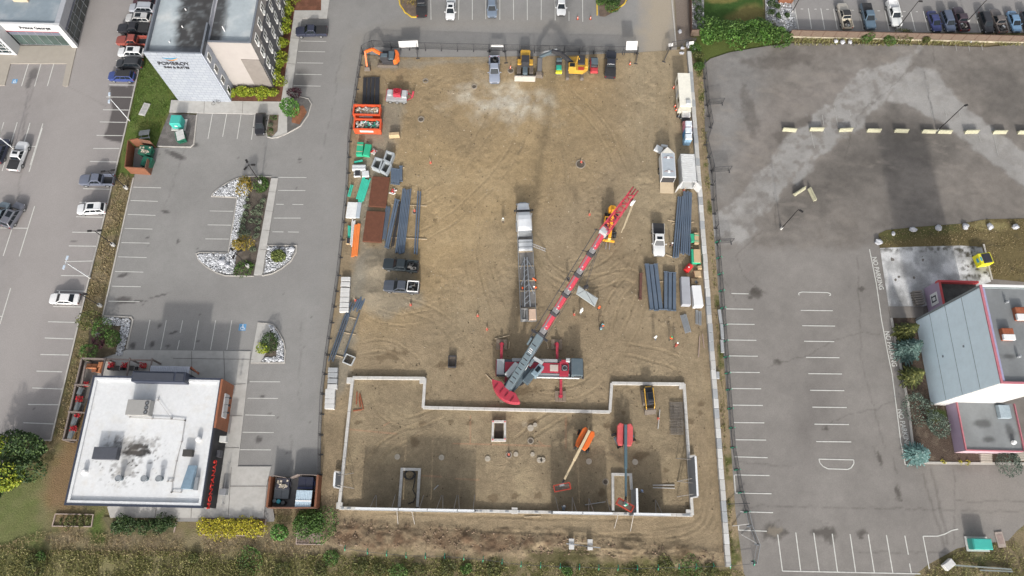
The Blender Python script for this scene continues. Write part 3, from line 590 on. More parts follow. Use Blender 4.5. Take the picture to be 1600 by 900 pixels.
L2=[(z36(750,333),z36(906,337)),(z36(735,408),z36(888,413)),(z36(719,486),z36(875,492)),(z36(702,565),z36(858,569)),(z36(684,645),z36(842,648)),(z36(666,725),z36(825,729)),(z36(648,807),z36(807,811)),(z36(630,890),z36(792,893)),(z3a(607,25),z3a(760,28)),(z3a(588,106),z3a(755,109)),(z30(555,278),z30(716,279)),(z30(557,351),z30(710,352)),(z30(545,429),z30(588,430)),(z30(637,430),z30(698,431)),(z30(532,507),z30(683,507)),(z30(525,584),z30(587,585)),(z30(612,585),z30(673,586)),(z30(172,467),z30(305,469)),(z30(160,545),z30(293,547)),(z30(147,624),z30(279,625)),(z39(448,195),z39(412,374)),(z39(548,197),z39(513,376)),(z39(648,198),z39(632,275)),(z39(628,320),z39(615,377)),(z39(746,199),z39(715,378)),(z39(849,199),z39(818,378)),(z39(948,198),z39(918,378)),(z39(345,195),z39(310,372)),(z39(1057,573),z39(1244,574)),(z39(1044,674),z39(1230,675)),(z39(1030,776),z39(1210,780)),(z39(1014,882),z39(1204,884)),((379.5,675.3),(427.5,675.5)),((375.5,702.6),(423.5,703)),(z42(1000,257),z42(1160,260)),(z42(985,322),z42(1152,325)),(z42(977,393),z42(1140,395)),(z42(967,464),z42(1130,467)),(z42(955,536),z42(1125,539)),(z42(448,712),z42(420,868)),(z42(537,714),z42(512,855)),(z42(627,716),z42(602,870)),(z42(713,718),z42(692,873)),(z42(353,710),z42(318,900)),((672.5,-30),(673.5,31)),((717.5,-30),(716.5,31)),((738,-30),(738,31)),((759,-30),(759,30)),((781,-30),(781,31)),((802,-30),(802.5,31)),((823.5,-30),(824,31.5)),((846,-30),(845.5,31.5)),((867,-30),(867.5,32)),((889,18),(889,33)),((910,-30),(910.5,34))]
lines('hotel_parking_lines',L2,0.11,0.028)
L3=[]
zr=lambda x,y:(1100+x/3.46,440+y/3.46)
for a,b,c in((148,65,240),(120,148,265),(125,230,272),(130,316,282),(135,402,290),(140,490,300),(150,578,308),(155,668,317),(160,762,325),(170,855,335)):L3.append((zr(a,b),zr(c,b+2)))
for a,b,c in((522,156,695),(530,239,708),(540,323,703),(551,410,731),(563,498,745),(573,588,757),(585,679,770),(596,771,782),(606,865,795)):L3.append((zr(a,b),zr(c,b+2)))
zq=lambda x,y:(1100+x/4.09,680+y/4.09)
for a,b,c,d in((188,27,396,31),(190,138,405,144),(195,254,417,258),(200,370,430,374),(230,489,440,495),(220,606,400,614),(192,254,200,370),(220,575,220,608),(470,635,500,868),(585,622,617,870),(700,624,735,872),(818,630,852,874),(932,632,968,876),(1048,634,1087,878),(1164,638,1205,880),(500,868,1380,886),(717,39,940,45)):L3.append((zq(a,b),zq(c,d)))
zw=lambda x,y:(1340+x/4.5,700+y/4.5)
for a,b,c,d in((72,606,117,876),(202,614,248,878),(330,616,355,750),(363,812,375,878),(458,620,502,850),(458,620,560,620),(560,620,610,606),(610,606,660,580),(660,580,705,570)):L3.append((zw(a,b),zw(c,d)))
def rounded(pts):return[(pts[i],pts[(i+1)%len(pts)])for i in range(len(pts))]
L3+=rounded([zr(512,62),zr(530,57),zr(665,60),zr(682,66),zr(684,74),zr(676,76),zr(515,74),zr(510,70)])
L3+=rounded([zq(733,153),zq(955,158),zq(957,180),zq(940,208),zq(918,219),zq(790,215),zq(760,200),zq(740,178)])
zk=lambda x,y:(1340+x/4.5,330+y/4.5)
L3+=[(zk(82,268),zk(130,510)),(zk(130,510),(1377,500)),((1377,500),(1387,553)),((1387,553),(1393.5,584)),((1393.5,584),(1407,690)),((1407,690),(1414,726)),((1414,726),(1425,727))]
z8=lambda x,y:(1140+x/3,150+y/3)
L3+=[(z8(433,90),z8(441,140)),(z8(490,55),z8(507,142)),(z8(560,65),z8(567,95)),(z8(380,170),z8(397,245)),(z8(940,60),z8(953,100)),(z8(1006,58),z8(1018,105)),(z8(1073,70),z8(1080,100)),(z8(1165,180),z8(1178,217)),(z8(1236,185),z8(1258,280)),(z8(441,160),z8(448,183)),(z8(1157,125),z8(1164,150))]
L3+=[((1472,70),(1474,76)),((1492.5,70),(1494.5,80)),((1513,72),(1515,81)),((1533,71),(1535,79))]
lines('old_parking_lines',[s_ for s_ in L3 if s_[0][1]>300],0.15,0.075);lines('old_parking_lines',[s_ for s_ in L3 if s_[0][1]<=300],0.12,0.10,mat('worn_paint',(.34,.335,.32),.8,.1,4,dirt=.9,dirtcol=(.2,.19,.18)))
z6=lambda x,y:(1300+x/4,y/4)
L4=[(z6(10,55),z6(33,183)),(z6(172,60),z6(195,187)),(z6(330,65),z6(358,192)),(z6(490,68),z6(521,194)),(z6(570,70),z6(602,194)),(z6(893,80),z6(927,200)),((1242,13),(1248,46)),((1263,13),(1268,45)),((1282.5,13),(1288.5,46)),((1303,14),(1309,46)),(z6(420,150),z6(440,192)),(z6(100,150),z6(115,187)),(z6(1160,60),z6(1190,200))]
L4+=[((1251,14),(1255,14)),((1272.5,14.3),(1276,14.3)),((1291,14.6),(1295,14.6)),((1331,16),(1334,16)),((1371,17),(1375,17)),((1411,18),(1415,18)),((1431,18.4),(1434,18.4))]
lines('upper_parking_lines',L4,0.14,0.008)
def access_symbol(px,rz,s_,z,name):
 x,y=P(*px);b=MB();b.box((0,0,0),(s_,s_,0.004));o=b.build(name,M_PAINTB,kind='structure');o.location=(x,y,z);o.rotation_euler.z=rz
 b=MB();q=s_/1.3
 b.cyl((0.02*q,0.46*q,0.004),0.09*q,0.004,12)
 b.tube([(0.0,.36*q,.005),(.0,.0,.005),(.26*q,.0,.005),(.36*q,-.34*q,.005),(.48*q,-.30*q,.005)],0.05*q,4)
 b.tube([(math.cos(t)*.30*q-.02*q,math.sin(t)*.30*q-.18*q,.005)for t in[math.pi*(0.62+k_*0.118)for k_ in range(11)]],0.045*q,4)
 b.tube([(0,.2*q,.005),(.22*q,.2*q,.005)],0.04*q,4)
 w_=b.build('access_symbol_mark',mat('symbol_white',(0.7,0.7,0.7),0.7),o)
access_symbol((23,127),0,0.95,0.01,'access_symbol');access_symbol((379,511.5),0,1.15,0.03,'access_symbol')
for(a,b)in(((1371,427)),((1391,545)),((1411.5,669))):
 x,y=P(a,b)
 t=text_mesh('no_parking_marking','NO PARKING',1.15,M_PAINTW,None,(x,y,0.072),(0,0,R(-90)+R(3)),0.001,sx=0.86,bold=0.02);props(t,kind='structure')
M_WHITE=mat('white_cladding',(0.50,0.51,0.52),0.55,0.05,0.6,dirt=0.25,dirtcol=(0.5,0.5,0.5))
M_GLASS=mat('dark_glass',(0.03,0.045,0.05),0.08,0.2,0.5,spec=0.8)
M_DGREY=mat('dark_grey_panel',(0.105,0.105,0.115),0.7,0.08,1)
M_BLACK=mat('black_panel',(0.018,0.018,0.022),0.6,0.1,1)
M_STEEL=mat('galvanised',(0.34,0.36,0.38),0.45,0.12,3,metal=0.5)
M_WTRIM=mat('white_trim',(0.70,0.70,0.70),0.5,0.04)
M_NAVY=mat('navy_trim',(0.035,0.042,0.065),0.55,0.1)
M_RUST=mat('rust',(0.26,0.075,0.035),0.8,0.3,4,dirt=0.4,dirtcol=(0.35,0.2,0.12))
M_CONCR=mat('raw_concrete',(0.47,0.465,0.45),0.85,0.15,1.5,bump=0.2,dirt=0.5,dirtcol=(0.30,0.28,0.25))
HH=13.6
fw_l,fw_r=P(280,158),P(360,160)
hx0,hx1=fw_l[0],fw_r[0];hy0=(fw_l[1]+fw_r[1])/2
wx1=P(428,138)[0];wy=P(395,137.5)[1]
hot=thing('hotel_building','pale grey hotel block with white tiled end wall and sooty flat roof','building',(hx0,hy0,0))
NY=125
b=MB();b.b6(hx0,hx1-0.02,hy0+0.25,NY,0.1,HH-0.8);b.b6(hx0+0.05,wx1-0.3,wy+0.25,NY,0.1,HH-1.6)
b.build('core_wall',mat('hotel_core',(0.42,0.42,0.45),0.7),hot,True)
m_t,t_,bs_=_base('white_tile');N_=t_.nodes;L_=t_.links
tc=N_.new('ShaderNodeTexCoord');mp=N_.new('ShaderNodeMapping');mp.inputs['Rotation'].default_value=(R(90),0,0);br=N_.new('ShaderNodeTexBrick');br.offset=0.5
for kk_,vv_ in(('Color1',(0.31,0.335,0.375,1)),('Color2',(0.275,0.30,0.345,1)),('Mortar',(0.18,0.195,0.22,1))):br.inputs[kk_].default_value=vv_
br.inputs['Scale'].default_value=1.0;br.inputs['Brick Width'].default_value=1.05;br.inputs['Row Height'].default_value=0.72;br.inputs['Mortar Size'].default_value=0.035
L_.new(tc.outputs['Object'],mp.inputs[0]);L_.new(mp.outputs[0],br.inputs[0]);L_.new(br.outputs[0],bs_.inputs['Base Color']);bs_.inputs['Roughness'].default_value=0.45
b=MB();b.b6(hx0-0.05,hx1,hy0,hy0+0.25,0,HH);b.build('tiled_end_wall',m_t,hot,True)
mg=mat('hotel_blue_grey',(0.36,0.39,0.45),0.7,0.06,0.7)
b=MB();b.b6(hx1,hx1+0.2,hy0+0.1,wy+3.2,0.1,HH-0.05);side=b.build('window_strip_wall',mg,hot,True)
ml=mat('hotel_taupe',(0.33,0.305,0.29),0.75,0.06,0.6)
md=mat('hotel_brown_grey',(0.19,0.17,0.155),0.75,0.12,1.2)
WE=12.6
b=MB();b.b6(hx1+0.2,wx1,wy,wy+0.25,0.1,WE);b.build('setback_wall',ml,hot,True)
b=MB();b.b6(hx1+4.4,wx1+0.02,wy-0.12,wy,0.1,8.3);b.build('stone_panel',md,hot,True)
b=MB();b.b6(wx1-0.3,wx1,wy+0.25,NY,0.1,WE);east=b.build('east_wall',ml,hot,True)
mdk=mat('hotel_dark_band',(0.115,0.115,0.125),0.75,0.1,1)
for y0,y1,z0,z1 in((wy+0.3,wy+6.4,0.1,6.2),(wy+3.6,wy+14.5,3.2,9.4),(wy+6.4,wy+18,0.1,3.2)):
 b=MB();b.b6(wx1,wx1+0.05+y1*.0007,y0,y1,z0,z1);b.build('dark_cladding',mdk,hot,True)
for y0,y1,z0,z1 in((wy+18.4,NY,0.1,12.5),):
 b=MB();b.b6(wx1,wx1+0.05,y0,y1,z0,z1);b.build('grey_cladding',mat('hotel_mid_grey',(0.33,0.325,0.33),0.75,0.08),hot,True)
mw_=mat('ptac_white',(0.68,0.68,0.66),0.5)
for c in range(7):
 for f in range(4):
  y=wy+2.2+c*3.35;z=1.9+f*3.05
  b=MB();x=wx1+0.06
  for a0,a1,c0,c1 in((y-.75,y-.63,z-.7,z+.7),(y+.63,y+.75,z-.7,z+.7),(y-.75,y+.75,z+.6,z+.72),(y-.75,y+.75,z-.75,z-.62),(y-.04,y+.04,z-.7,z+.7)):b.b6(x,x+0.14,a0,a1,c0,c1)
  wn=b.build('window',mw_,hot,True)
  b=MB();b.b6(x-0.02,x+0.07,y-.63,y+.63,z-.62,z+.6);b.build('pane',M_GLASS,wn).location=-Vector(hot.location)
  b=MB();b.b6(x,x+0.32,y-.72,y+.1,z-1.2,z-.78);b.build('vent_grille',mw_,wn).location=-Vector(hot.location)
for f in range(4):
 y=hy0+1.35;z=1.9+f*3.05;x=hx1+0.2;b=MB()
 for a0,a1,c0,c1 in((y-.6,y-.5,z-.8,z+.8),(y+.5,y+.6,z-.8,z+.8),(y-.6,y+.6,z+.7,z+.8),(y-.6,y+.6,z-.8,z-.65)):b.b6(x,x+0.12,a0,a1,c0,c1)
 wn=b.build('window',mw_,hot,True);b=MB();b.b6(x-0.02,x+0.06,y-.5,y+.5,z-.65,z+.7);b.build('pane',M_GLASS,wn).location=-Vector(hot.location)
def c_roofh(X,Y):
 n=fbm(X,Y,2.5,5,201);n2=fbm(X,Y,0.8,4,202)
 C=np.zeros(X.shape+(3,))+np.array((0.36,0.405,0.43));C=C*(1+(n-.5)*.35)[...,None]
 C=mixc(C,(0.55,0.55,0.53),np.clip((n-0.52)*4,0,1)*0.5)
 def pp(pl):return[P(x_,y_,HH)for x_,y_ in pl]
 for pts,wd,k_ in(([(303,-60),(304,0),(300,25),(297,50),(298,72)],5.4,.97),([(338,-20),(333,15),(328,45),(324,60)],3.4,.94),([(318,20),(305,60),(297,78)],1.2,.6)):
  C=mixc(C,(0.035,0.033,0.033),pline(X+(n2-.5)*1.2,Y,pp(pts),wd,1.3,True)*k_*np.clip(.5+n2,0,1))
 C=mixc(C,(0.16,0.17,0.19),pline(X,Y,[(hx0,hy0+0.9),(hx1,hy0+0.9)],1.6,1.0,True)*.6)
 return C
M_ROOF=paintmat('roof_membrane',0.6,0.08,2.0,0.15,3,0.02,0.4)
sheet('roof',[(hx0+.3,hy0+.3),(hx1-.1,hy0+.3),(hx1-.1,NY),(hx0+.3,NY)],HH-0.75,0.3,c_roofh,M_ROOF,kind=None,parent=hot)
sheet('roof',[(hx1+.25,wy+.3),(wx1-.3,wy+.3),(wx1-.3,NY),(hx1+.25,NY)],WE-0.55,0.3,c_roofh,M_ROOF,kind=None,parent=hot)
b=MB();b.b6(hx0-.05,hx0+.25,hy0+.25,NY,HH-1,HH);b.b6(hx1-.1,hx1+.2,hy0+.25,wy+3.2,HH-1,HH+.02);b.b6(hx0-.06,hx1+.02,hy0+.1,hy0+.32,HH-.1,HH+.08)
b.b6(hx1+.2,wx1,wy,wy+.3,WE-.05,WE+.12);b.b6(wx1-.3,wx1+.02,wy+.3,NY,WE-.05,WE+.12)
b.build('parapet',mat('parapet_grey',(0.14,0.155,0.18),0.6),hot,True)
for a_,b_ in((285,42),(348,43),(290,15),(265,66)):
 x,y=P(a_,b_,13);v=MB();v.cyl((x,y,12),0.09,1.25,8);v.build('roof_vent',M_WTRIM,hot,True)
x,y=P(270.5,99,11.1);
sg=MB()
def swoosh(z0,w_,th,x0,col,nm):
 q=MB();n_=14;top=[];bot=[]
 for i in range(n_+1):
  t=i/n_;xx=x0+w_*(t-.5);zz=z0-0.35*math.sin(math.pi*t)+0.12*t;th_=th*math.sin(math.pi*min(max(t,.02),.98))
  top.append((xx,zz+th_/2));bot.append((xx,zz-th_/2))
 for i in range(n_):q.hexa([(bot[i][0],hy0-.08,bot[i][1]),(bot[i+1][0],hy0-.08,bot[i+1][1]),(top[i+1][0],hy0-.08,top[i+1][1]),(top[i][0],hy0-.08,top[i][1])],[(bot[i][0],hy0-.01,bot[i][1]),(bot[i+1][0],hy0-.01,bot[i+1][1]),(top[i+1][0],hy0-.01,top[i+1][1]),(top[i][0],hy0-.01,top[i][1])])
 q.build(nm,col,hot,True)
scx=x
swoosh(12.45,2.5,.3,scx,mat('sign_blue',(0.04,0.22,0.36),0.5),'emblem');swoosh(12.2,2.2,.22,scx+.2,mat('sign_orange',(0.65,0.30,0.08),0.5),'emblem');swoosh(11.98,1.7,.14,scx,mat('sign_navy',(0.03,0.06,0.12),0.5),'emblem')
hl=Vector(hot.location)
text_mesh('sign_lettering','POMEROY',1.15,M_BLACK,hot,Vector((scx,hy0-.07,10.95))-hl,(R(90),0,0),0.05,bold=0.0)
text_mesh('sign_lettering','INN & SUITES',0.72,M_BLACK,hot,Vector((scx+.1,hy0-.07,9.95))-hl,(R(90),0,0),0.05,bold=0.0)
RH=4.7
rx0,rx1=P(125,690,RH)[0],P(345,593,RH)[0];ryS,ryN=P(210,790,RH)[1],P(345,592.5,RH)[1]
rx0=(P(145,592,RH)[0]+P(103,786,RH)[0])/2
rSE=P(315,791,RH)[0];rNE=rx1
res=thing('restaurant_building','low restaurant with bright white flat roof and black east wall with red lettering','building',(rx0,ryS,0))
b=MB();b.prism([(rx0+.1,ryS+.1),(rSE-.1,ryS+.1),(rNE-.1,ryN-.1),(rx0+.1,ryN-.1)],0.1,RH-0.5);b.build('wall',mat('rest_wall',(0.10,0.10,0.11),0.7),res,True)
def c_roofr(X,Y):
 n=fbm(X,Y,3,5,211);n2=fbm(X,Y,0.7,4,212)
 C=np.zeros(X.shape+(3,))+np.array((0.62,0.63,0.64));C=C*(1+(n-.5)*.12)[...,None]
 C=mixc(C,(0.55,0.52,0.48),np.clip((n2-.62)*5,0,1)*.35)
 def pp(a_,b_):return P(a_,b_,RH)
 def bl(a_,b_,rx,ry,nz=.8,sd=5):
  x_,y_=pp(a_,b_);d=np.hypot((X-x_)/rx,(Y-y_)/ry)+(fbm(X,Y,.6,4,sd)-.5)*2*nz;return np.clip((1-d)/.5+.5,0,1)
 C=mixc(C,(0.022,0.02,0.02),np.clip(bl(212,697,1.5,.45)+bl(205,705,1.1,.55)+bl(222,707,1.0,.5),0,1)*.97)
 C=mixc(C,(0.10,0.09,0.08),bl(205,695,2.9,1.2,1.3,9)*.55);C=mixc(C,(0.12,0.11,0.1),bl(195,730,1.6,1.8,1.6,10)*.5)
 sp_=np.clip((fbm(X,Y,.35,2,219)-.70)*14,0,1);x_,y_=pp(200,718);C=mixc(C,(.05,.045,.04),sp_*np.clip(1.5-np.hypot((X-x_)/4.5,(Y-y_)/3.2),0,1))
 C=mixc(C,(.50,.51,.52),np.clip(1-np.abs(((X+100)%3.0)-1.5)/.10,0,1)*.35);C=mixc(C,(.56,.54,.50),np.clip((fbm(X,Y,1.6,4,218)-.58)*6,0,1)*.3)
 x_,y_=pp(205,692);d=np.hypot((X-x_)/3.1,(Y-y_)/1.0);C=mixc(C,(0.35,0.33,0.3),np.clip(1-np.abs(d+(n2-.5)*.5-1)/.06,0,1)*.5)
 return C
sheet('roof',[(rx0,ryS),(rSE,ryS),(rNE,ryN),(rx0,ryN)],RH-0.35,0.2,c_roofr,M_ROOF,kind=None,parent=res)
b=MB();b.ribbon([(rx0,ryS),(rSE,ryS),(rNE,ryN),(rx0,ryN)],0.28,RH-.6,RH,True);b.build('parapet',M_NAVY,res,True)
b=MB();b.ribbon([(rx0+.35,ryS+.35),(rSE-.33,ryS+.35),(rNE-.33,ryN-.3),(rx0+.35,ryN-.3)],0.4,RH-.55,RH-.05,True);b.build('parapet_lining',mat('white_membrane',(0.60,0.61,0.62),0.5),res,True)
dv=Vector((rNE-rSE,ryN-ryS));
def elerp(t,o=0.16):
 n_=Vector((dv.y,-dv.x)).normalized()*o;return(rSE+dv.x*t+n_.x,ryS+dv.y*t+n_.y)
b=MB();p0,p1,p2,p3=elerp(.0,.05),elerp(.605,.05),elerp(.605,.32),elerp(.0,.32);b.prism([p0,p1,p2,p3],0.13,RH+.04);blk=b.build('black_fascia',M_BLACK,res,True)
m_wood=mat('cedar_cladding',(0.27,0.105,0.055),0.65,0.18,2)
b=MB();b.prism([elerp(.605,.05),elerp(1.0,.05),elerp(1.0,.36),elerp(.605,.36)],0.13,RH+.1);b.build('cedar_panel',m_wood,res,True)
az=math.atan2(dv.y,dv.x)
t0=elerp(.175,.36);text_mesh('sign_lettering','MONTANAS',1.30,mat('red_letters',(0.62,0.03,0.02),0.5,emit=None),res,Vector((t0[0],t0[1],3.05))-Vector(res.location),(R(90),0,az),0.08,sx=0.97,bold=0.018)
p=elerp(.80,.5);b=MB();b.box((p[0],p[1],2.7),(3.6,.22,1.5),az);pn=b.build('menu_board',mat('light_grey_metal',(0.46,0.46,0.47),0.5),res,True)
for t in(.74,.80,.86):
 q=elerp(t,.75);b=MB();b.tube([elerp(t,.6)+(3.6,),elerp(t,1.2)+(3.9,),elerp(t,1.25)+(3.5,)],.035,6);b.cyl((elerp(t,1.25)[0],elerp(t,1.25)[1],3.2),.2,.3,10,.08);b.build('wall_lamp',M_BLACK,res,True)
p=elerp(.28,.5);b=MB();b.box((p[0],p[1],2.9),(1.6,.06,.5),az);
p=elerp(.415,.55);b=MB();b.box((p[0],p[1],2.4),(1.0,.5,1.1),az);b.build('wall_box',mat('charcoal_box',(0.07,0.07,0.08),.6),res,True)
p=elerp(.53,.95);b=MB();b.box((p[0],p[1],2.6),(.9,1.0,.9),az);b.build('door_canopy',mat('offwhite_box',(0.55,0.55,0.53),.6),res,True)
tx0,tx1=P(203,604,5.9)[0],P(287,604,5.9)[0];ty0=ryN-.9;ty1=ryN+.7
b=MB();b.b6(tx0,tx1,ty0,ty1,0.1,6.0);tw=b.build('entrance_tower',M_NAVY,res,True,bevel=.05)
b=MB();b.b6(tx0+.2,tx1-1.7,ty0+.25,ty1-.25,6.0,6.1);b.b6(tx1-1.4,tx1-.2,ty0+.25,ty1-.25,6.0,6.1);b.build('tower_cap',mat('slate',(0.05,0.055,0.07),.5),res,True)
b=MB();cx0,cx1=P(233,588,4.0)[0],P(294,588,4.0)[0];cy0,cy1=ty1,P(260,572,4.0)[1]
for i in range(22):
 xx=cx0+(cx1-cx0)*i/22;b.b6(xx,xx+(cx1-cx0)/44,cy0,cy1,3.95,4.1);b.b6(xx+(cx1-cx0)/44,xx+(cx1-cx0)/22,cy0,cy1,3.93,4.02)
b.build('corrugated_canopy',mat('corrugated_white',(0.52,0.54,0.60),.45,.05),res,True)
b=MB();b.bar((cx1+.1,cy1,3.9),(cx1+1.5,cy1-1.1,3.9),.2,.2);[b.b6(x_-.1,x_+.1,cy1-.25,cy1-.05,.13,3.9)for x_ in(cx0+.2,cx1-.2)];b.build('canopy_post',mat('reddish_timber',(.22,.075,.04),.7),res,True)
def unit(nm,px0,px1,h0,h1,m_,fans=0,hood=None):
 x0,y1=P(*px0,h1);x1,y0=P(*px1,h1);b=MB();b.b6(x0,x1,y0,y1,h0,h1)
 u_=b.build(nm,m_,res,True,bevel=.04)
 lo=-Vector(res.location)
 for i in range(fans):
  yy=y1-(i+.7)*(y1-y0)/(fans+.4);q=MB();q.tube([(x1-.45+.28*math.cos(t),yy+.28*math.sin(t),h1+.03)for t in[k_*math.pi/8 for k_ in range(17)]],.03,4);q.cyl((x1-.45,yy,h1-.02),.27,.04,14);
  q.build('fan',M_BLACK,u_).location=lo
  q=MB();[q.box((x1-.45,yy,h1+.04),(.5,.08,.02),a_)for a_ in(0,1.05,2.1)];q.build('fan_blades',M_STEEL,u_).location=lo
 return u_
mh=mat('hvac_grey',(0.29,0.285,0.275),.55,.06)
unit('rooftop_unit',(200,624),(231,649),RH-.3,RH+1.0,mh,3)
unit('rooftop_unit',(147,698),(180,718),RH-.3,RH+.8,mat('hvac_dark',(0.07,0.075,0.09),.5),0)
u2=unit('extract_box',(286,702),(299,713),RH-.3,RH+.5,mat('soot_box',(0.05,0.048,0.045),.8),0)
b=MB();x0,y0=P(283,764,5.4);x1=x0+1.5;y1=P(296,727,5.0)[1];b.hexa([(x0,y0,RH),(x1,y0,RH),(x1,y1,RH),(x0+.3,y1,RH)],[(x0,y0,RH+1),(x1-.1,y0,RH+.9),(x1-.1,y1,RH+.4),(x0+.3,y1,RH+.4)]);b.build('skylight',mat('blue_grey_duct',(0.22,0.31,0.39),.35),res,True,bevel=.03)
b=MB();b.b6(x1+.05,x1+.5,y0-.1,y0+1.7,RH-.3,RH+.3);b.build('duct_frame',M_STEEL,res,True)
for a_,c_ in((185,747),(225,747.5),(248,747.5)):
 x,y=P(a_,c_,RH+.6);v=MB();v.cyl((x,y,RH-.35),.3,.8,16);v.cyl((x,y,RH+.45),.48,.22,16,.40);vv=v.build('mushroom_vent',mat('vent_steel',(0.10,0.13,0.15),.4,metal=.3),res,True)
 v=MB();v.tube([(x+.44*math.cos(t),y+.44*math.sin(t),RH+.68)for t in[k_*math.pi/8 for k_ in range(17)]],.05,5);v.cyl((x,y,RH+.66),.36,.05,14);v.build('vent_cap',M_STEEL,vv).location=-Vector(res.location)
for a_,c_ in((130,737),(309,686)):
 x,y=P(a_,c_,RH+.3);v=MB();v.cyl((x,y,RH-.35),.35,.6,12);v.cyl((x,y,RH+.2),.42,.15,12,.3);v.build('roof_vent',M_WTRIM,res,True)
def pipe(pts,h=RH-.12,r_=.05):
 q=MB();q.tube([P3(a_,c_,h)for a_,c_ in pts],r_,6)
 for a_,c_ in pts:q.box(P3(a_,c_,h-.05),(.22,.22,.15))
 q.build('roof_pipe',mat('pipe_grey',(.33,.32,.31),.6),res,True)
pipe([(203,652),(238,654),(268,655),(289,657)]);pipe([(289,657),(284,690),(276,720),(270,750),(268,769)]);pipe([(268,769),(283,769)]);pipe([(234,627),(247,625),(268,654)],r_=.02)
pipe([(262,752),(268,752)])
b=MB();p=elerp(.1,1.0);b.box((p[0]+.3,p[1]+.5,.7),(1.0,.9,1.0));b.build('gas_meter',M_STEEL,res,True)
b=MB();[b.bar(elerp(t,1.5)+(.13,),elerp(t,1.5)+(1.1,),.06)for t in(.04,.2,.36)];[b.bar(elerp(.04,1.5)+(z_,),elerp(.36,1.5)+(z_,),.05)for z_ in(.6,1.1)];b.build('guard_rail',M_STEEL,res,True)
DH=6.1
dx1=P(122,74)[0];dyS=P(60,73)[1]
dl=thing('showroom_building','glass fronted showroom with white fascia and blue grey flat roof','building',(dx1,dyS,0))
DX0,DY1=-135,125
b=MB();b.b6(DX0,dx1-.5,dyS+.5,DY1,.1,DH-.4);b.build('core_wall',mat('showroom_core',(.2,.2,.21),.7),dl,True)
def c_roofd(X,Y):
 n=fbm(X,Y,2.0,5,221);C=np.zeros(X.shape+(3,))+np.array((0.21,0.255,0.29));C=C*(1+(n-.5)*.35)[...,None]
 return mixc(C,(.34,.36,.38),np.clip((n-.55)*4,0,1)*.6)
sheet('roof',[(DX0,dyS+.4),(dx1-.9,dyS+.4),(dx1-.9,DY1),(DX0,DY1)],DH-.35,.4,c_roofd,M_ROOF,kind=None,parent=dl)
b=MB();b.b6(DX0,dx1-.6,dyS+.1,dyS+.5,4.1,DH);b.build('white_fascia',M_WHITE,dl,True)
b=MB();b.b6(dx1-.9,dx1,dyS+.1,DY1,4.4,DH);b.build('side_fascia',mat('silver_fascia',(.40,.41,.44),.4,metal=.2),dl,True)
b=MB();b.b6(dx1-1.0,dx1+.05,dyS-.1,dyS+.5,.12,DH+.05);b.build('corner_pillar',M_WHITE,dl,True)
b=MB();b.b6(DX0,dx1-1.0,dyS+.35,dyS+.5,.15,4.1);b.build('front_glazing',mat('green_glass',(.05,.075,.07),.1,.5,.4,spec=.7),dl,True)
b=MB();
for i in range(30):x_=dx1-1.4-i*1.55;b.b6(x_,x_+.07,dyS+.28,dyS+.36,.15,4.1)
for z_ in(.2,2.9,4.0):b.b6(DX0,dx1-1,dyS+.28,dyS+.36,z_,z_+.07)
b.build('mullions',M_STEEL,dl,True)
b=MB();b.b6(DX0,dx1-1.0,dyS+.3,dyS+.36,3.0,4.0);b.build('spandrel_panel',mat('spandrel',(.12,.13,.17),.3),dl,True)
b=MB();b.b6(DX0,dx1-.6,dyS+.04,dyS+.1,4.1,4.2);b.build('red_line',mat('dull_red',(.35,.05,.05),.5),dl,True)
b=MB();b.b6(dx1-.4,dx1-.25,dyS+.5,DY1,.15,4.4);b.build('side_glazing',mat('side_glass',(.045,.055,.055),.1,.6,.35,spec=.7),dl,True)
b=MB()
for i in range(16):y_=dyS+1.6+i*1.9;b.b6(dx1-.25,dx1-.17,y_,y_+.07,.15,4.4)
for z_ in(1.5,2.9,3.6):b.b6(dx1-.25,dx1-.17,dyS+.5,DY1,z_,z_+.06)
b.build('mullions',M_STEEL,dl,True)
b=MB();b.b6(dx1-.45,dx1-.2,dyS+.52,DY1,3.6,4.4);b.build('spandrel_panel',mat('spandrel',(.1,.11,.15),.3),dl,True)
q=P(57,38,5.0);text_mesh('sign_lettering','Prince George',.95,M_BLACK,dl,Vector((q[0],dyS+.07,5.1))-Vector(dl.location),(R(90),0,0),.03,bold=.02)
vx1=P(28,86)[0];vy0=P(20,87)[1]
b=MB();b.b6(DX0,vx1,vy0,dyS+.1,4.3,DH+.1);b.build('portal_canopy',M_WHITE,dl,True)
b=MB();b.b6(vx1-.5,vx1,vy0,dyS,.12,4.3);b.b6(DX0,vx1-.5,vy0+.1,vy0+.3,.12,.5);b.build('portal_wall',M_WHITE,dl,True)
b=MB();b.b6(DX0,vx1-.5,vy0+.5,vy0+.6,.12,4.3);b.build('portal_glazing',M_GLASS,dl,True)
b=MB()
for i in range(9):x_=vx1-1.4-i*1.3;b.b6(x_,x_+.07,vy0+.42,vy0+.5,.12,4.3)
for z_ in(.9,1.8,2.7,3.6):b.b6(DX0,vx1-.5,vy0+.42,vy0+.5,z_,z_+.06)
b.build('mullions',M_WTRIM,dl,True)
x,y=P(30,0,6.3);b=MB();b.b6(x-1.3,x+1.4,y,y+1.6,5.7,6.7);b.build('rooftop_unit',mat('tan_unit',(.42,.35,.26),.6),dl,True)
for a_,c_ in((108,78),(113,75)):
 pass
bx0,bx1,by0,by1,BHt=P(1455,633)[0],P(1455,633)[0]+8.9,P(1463,633)[1],P(1428,502)[1],16.6
pk=thing('metal_clad_hall','tall hall clad in pale blue grey sheet with pink roof trim and white end wall','building',(bx0,by0,0))
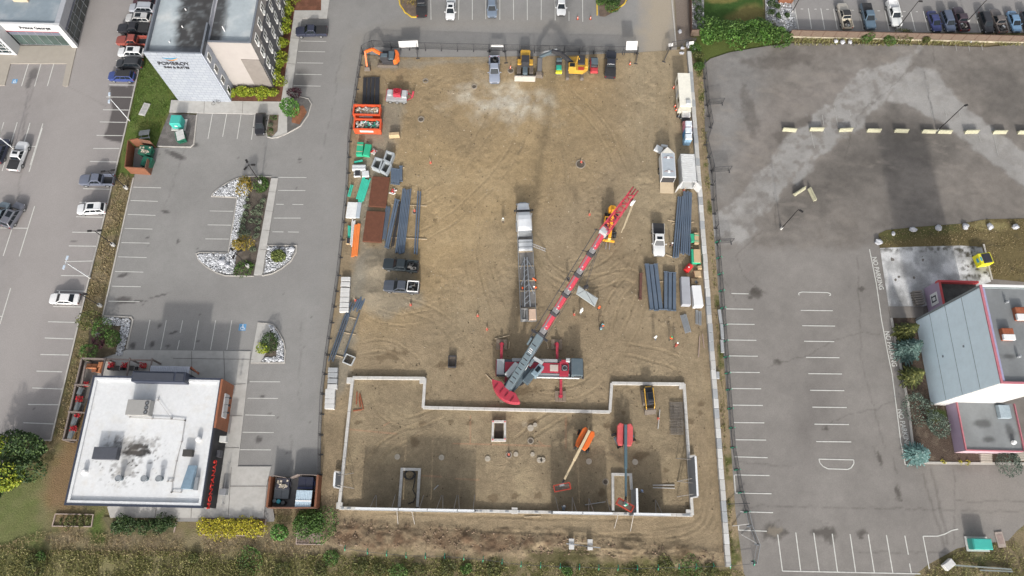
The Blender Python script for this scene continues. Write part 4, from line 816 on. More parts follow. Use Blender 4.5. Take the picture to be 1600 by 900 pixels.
def corr(nm,rgb,sc):
 if nm in MATS:return MATS[nm]
 m=mat(nm,rgb,.45,.05,.5,dirt=.25,dirtcol=tuple(c*.75 for c in rgb));t=m.node_tree;b_=t.nodes['Principled BSDF']
 tc_=t.nodes.new('ShaderNodeTexCoord');wv=t.nodes.new('ShaderNodeTexWave');wv.inputs['Scale'].default_value=sc;wv.bands_direction='Y';t.links.new(tc_.outputs['Object'],wv.inputs[0])
 bp=t.nodes.new('ShaderNodeBump');bp.inputs['Strength'].default_value=.4;bp.inputs['Distance'].default_value=.03;t.links.new(wv.outputs['Fac'],bp.inputs['Height']);t.links.new(bp.outputs[0],b_.inputs['Normal']);return m
b=MB();b.b6(bx0+.1,bx1,by0+.12,by1-.05,.1,BHt-.5);b.build('core_wall',mat('hall_core',(.5,.5,.5),.7),pk,True)
b=MB();b.b6(bx0-.1,bx0+.1,by0,by1,.15,BHt);b.build('sheet_clad_wall',corr('blue_sheet',(.74,.88,.97),2.2),pk,True)
b=MB();[b.b6(bx0-.13,bx0-.1,by0+.05,by1-.05,z_,z_+.06)for z_ in(4.1,8.2,12.3)];[b.b6(bx0-.24,bx0-.1,by0+y_,by0+y_+.3,z_,z_+.2)for y_,z_ in((6.6,10.6),(6.4,5.4))];b.build('sheet_joint',mat('joint_grey',(.18,.21,.23),.5),pk,True)
b=MB();b.b6(bx0-.1,bx1,by1-.05,by1+.35,.15,BHt+.1);b.build('parapet_fin',mat('fin_grey',(.20,.23,.24),.6),pk,True)
b=MB();b.b6(bx0-.08,bx1,by0-.05,by0+.12,.15,BHt);b.build('white_end_wall',corr('white_sheet',(.55,.55,.54),1.0),pk,True)
def c_roofp(X,Y):
 n=fbm(X,Y*.35,2.0,5,231);n2=fbm(X,Y,1,4,232);C=np.zeros(X.shape+(3,))+np.array((0.185,0.195,0.20));C=C*(1+(n-.5)*.5)[...,None]
 for a_,c_,h_,rx,ry in((1578,556,BHt,1.3,.5),(1535,661,3,1.9,.8),(1546,687,3,1.2,.6),(1580,675,3,.8,1.8)):
  x_,y_=P(a_,c_,h_);d=np.hypot((X-x_)/rx,(Y-y_)/ry)+(n2-.5);C=mixc(C,(.05,.05,.05),np.clip((1-d)/.6,0,1)*.7)
 return C
sheet('roof',[(bx0+.1,by0+.1),(bx1,by0+.1),(bx1,by1),(bx0+.1,by1)],BHt-.25,.3,c_roofp,M_ROOF,kind=None,parent=pk)
m_pink=mat('pink_trim',(.42,.15,.18),.5);m_pp=mat('purple_wall',(.36,.28,.38),.7,.06,.8)
b=MB();b.b6(bx0-.14,bx0+.2,by0-.1,by1+.35,BHt,BHt+.16);b.b6(bx0+.2,bx1,by0-.1,by0+.2,BHt,BHt+.14);b.build('pink_trim',m_pink,pk,True)
b=MB();b.b6(bx0+.2,bx0+.55,by0+.3,by1,BHt-.2,BHt+.05);b.build('purple_flashing',mat('lilac_flash',(.30,.30,.45),.6),pk,True)
b=MB();b.b6(bx0+.2,bx1,by1+.1,by1+.4,BHt+.1,BHt+.25);b.build('white_flashing',M_WTRIM,pk,True)
for a_,c_,d1,d2,cc in((1577,521,1.6,1.7,'A'),(1598,489,1.6,1.9,'B')):
 x,y=P(a_,c_,BHt+.6);b=MB();b.b6(x-d1/2,x+d1/2,y-d2/2,y+d2/2,BHt-.3,BHt+.5);rt=b.build('roof_ventilator',M_RUST,pk,True,bevel=.1)
 b=MB();b.b6(x-d1/2-.03,x+d1/2+.03,y-d2/2-.03,y-.1,BHt+.2,BHt+.54);b.build('ventilator_hood',M_WTRIM,rt).location=-Vector(pk.location)
for a_,c_,r_ in((1575,471,.22),(1594,556,.25)):
 x,y=P(a_,c_,BHt+.3);b=MB();b.cyl((x,y,BHt-.3),r_*.7,.6,10);b.cyl((x,y,BHt+.2),r_,.25,12,r_*.6);b.build('roof_vent',M_STEEL,pk,True)
ax0=P(1442,482)[0];ay1=P(1467,438,4.2)[1];AH=4.2
axx=P(1466,438,AH)[0];
b=MB();b.b6(axx+.31,bx1,by1+.36,ay1-.02,.1,AH-.8);b.b6(axx,axx+.3,by1-1.2,ay1,.1,AH);b.build('annex_wall',m_pp,pk,True)
b=MB();b.b6(axx-.03,bx1,ay1-.3,ay1+.05,AH-.85,AH+.05);b.b6(axx-.03,axx+.33,by1-1.2,ay1-.3,AH,AH+.07);b.build('annex_red_trim',mat('red_trim',(.52,.07,.075),.5),pk,True)
b=MB();b.b6(axx+.3,bx1,by1+.36,ay1-.3,AH-.9,AH-.75);b.build('annex_roof',mat('dark_roof',(.075,.075,.07),.9,.4,1.0),pk,True)
b=MB();yy=ay1-2.6;b.b6(axx-.08,axx,yy-1.0,yy+1.0,1.4,3.3);sp_=b.build('wall_sign',M_WTRIM,pk,True)
b=MB();[b.b6(axx-.12,axx-.08,yy+a0,yy+a1,z0,z1)for a0,a1,z0,z1 in((-.5,-.32,1.75,2.95),(.32,.5,1.75,2.95),(-.5,.5,2.77,2.95),(-.5,.62,1.72,1.9))];b.build('sign_mark',M_NAVY,sp_).location=-Vector(pk.location)
SHt=3.0;sx0=P(1495,630,SHt)[0];sy0=P(1508,703,SHt)[1]
b=MB();b.b6(sx0,bx1+2,sy0,by0-.06,.1,SHt-.2);b.build('south_annex_wall',m_pp,pk,True)
b=MB();b.b6(sx0-.02,bx1+2,sy0-.1,sy0,.15,SHt-.1);b.build('pale_pink_wall',mat('pale_pink',(.45,.33,.37),.7),pk,True)
sheet('annex_roof',[(sx0+.1,sy0+.1),(bx1+2,sy0+.1),(bx1+2,by0-.06),(sx0+.1,by0-.06)],SHt-.15,.25,c_roofp,M_ROOF,kind=None,parent=pk)
b=MB();b.b6(sx0-.06,sx0+.12,sy0-.1,by0-.06,SHt-.2,SHt+.08);b.b6(sx0+.12,bx1+2,sy0-.12,sy0+.06,SHt-.2,SHt+.06);xx=P(1588,650,SHt)[0];b.b6(xx,xx+.16,sy0+.06,by0-.1,SHt-.15,SHt+.1);b.build('pink_trim',m_pink,pk,True)
x,y=P(1570,643,3.6);b=MB();b.b6(x-.85,x+.85,y-1.0,y+1.0,SHt-.1,SHt+.7);b.build('rooftop_unit',mat('blue_unit',(.30,.36,.40),.5,.15,3),pk,True,bevel=.05)
x,y=P(1586,691,3.3);b=MB();b.cyl((x,y,SHt-.1),.35,.5,14,.25);b.build('roof_vent',M_WTRIM,pk,True)
mp_=mat('weathered_timber',(.20,.165,.15),.8,.2,3)
pg=thing('pergola','weathered timber pergola wrapping the patio of the white roofed restaurant','pergola',(*P(129,560),0))
GH=2.9
pts_o=[(100,686),(127,559),(238,562)];
q=[P3(a_,c_,GH)for a_,c_ in((99,687),(128,560),(240,563))]
b=MB();b.bar(q[0],q[1],.22,.22);b.bar(q[1],q[2],.22,.22);b.build('beam',mp_,pg,True)
for(a_,c_),(d_,e_)in(((128,560),(128,560)),((165,559),(158,591)),((203,559),(198,588)),((238,560),(233,587)),((117,601),(141,602)),((107,643),(133,645)),((98,687),(121,688)),((133,571),(128,600))):
 if(a_,c_)==(d_,e_):continue
 b=MB();b.bar(P3(a_,c_,GH+.15),P3(d_,e_,GH+.15),.2,.18);b.build('rafter',mp_,pg,True)
for a_,c_ in((99,687),(107,643),(117,601),(128,560),(165,560),(203,561),(238,562)):
 x,y=P(a_,c_,GH);b=MB();b.b6(x-.11,x+.11,y-.11,y+.11,0,GH);b.build('post',mp_,pg,True)
b=MB();f_=[P3(a_,c_,.55)for a_,c_ in((101,687),(130,562),(172,564))];b.bar(f_[0],f_[1],.06,1.0);b.bar(f_[1],f_[2],.06,1.0);b.build('railing',mat('dark_rail',(.07,.055,.05),.7),pg,True)
def sheetpoly(nm,px,z,m_):b=MB();b.prism(PL(px),z-.06,z);return b.build(nm,m_,kind='structure')
sheetpoly('patio_paving',[(132,562),(240,566),(236,592),(150,592),(110,690),(103,689)],.10,mat('patio',(.15,.14,.13),.85,.15,2))
def sofa(px,rz,label):
 t=thing('outdoor_sofa',label,'sofa',(*P(*px),.1),rz);mo=mat('tan_cushion',(.46,.19,.09),.85);
 b=MB();b.b6(-.9,.9,-.4,.4,.0,.28);b.build('frame',mat('wicker',(.09,.06,.045),.8),t,bevel=.03)
 for x_ in(-.44,.44):b=MB();b.b6(x_-.42,x_+.42,-.38,.25,.28,.42);b.build('seat_cushion',mo,t,bevel=.05)
 b=MB();b.b6(-.9,.9,.25,.45,.2,.75);b.build('backrest',mo,t,bevel=.05);return t
sofa((146,573),R(180),'tan outdoor sofa in the north west corner of the patio');sofa((158,575),R(-95),'tan outdoor sofa facing its twin across the patio corner, nearer the rafters')
t=thing('coffee_table','small brown coffee table between the tan patio sofas','table',(*P(151,579),.1));b=MB();b.b6(-.5,.5,-.35,.35,.35,.42);b.build('table_top',m_wood,t);[MB().b6(x_-.04,x_+.04,y_-.04,y_+.04,0,.35).build('leg',m_wood,t)for x_ in(-.42,.42)for y_ in(-.28,.28)]
def planter(px,label,grp,tall=.5):
 t=thing('flower_planter',label,'planter',(*P(*px),.1),0,grp);b=MB();b.b6(-.35,.35,-.3,.3,0,tall);b.build('tub',mat('pale_tub',(.42,.33,.25),.8),t,bevel=.03)
 b=MB();rr=random.Random(int(px[0]*7));
 for _ in range(60):
  p_=Vector((rr.uniform(-.5,.5),rr.uniform(-.42,.42),tall+rr.uniform(0,.4)));b.box(p_,(.14,.14,.04),rr.uniform(0,3),rr.uniform(-.6,.6))
 b.build('flowers',mat('red_flowers',(.45,.02,.03),.6,island=.5),t)
for i,px in enumerate(((137,602),(128.5,625),(124.5,649),(119,671),(178,572),(198,572),(227,573))):
 planter(px,('tub of red flowers on the west side of the patio, %s from the north'%('first','second','third','fourth')[i])if i<4 else('tub of red flowers under the north pergola rafters, %s from the west'%('first','second','third')[i-4]),'red flower tubs on the patio')
def dining(px,label,rz=0,r_=.45,top=None):
 t=thing('patio_table',label,'table',(*P(*px),.1),rz);mt=top or mat('dark_table',(.05,.045,.04),.5);b=MB();b.b6(-.6,.6,-.4,.4,.70,.75);b.build('table_top',mt,t)
 for x_,y_ in((-.5,-.32),(.5,-.32),(-.5,.32),(.5,.32)):b=MB();b.b6(x_-.03,x_+.03,y_-.03,y_+.03,0,.7);b.build('leg',mt,t)
 return t
def chair(px,rz,label,grp):
 t=thing('patio_chair',label,'chair',(*P(*px),.1),rz,grp);mc=mat('chair_black',(.035,.035,.04),.6)
 b=MB();b.b6(-.25,.25,-.25,.25,.42,.47);b.build('seat',mc,t);b=MB();b.b6(-.25,.25,.2,.25,.47,.9);b.build('backrest',mc,t)
 for x_,y_ in((-.2,-.2),(.2,-.2),(-.2,.2),(.2,.2)):b=MB();b.b6(x_-.02,x_+.02,y_-.02,y_+.02,0,.42);b.build('leg',mc,t)
for i,px in enumerate(((184,577),(207,577))):
 dining(px,'dark table on the north patio, %s of the pergola'%('below the middle rafter','beside the entrance end')[i]);
 for j,(dx_,a_)in enumerate(((-9,90),(9,-90))):chair((px[0]+dx_,px[1]),R(a_),'black chair at the %s side of the %s north patio table'%(('west','east')[j],('first','second')[i]),'patio chairs')
mgt=mat('grey_table',(.16,.18,.19),.5)
for i,px in enumerate(((130,612),(126,636),(121,659),(116,680))):dining(px,'grey patio table on the west side, %s from the north'%('first','second','third','fourth')[i],R(80),top=mgt)
mf_b=mat('red_brown_boards',(.19,.078,.042),.75,.2,3);mf_d=mat('brown_boards',(.15,.075,.05),.8,.2,3)
en=thing('bin_enclosure','brown board bin enclosure south east of the white roofed restaurant','enclosure',(*P(425,793),0))
def wallseg(parent,a_,c_,h,m_,wd=.15,nm='board_panel'):
 b=MB();b.bar(P3(*a_,0)+Vector((0,0,h/2)),P3(*c_,0)+Vector((0,0,h/2)),wd,h);return b.build(nm,m_,parent,True)
wallseg(en,(429,746),(424,793),2.2,mf_b,.3);wallseg(en,(424,794),(499,794),2.2,mf_d);wallseg(en,(502,744),(498,794),2.2,mf_b,.3)
wallseg(en,(430,744),(452,748),1.9,mp_,.08,'gate');wallseg(en,(459,748),(470,743),1.9,mp_,.08,'gate');wallseg(en,(470,743),(500,744),1.9,mp_,.08,'gate')
sheetpoly('enclosure_slab',[(430,746),(501,746),(498,793),(425,793)],.06,mat('slab',(.20,.195,.19),.85,.15,1))
def bin_(name,px,size,h,col,lid,label,rz=0,cat='bin',fill=None):
 t=thing(name,label,cat,(*P(*px),.06),rz);m_=mat('bin_'+col[0],col[1],.5,.1,2,dirt=.2);w_,d_=size
 b=MB();b.hexa([(-w_/2+.12,-d_/2+.1,.1),(w_/2-.12,-d_/2+.1,.1),(w_/2-.12,d_/2-.1,.1),(-w_/2+.12,d_/2-.1,.1)],[(-w_/2,-d_/2,h),(w_/2,-d_/2,h),(w_/2,d_/2,h),(-w_/2,d_/2,h)]);b.build('body',m_,t,bevel=.02)
 b=MB();b.b6(-w_/2-.15,-w_/2,-.3,.3,h*.5,h*.65);b.b6(w_/2,w_/2+.15,-.3,.3,h*.5,h*.65);b.build('lifting_pocket',m_,t)
 if lid:
  ml_=mat('lid_'+lid[0],lid[1],.55,.1)
  for s_ in(-1,1):
   b=MB();b.box((s_*w_/4,0,h+.06),(w_/2-.04,d_+.04,.05),0,R(8));b.build('lid',ml_,t,bevel=.01)
 if fill:
  b=MB();rr=random.Random(3)
  for _ in range(26):b.box((rr.uniform(-w_/2+.2,w_/2-.2),rr.uniform(-d_/2+.2,d_/2-.2),h-rr.uniform(-.05,.15)),(rr.uniform(.2,.5),rr.uniform(.2,.4),.1),rr.uniform(0,3),rr.uniform(-.5,.5))
  o=b.build('refuse',mat('refuse',(.36,.32,.26),.8,.2,3,island=.7),t);
 return t
bin_('waste_skip',(446,757),(1.9,1.6),1.3,('black',(.045,.045,.06)),None,'open black skip full of flattened boxes in the restaurant bin enclosure',0,'bin',True)
bin_('waste_skip',(482,756),(2.2,1.7),1.6,('navyskip',(.02,.03,.09)),('navy',(.012,.014,.03)),'closed dark blue skip in the restaurant bin enclosure',0)
t=thing('storage_shed','small shed with corrugated pale blue roof in the restaurant bin enclosure','shed',(*P(480,781),.06));b=MB();b.b6(-1.05,1.05,-1.15,1.15,0,1.9);b.build('wall',mf_d,t)
b=MB();[b.b6(-1.15+i*.25,-1.02+i*.25,-1.25,1.25,1.92+.02,2.02)for i in range(9)];b.b6(-1.15,1.15,-1.25,1.25,1.9,1.95);b.build('corrugated_roof',mat('pale_blue_roof',(.42,.52,.60),.4),t);b=MB();b.b6(-1.16,1.16,-.35,-.15,2.0,2.05);b.build('roof_seam',M_WTRIM,t)
t=thing('waste_skip','flat slate grey skip lid deck beside the black skip','bin',(*P(443,771),.06));b=MB();b.b6(-1.1,1.1,-.8,.8,0,.9);b.build('body',mat('slate_bin',(.09,.10,.11),.6),t,bevel=.03);[MB().box((s_*.55,0,.94),(1.05,1.6,.05)).build('lid',mat('slate_lid',(.12,.13,.14),.6),t)for s_ in(-1,1)]
for i,(px,cc,nm)in enumerate((((432,783),(.07,.09,.10),'grey'),((438,784),(.02,.22,.26),'teal'),((445,786),(.03,.03,.03),'black'))):
 t=thing('steel_drum','%s drum standing along the south side of the restaurant bin enclosure'%nm,'drum',(*P(*px),.06));b=MB();b.cyl((0,0,0),.32,.9,16);b.build('body',mat('drum_'+nm,cc,.5),t);b=MB();b.cyl((0,0,.9),.3,.06,16,.27);b.build('lid',mat('drumlid_'+nm,tuple(min(1,c*1.6+.05)for c in cc),.5),t)
t=thing('dumpster_enclosure','orange brown board enclosure open on its east side at the hotel car park corner','enclosure',(*P(207,268),0))
wallseg(t,(210,230),(205,271),2.3,mf_b,.16);wallseg(t,(205,271),(236,273),2.3,mf_b,.16);wallseg(t,(212,229),(226,227),2.3,mf_b,.16);wallseg(t,(226,228),(244,231),2.3,mf_d,.1,'gate');wallseg(t,(236,273),(240,258),2.3,mf_d,.1,'gate')
b=MB();b.prism(PL([(211,231),(243,232),(238,270),(207,270)]),.0,.06);b.build('slab',mat('slab',(.2,.2,.2),.8),t,True)
dg=('dgreen',(.010,.095,.06));bk=('black',(.02,.02,.02))
bin_('dumpster',(233,241),(2.2,1.7),1.5,dg,None,'open dark green dumpster in the north half of the orange brown enclosure',R(-5),'dumpster',True)
bin_('dumpster',(235,259),(1.9,1.5),1.4,dg,dg,'closed dark green dumpster in the south half of the orange brown enclosure',R(80),'dumpster')
bin_('dumpster',(286,218),(2.0,1.6),1.3,dg,('offwhite',(.45,.46,.45)),'green dumpster with pale lids on the gravel below the teal utility box',R(-70),'dumpster')
def ubox(px,size,h,label,rz=0,col=(.05,.36,.31),pad=True):
 t=thing('utility_box',label,'utility box',(*P(*px),.1),rz);w_,d_=size;m_=mat('teal_paint_%d'%int(col[0]*1000),col,.45,.08,2)
 if pad:b=MB();b.b6(-w_/2-.3,w_/2+.3,-d_/2-.3,d_/2+.3,0,.15);b.build('concrete_pad',M_CONCR,t)
 b=MB();b.b6(-w_/2,w_/2,-d_/2,d_/2,.15,h*.85);b.build('cabinet',m_,t,bevel=.03)
 b=MB();b.hexa([(-w_/2-.04,-d_/2-.04,h*.85),(w_/2+.04,-d_/2-.04,h*.85),(w_/2+.04,d_/2+.04,h*.85),(-w_/2-.04,d_/2+.04,h*.85)],[(-w_/2+.1,-d_/2+.05,h),(w_/2-.1,-d_/2+.05,h),(w_/2-.1,d_/2-.05,h),(-w_/2+.1,d_/2-.05,h)]);b.build('lid',m_,t,bevel=.02)
 b=MB();b.b6(-w_/2+.1,-.03,-d_/2-.03,-d_/2,.25,h*.8);b.b6(.03,w_/2-.1,-d_/2-.03,-d_/2,.25,h*.8);b.build('door',m_,t)
 b=MB();b.b6(-.25,.25,-d_/2-.05,-d_/2-.03,h*.5,h*.65);b.build('warning_label',M_WTRIM,t);return t
ubox((281,196),(1.9,1.8),1.9,'teal utility box on a concrete pad between the hotel end wall and the green dumpster')
ubox((1525,850),(2.8,1.5),1.6,'teal two tone utility box on a concrete pad at the south east verge',0)
t=thing('conduit','flat concrete access hatch set in the hotel lawn','hatch',(*P(226,171),.0),R(-12));b=MB();b.b6(-.6,.6,-1.3,1.3,-.1,.12);b.build('cover',M_CONCR,t,bevel=.02);b=MB();[b.b6(-.4,.4,y_-.3,y_+.3,.12,.15)for y_ in(-.7,0,.7)];b.build('lid',mat('hatch_lid',(.34,.34,.33),.8),t)
t['category']='hatch';t.name='access_hatch'
t=thing('picnic_table','weathered grey picnic table on the lawn above the orange brown enclosure','table',(*P(228,212),0),R(10));mgr=mat('grey_wood',(.30,.31,.31),.8,.15,4)
b=MB();[b.b6(-.9,.9,-.36+i*.25,-.14+i*.25,.72,.76)for i in range(3)];b.build('table_top',mgr,t)
for s_ in(-1,1):
 b=MB();b.b6(-.9,.9,s_*.75-.13,s_*.75+.13,.43,.47);b.build('bench',mgr,t);b=MB();b.bar((s_*.65,-.8,.0),(s_*.65,.2,.72),.08);b.bar((s_*.65,.8,0),(s_*.65,-.2,.72),.08);b.bar((s_*.65,-.85,.4),(s_*.65,.85,.4),.08);b.build('trestle',mgr,t)
t=thing('bicycle','small parked bicycle leaning at the foot of the white tiled wall','bicycle',(*P(339,163),.14),R(25))
for x_ in(-.5,.5):b=MB();b.tube([(x_+.33*math.cos(a_),0,.34+.33*math.sin(a_))for a_ in[k_*math.pi/8 for k_ in range(17)]],.025,5);b.build('wheel',M_BLACK,t)
b=MB();[b.tube(l_,.022,5)for l_ in([(-.5,0,.34),(-.1,0,.32),(-.25,0,.85)],[(-.1,0,.32),(.35,0,.8),(-.2,0,.75)],[(.5,0,.34),(.33,0,.95)],[(-.5,0,.34),(-.2,0,.75)])];b.build('frame',M_STEEL,t)
b=MB();b.tube([(.3,-.28,.98),(.35,0,.96),(.3,.28,.98)],.02,5);b.build('handlebar',M_BLACK,t);b=MB();b.b6(-.38,-.12,-.07,.07,.85,.9);b.build('saddle',M_BLACK,t,bevel=.02)
M_TYRE=mat('tyre',(0.022,0.022,0.022),.85);M_RIM=mat('rim',(0.38,0.39,0.40),.35,metal=.6);M_LENS=mat('headlight_lens',(0.60,0.62,0.64),.15,metal=.2);M_RED=mat('tail_lens',(0.30,0.015,0.012),.25)
M_CGLASS=mat('car_glass',(0.012,0.016,0.02),.12,spec=.4);M_BLKP=mat('black_plastic',(0.03,0.03,0.032),.6)
def paint(rgb):return mat('car_paint_%03d_%03d_%03d'%tuple(int(c*999)for c in rgb),rgb,.32,.03,1,coat=.6,dirt=.10,dirtcol=(.25,.21,.16))
def wheel(t,x,y,r,wd=.24,rim=M_RIM):
 b=MB();b.tube([(x,y-wd/2,r),(x,y-wd/2+.03,r),(x,y+wd/2-.03,r),(x,y+wd/2,r)],[r*.9,r,r,r*.9],18);w_=b.build('wheel',M_TYRE,t,smooth=False)
 s_=1 if y>0 else-1;b=MB();b.tube([(x,y+s_*(wd/2-.01),r),(x,y+s_*(wd/2+.012),r)],r*.62,12);b.build('rim',rim,w_)
 return w_
def body_loft(x0,x1,W,ztop,zf,zb,zlow=.32,nose=.55,tail=.35):
 """lower body: x0 rear .. x1 front; ztop beltline, zf / zb heights at the front and rear ends"""
 st=[];n=14
 for i in range(n+1):
  t=i/n;t=t*t*(3-2*t)*.5+t*.5;x=x0+(x1-x0)*t
  df=max(0,1-(x1-x)/nose);db=max(0,1-(x-x0)/tail)
  w_=W/2*(1-.20*df**2-.10*db**2);z=ztop
  hood=max(0,min(1,(x-(x1-1.25))/1.25));z=ztop-(ztop-zf)*(hood**1.6);z=z-(ztop-zb)*db**2;low=zlow+.12*df+.1*db
  st.append([(x,-w_*.93,low),(x,-w_,low+.18),(x,-w_*1.0,z-.22),(x,-w_*.96,z-.06),(x,-w_*.84,z),(x,0,z+.035),(x,w_*.84,z),(x,w_*.96,z-.06),(x,w_,z-.22),(x,w_,low+.18),(x,w_*.93,low)])
 return st
def cabin(t,xb,xa,xr,xf,W,zb,zt,m_,rails=None,sunroof=False,roofm=None,nside=2):
 """greenhouse: base xb..xa (rear..front) at zb, roof xr..xf at zt"""
 wb,wt=W/2*.93,W/2*.74
 b=MB();secs=[]
 def ring(k,sh=0):
  z=zb+(zt-zb)*k;x0=xb+(xr-xb)*k;x1=xa+(xf-xa)*k;w_=wb+(wt-wb)*k
  return[(x0,-w_+.1,z),(x0+.1,-w_,z),(x1-.1,-w_,z),(x1,-w_+.1,z),(x1,w_-.1,z),(x1-.1,w_,z),(x0+.1,w_,z),(x0,w_-.1,z)]
 b.loft([ring(-.15),ring(.92),ring(1.0)]);
 top=ring(1.0);c=[((p[0]-(xr+xf)/2)*.88+(xr+xf)/2,p[1]*.86,zt+.045)for p in top];b.loft([top,c])
 b.build('cabin',m_,t,bevel=.02)
 if roofm:q=MB();q.loft([[(p[0],p[1]*.97,zt+.02)for p in top],[(p[0],p[1]*.98,zt+.055)for p in c]]);q.build('roof',roofm,t)
 def face(nm,k0,k1,side,x0f=0,x1f=1):
  q=MB();pts=[]
  if side in 'FB':
   for k,s_ in((k0,-1),(k0,1),(k1,1),(k1,-1)):
    z=zb+(zt-zb)*k;x=(xa+(xf-xa)*k)if side=='F' else(xb+(xr-xb)*k);w_=(wb+(wt-wb)*k)-.11;off=.012 if side=='F' else-.012
    pts.append((x+off,s_*w_,z+.012))
  else:
   s_=1 if side=='L' else-1
   for k,f in((k0,x0f),(k0,x1f),(k1,x1f),(k1,x0f)):
    z=zb+(zt-zb)*k;x0=xb+(xr-xb)*k+.14;x1=xa+(xf-xa)*k-.14;w_=wb+(wt-wb)*k+.012;pts.append((x0+(x1-x0)*f,s_*w_,z))
  q.quad(*pts);q.build(nm,M_CGLASS,t,recalc=False)
 face('windscreen',.06,.95,'F');face('rear_window',.15,.9,'B')
 for s_ in 'LR':
  for i in range(nside):face('side_window',.12,.88,s_,i/nside+(.015 if i else 0),(i+1)/nside-.015)
 if sunroof:q=MB();L_=xf-xr;q.b6(xf-L_*.55,xf-L_*.12,-wt*.62,wt*.62,zt+.04,zt+.06);q.build('sunroof',M_CGLASS,t,bevel=.01)
 if rails:
  for s_ in(-1,1):q=MB();q.tube([(xr+.1,s_*wt*.92,zt+.03),(xr+.25,s_*wt*.92,zt+.1),(xf-.25,s_*wt*.92,zt+.1),(xf-.1,s_*wt*.92,zt+.03)],.025,5);q.build('roof_rail',rails,t)
def lights(t,x0,x1,W,zf,zr,bar=True):
 for s_ in(-1,1):
  q=MB();q.box((x1-.13,s_*(W/2*.70),zf),(.22,W*.17,.13),s_*-.35);q.build('headlight',M_LENS,t,bevel=.02)
  q=MB();q.box((x0+.05,s_*(W/2*.82),zr),(.12,W*.10,.26));q.build('tail_light',M_RED,t,bevel=.01)
 q=MB();q.box((x1-.04,0,zf-.08),(.1,W*.45,.2));q.build('grille',M_BLKP,t);q=MB();q.box((x1-.03,0,zf-.36),(.14,W*.78,.14));q.build('front_bumper',M_BLKP,t,bevel=.03)
 q=MB();q.box((x0+.02,0,.5),(.14,W*.82,.16));q.build('rear_bumper',M_BLKP,t,bevel=.03)
def mirrors(t,x,W,z,m_,ext=.12):
 for s_ in(-1,1):q=MB();q.box((x,s_*(W/2+ext),z),(.12,.24,.18));q.build('mirror',m_,t,bevel=.02)
def pose(nose,tail,h=.75):
 a,c=P(*nose,h),P(*tail,h);return((a[0]+c[0])/2,(a[1]+c[1])/2),math.atan2(a[1]-c[1],a[0]-c[0]),math.hypot(a[0]-c[0],a[1]-c[1])
def pickup(nose,tail,col,label,cover=None,rack=None,cargo=False,group=None,L=5.9,z=0.0,roof2=None,flatbed=False,sunroof=False,h=.9):
 (x,y),rz,l=pose(nose,tail,h);t=thing('pickup_truck',label,'pickup truck',(x,y,z),rz,group);m_=paint(col);W=2.02;k=L/5.9
 b=MB();b.loft(body_loft(-.98*k,L/2,W,1.18,1.04,1.18,.42,.5,.01));b.build('body',m_,t,smooth=False,bevel=.015)
 cabin(t,-.98*k,1.28*k,-.72*k,.52*k,W,1.16,1.86,m_,sunroof=sunroof,roofm=roof2)
 bm=mat('tan_bed',(.42,.38,.31),.7)if flatbed else m_
 x0,x1=-L/2,-1.0*k;b=MB()
 for s_ in(-1,1):b.box(((x0+x1)/2,s_*(W/2-.06),.88),(x1-x0,.12,.72));b.box(((x0+x1)/2,s_*(W/2-.22),.72),(x1-x0,.2,.3))
 b.box((x0+.04,0,.86),(.08,W-.26,.66));b.box((x1-.03,0,.86),(.06,W-.26,.66));b.build('bed',bm,t,bevel=.015)
 b=MB();b.box(((x0+x1)/2,0,.66),(x1-x0-.15,W-.26,.05));b.build('bed_liner',M_BLKP,t)
 if cover:b=MB();b.box(((x0+x1)/2,0,1.27),(x1-x0-.04,W-.12,.06));[b.box((x0+(x1-x0)*f,0,1.31),(.03,W-.2,.02))for f in(.25,.5,.75)];b.build('bed_cover',cover,t,bevel=.015)
 if rack:
  b=MB();[b.bar((x0+.05,s_*.9,1.45),(x1-.05,s_*.9,1.45),.1,.25)for s_ in(-1,1)];b.bar((x1-.05,-.9,1.5),(x1-.05,.9,1.5),.1,.2);b.bar((x0+.1,-.9,1.45),(x0+.1,.9,1.45),.08,.15);b.build('bed_rack',rack,t)
 if cargo:
  rr=random.Random(int(abs(x)*10));
  for _ in range(5):
   b=MB();b.box((rr.uniform(x0+.5,x1-.4),rr.uniform(-.5,.5),.9),(rr.uniform(.4,.8),rr.uniform(.3,.5),.45),rr.uniform(0,.6));b.build('tool_box',rr.choice([M_BLKP,M_STEEL,M_BLKP,mat('grey_case',(.16,.15,.14),.7)]),t,bevel=.02)
 for xx in(L/2-.98,-L/2+1.2):
  for s_ in(-1,1):wheel(t,xx,s_*.90,.40,.28)
 lights(t,-L/2,L/2,W,.92,.95);mirrors(t,.95*k,W,1.25,m_,.14);return t
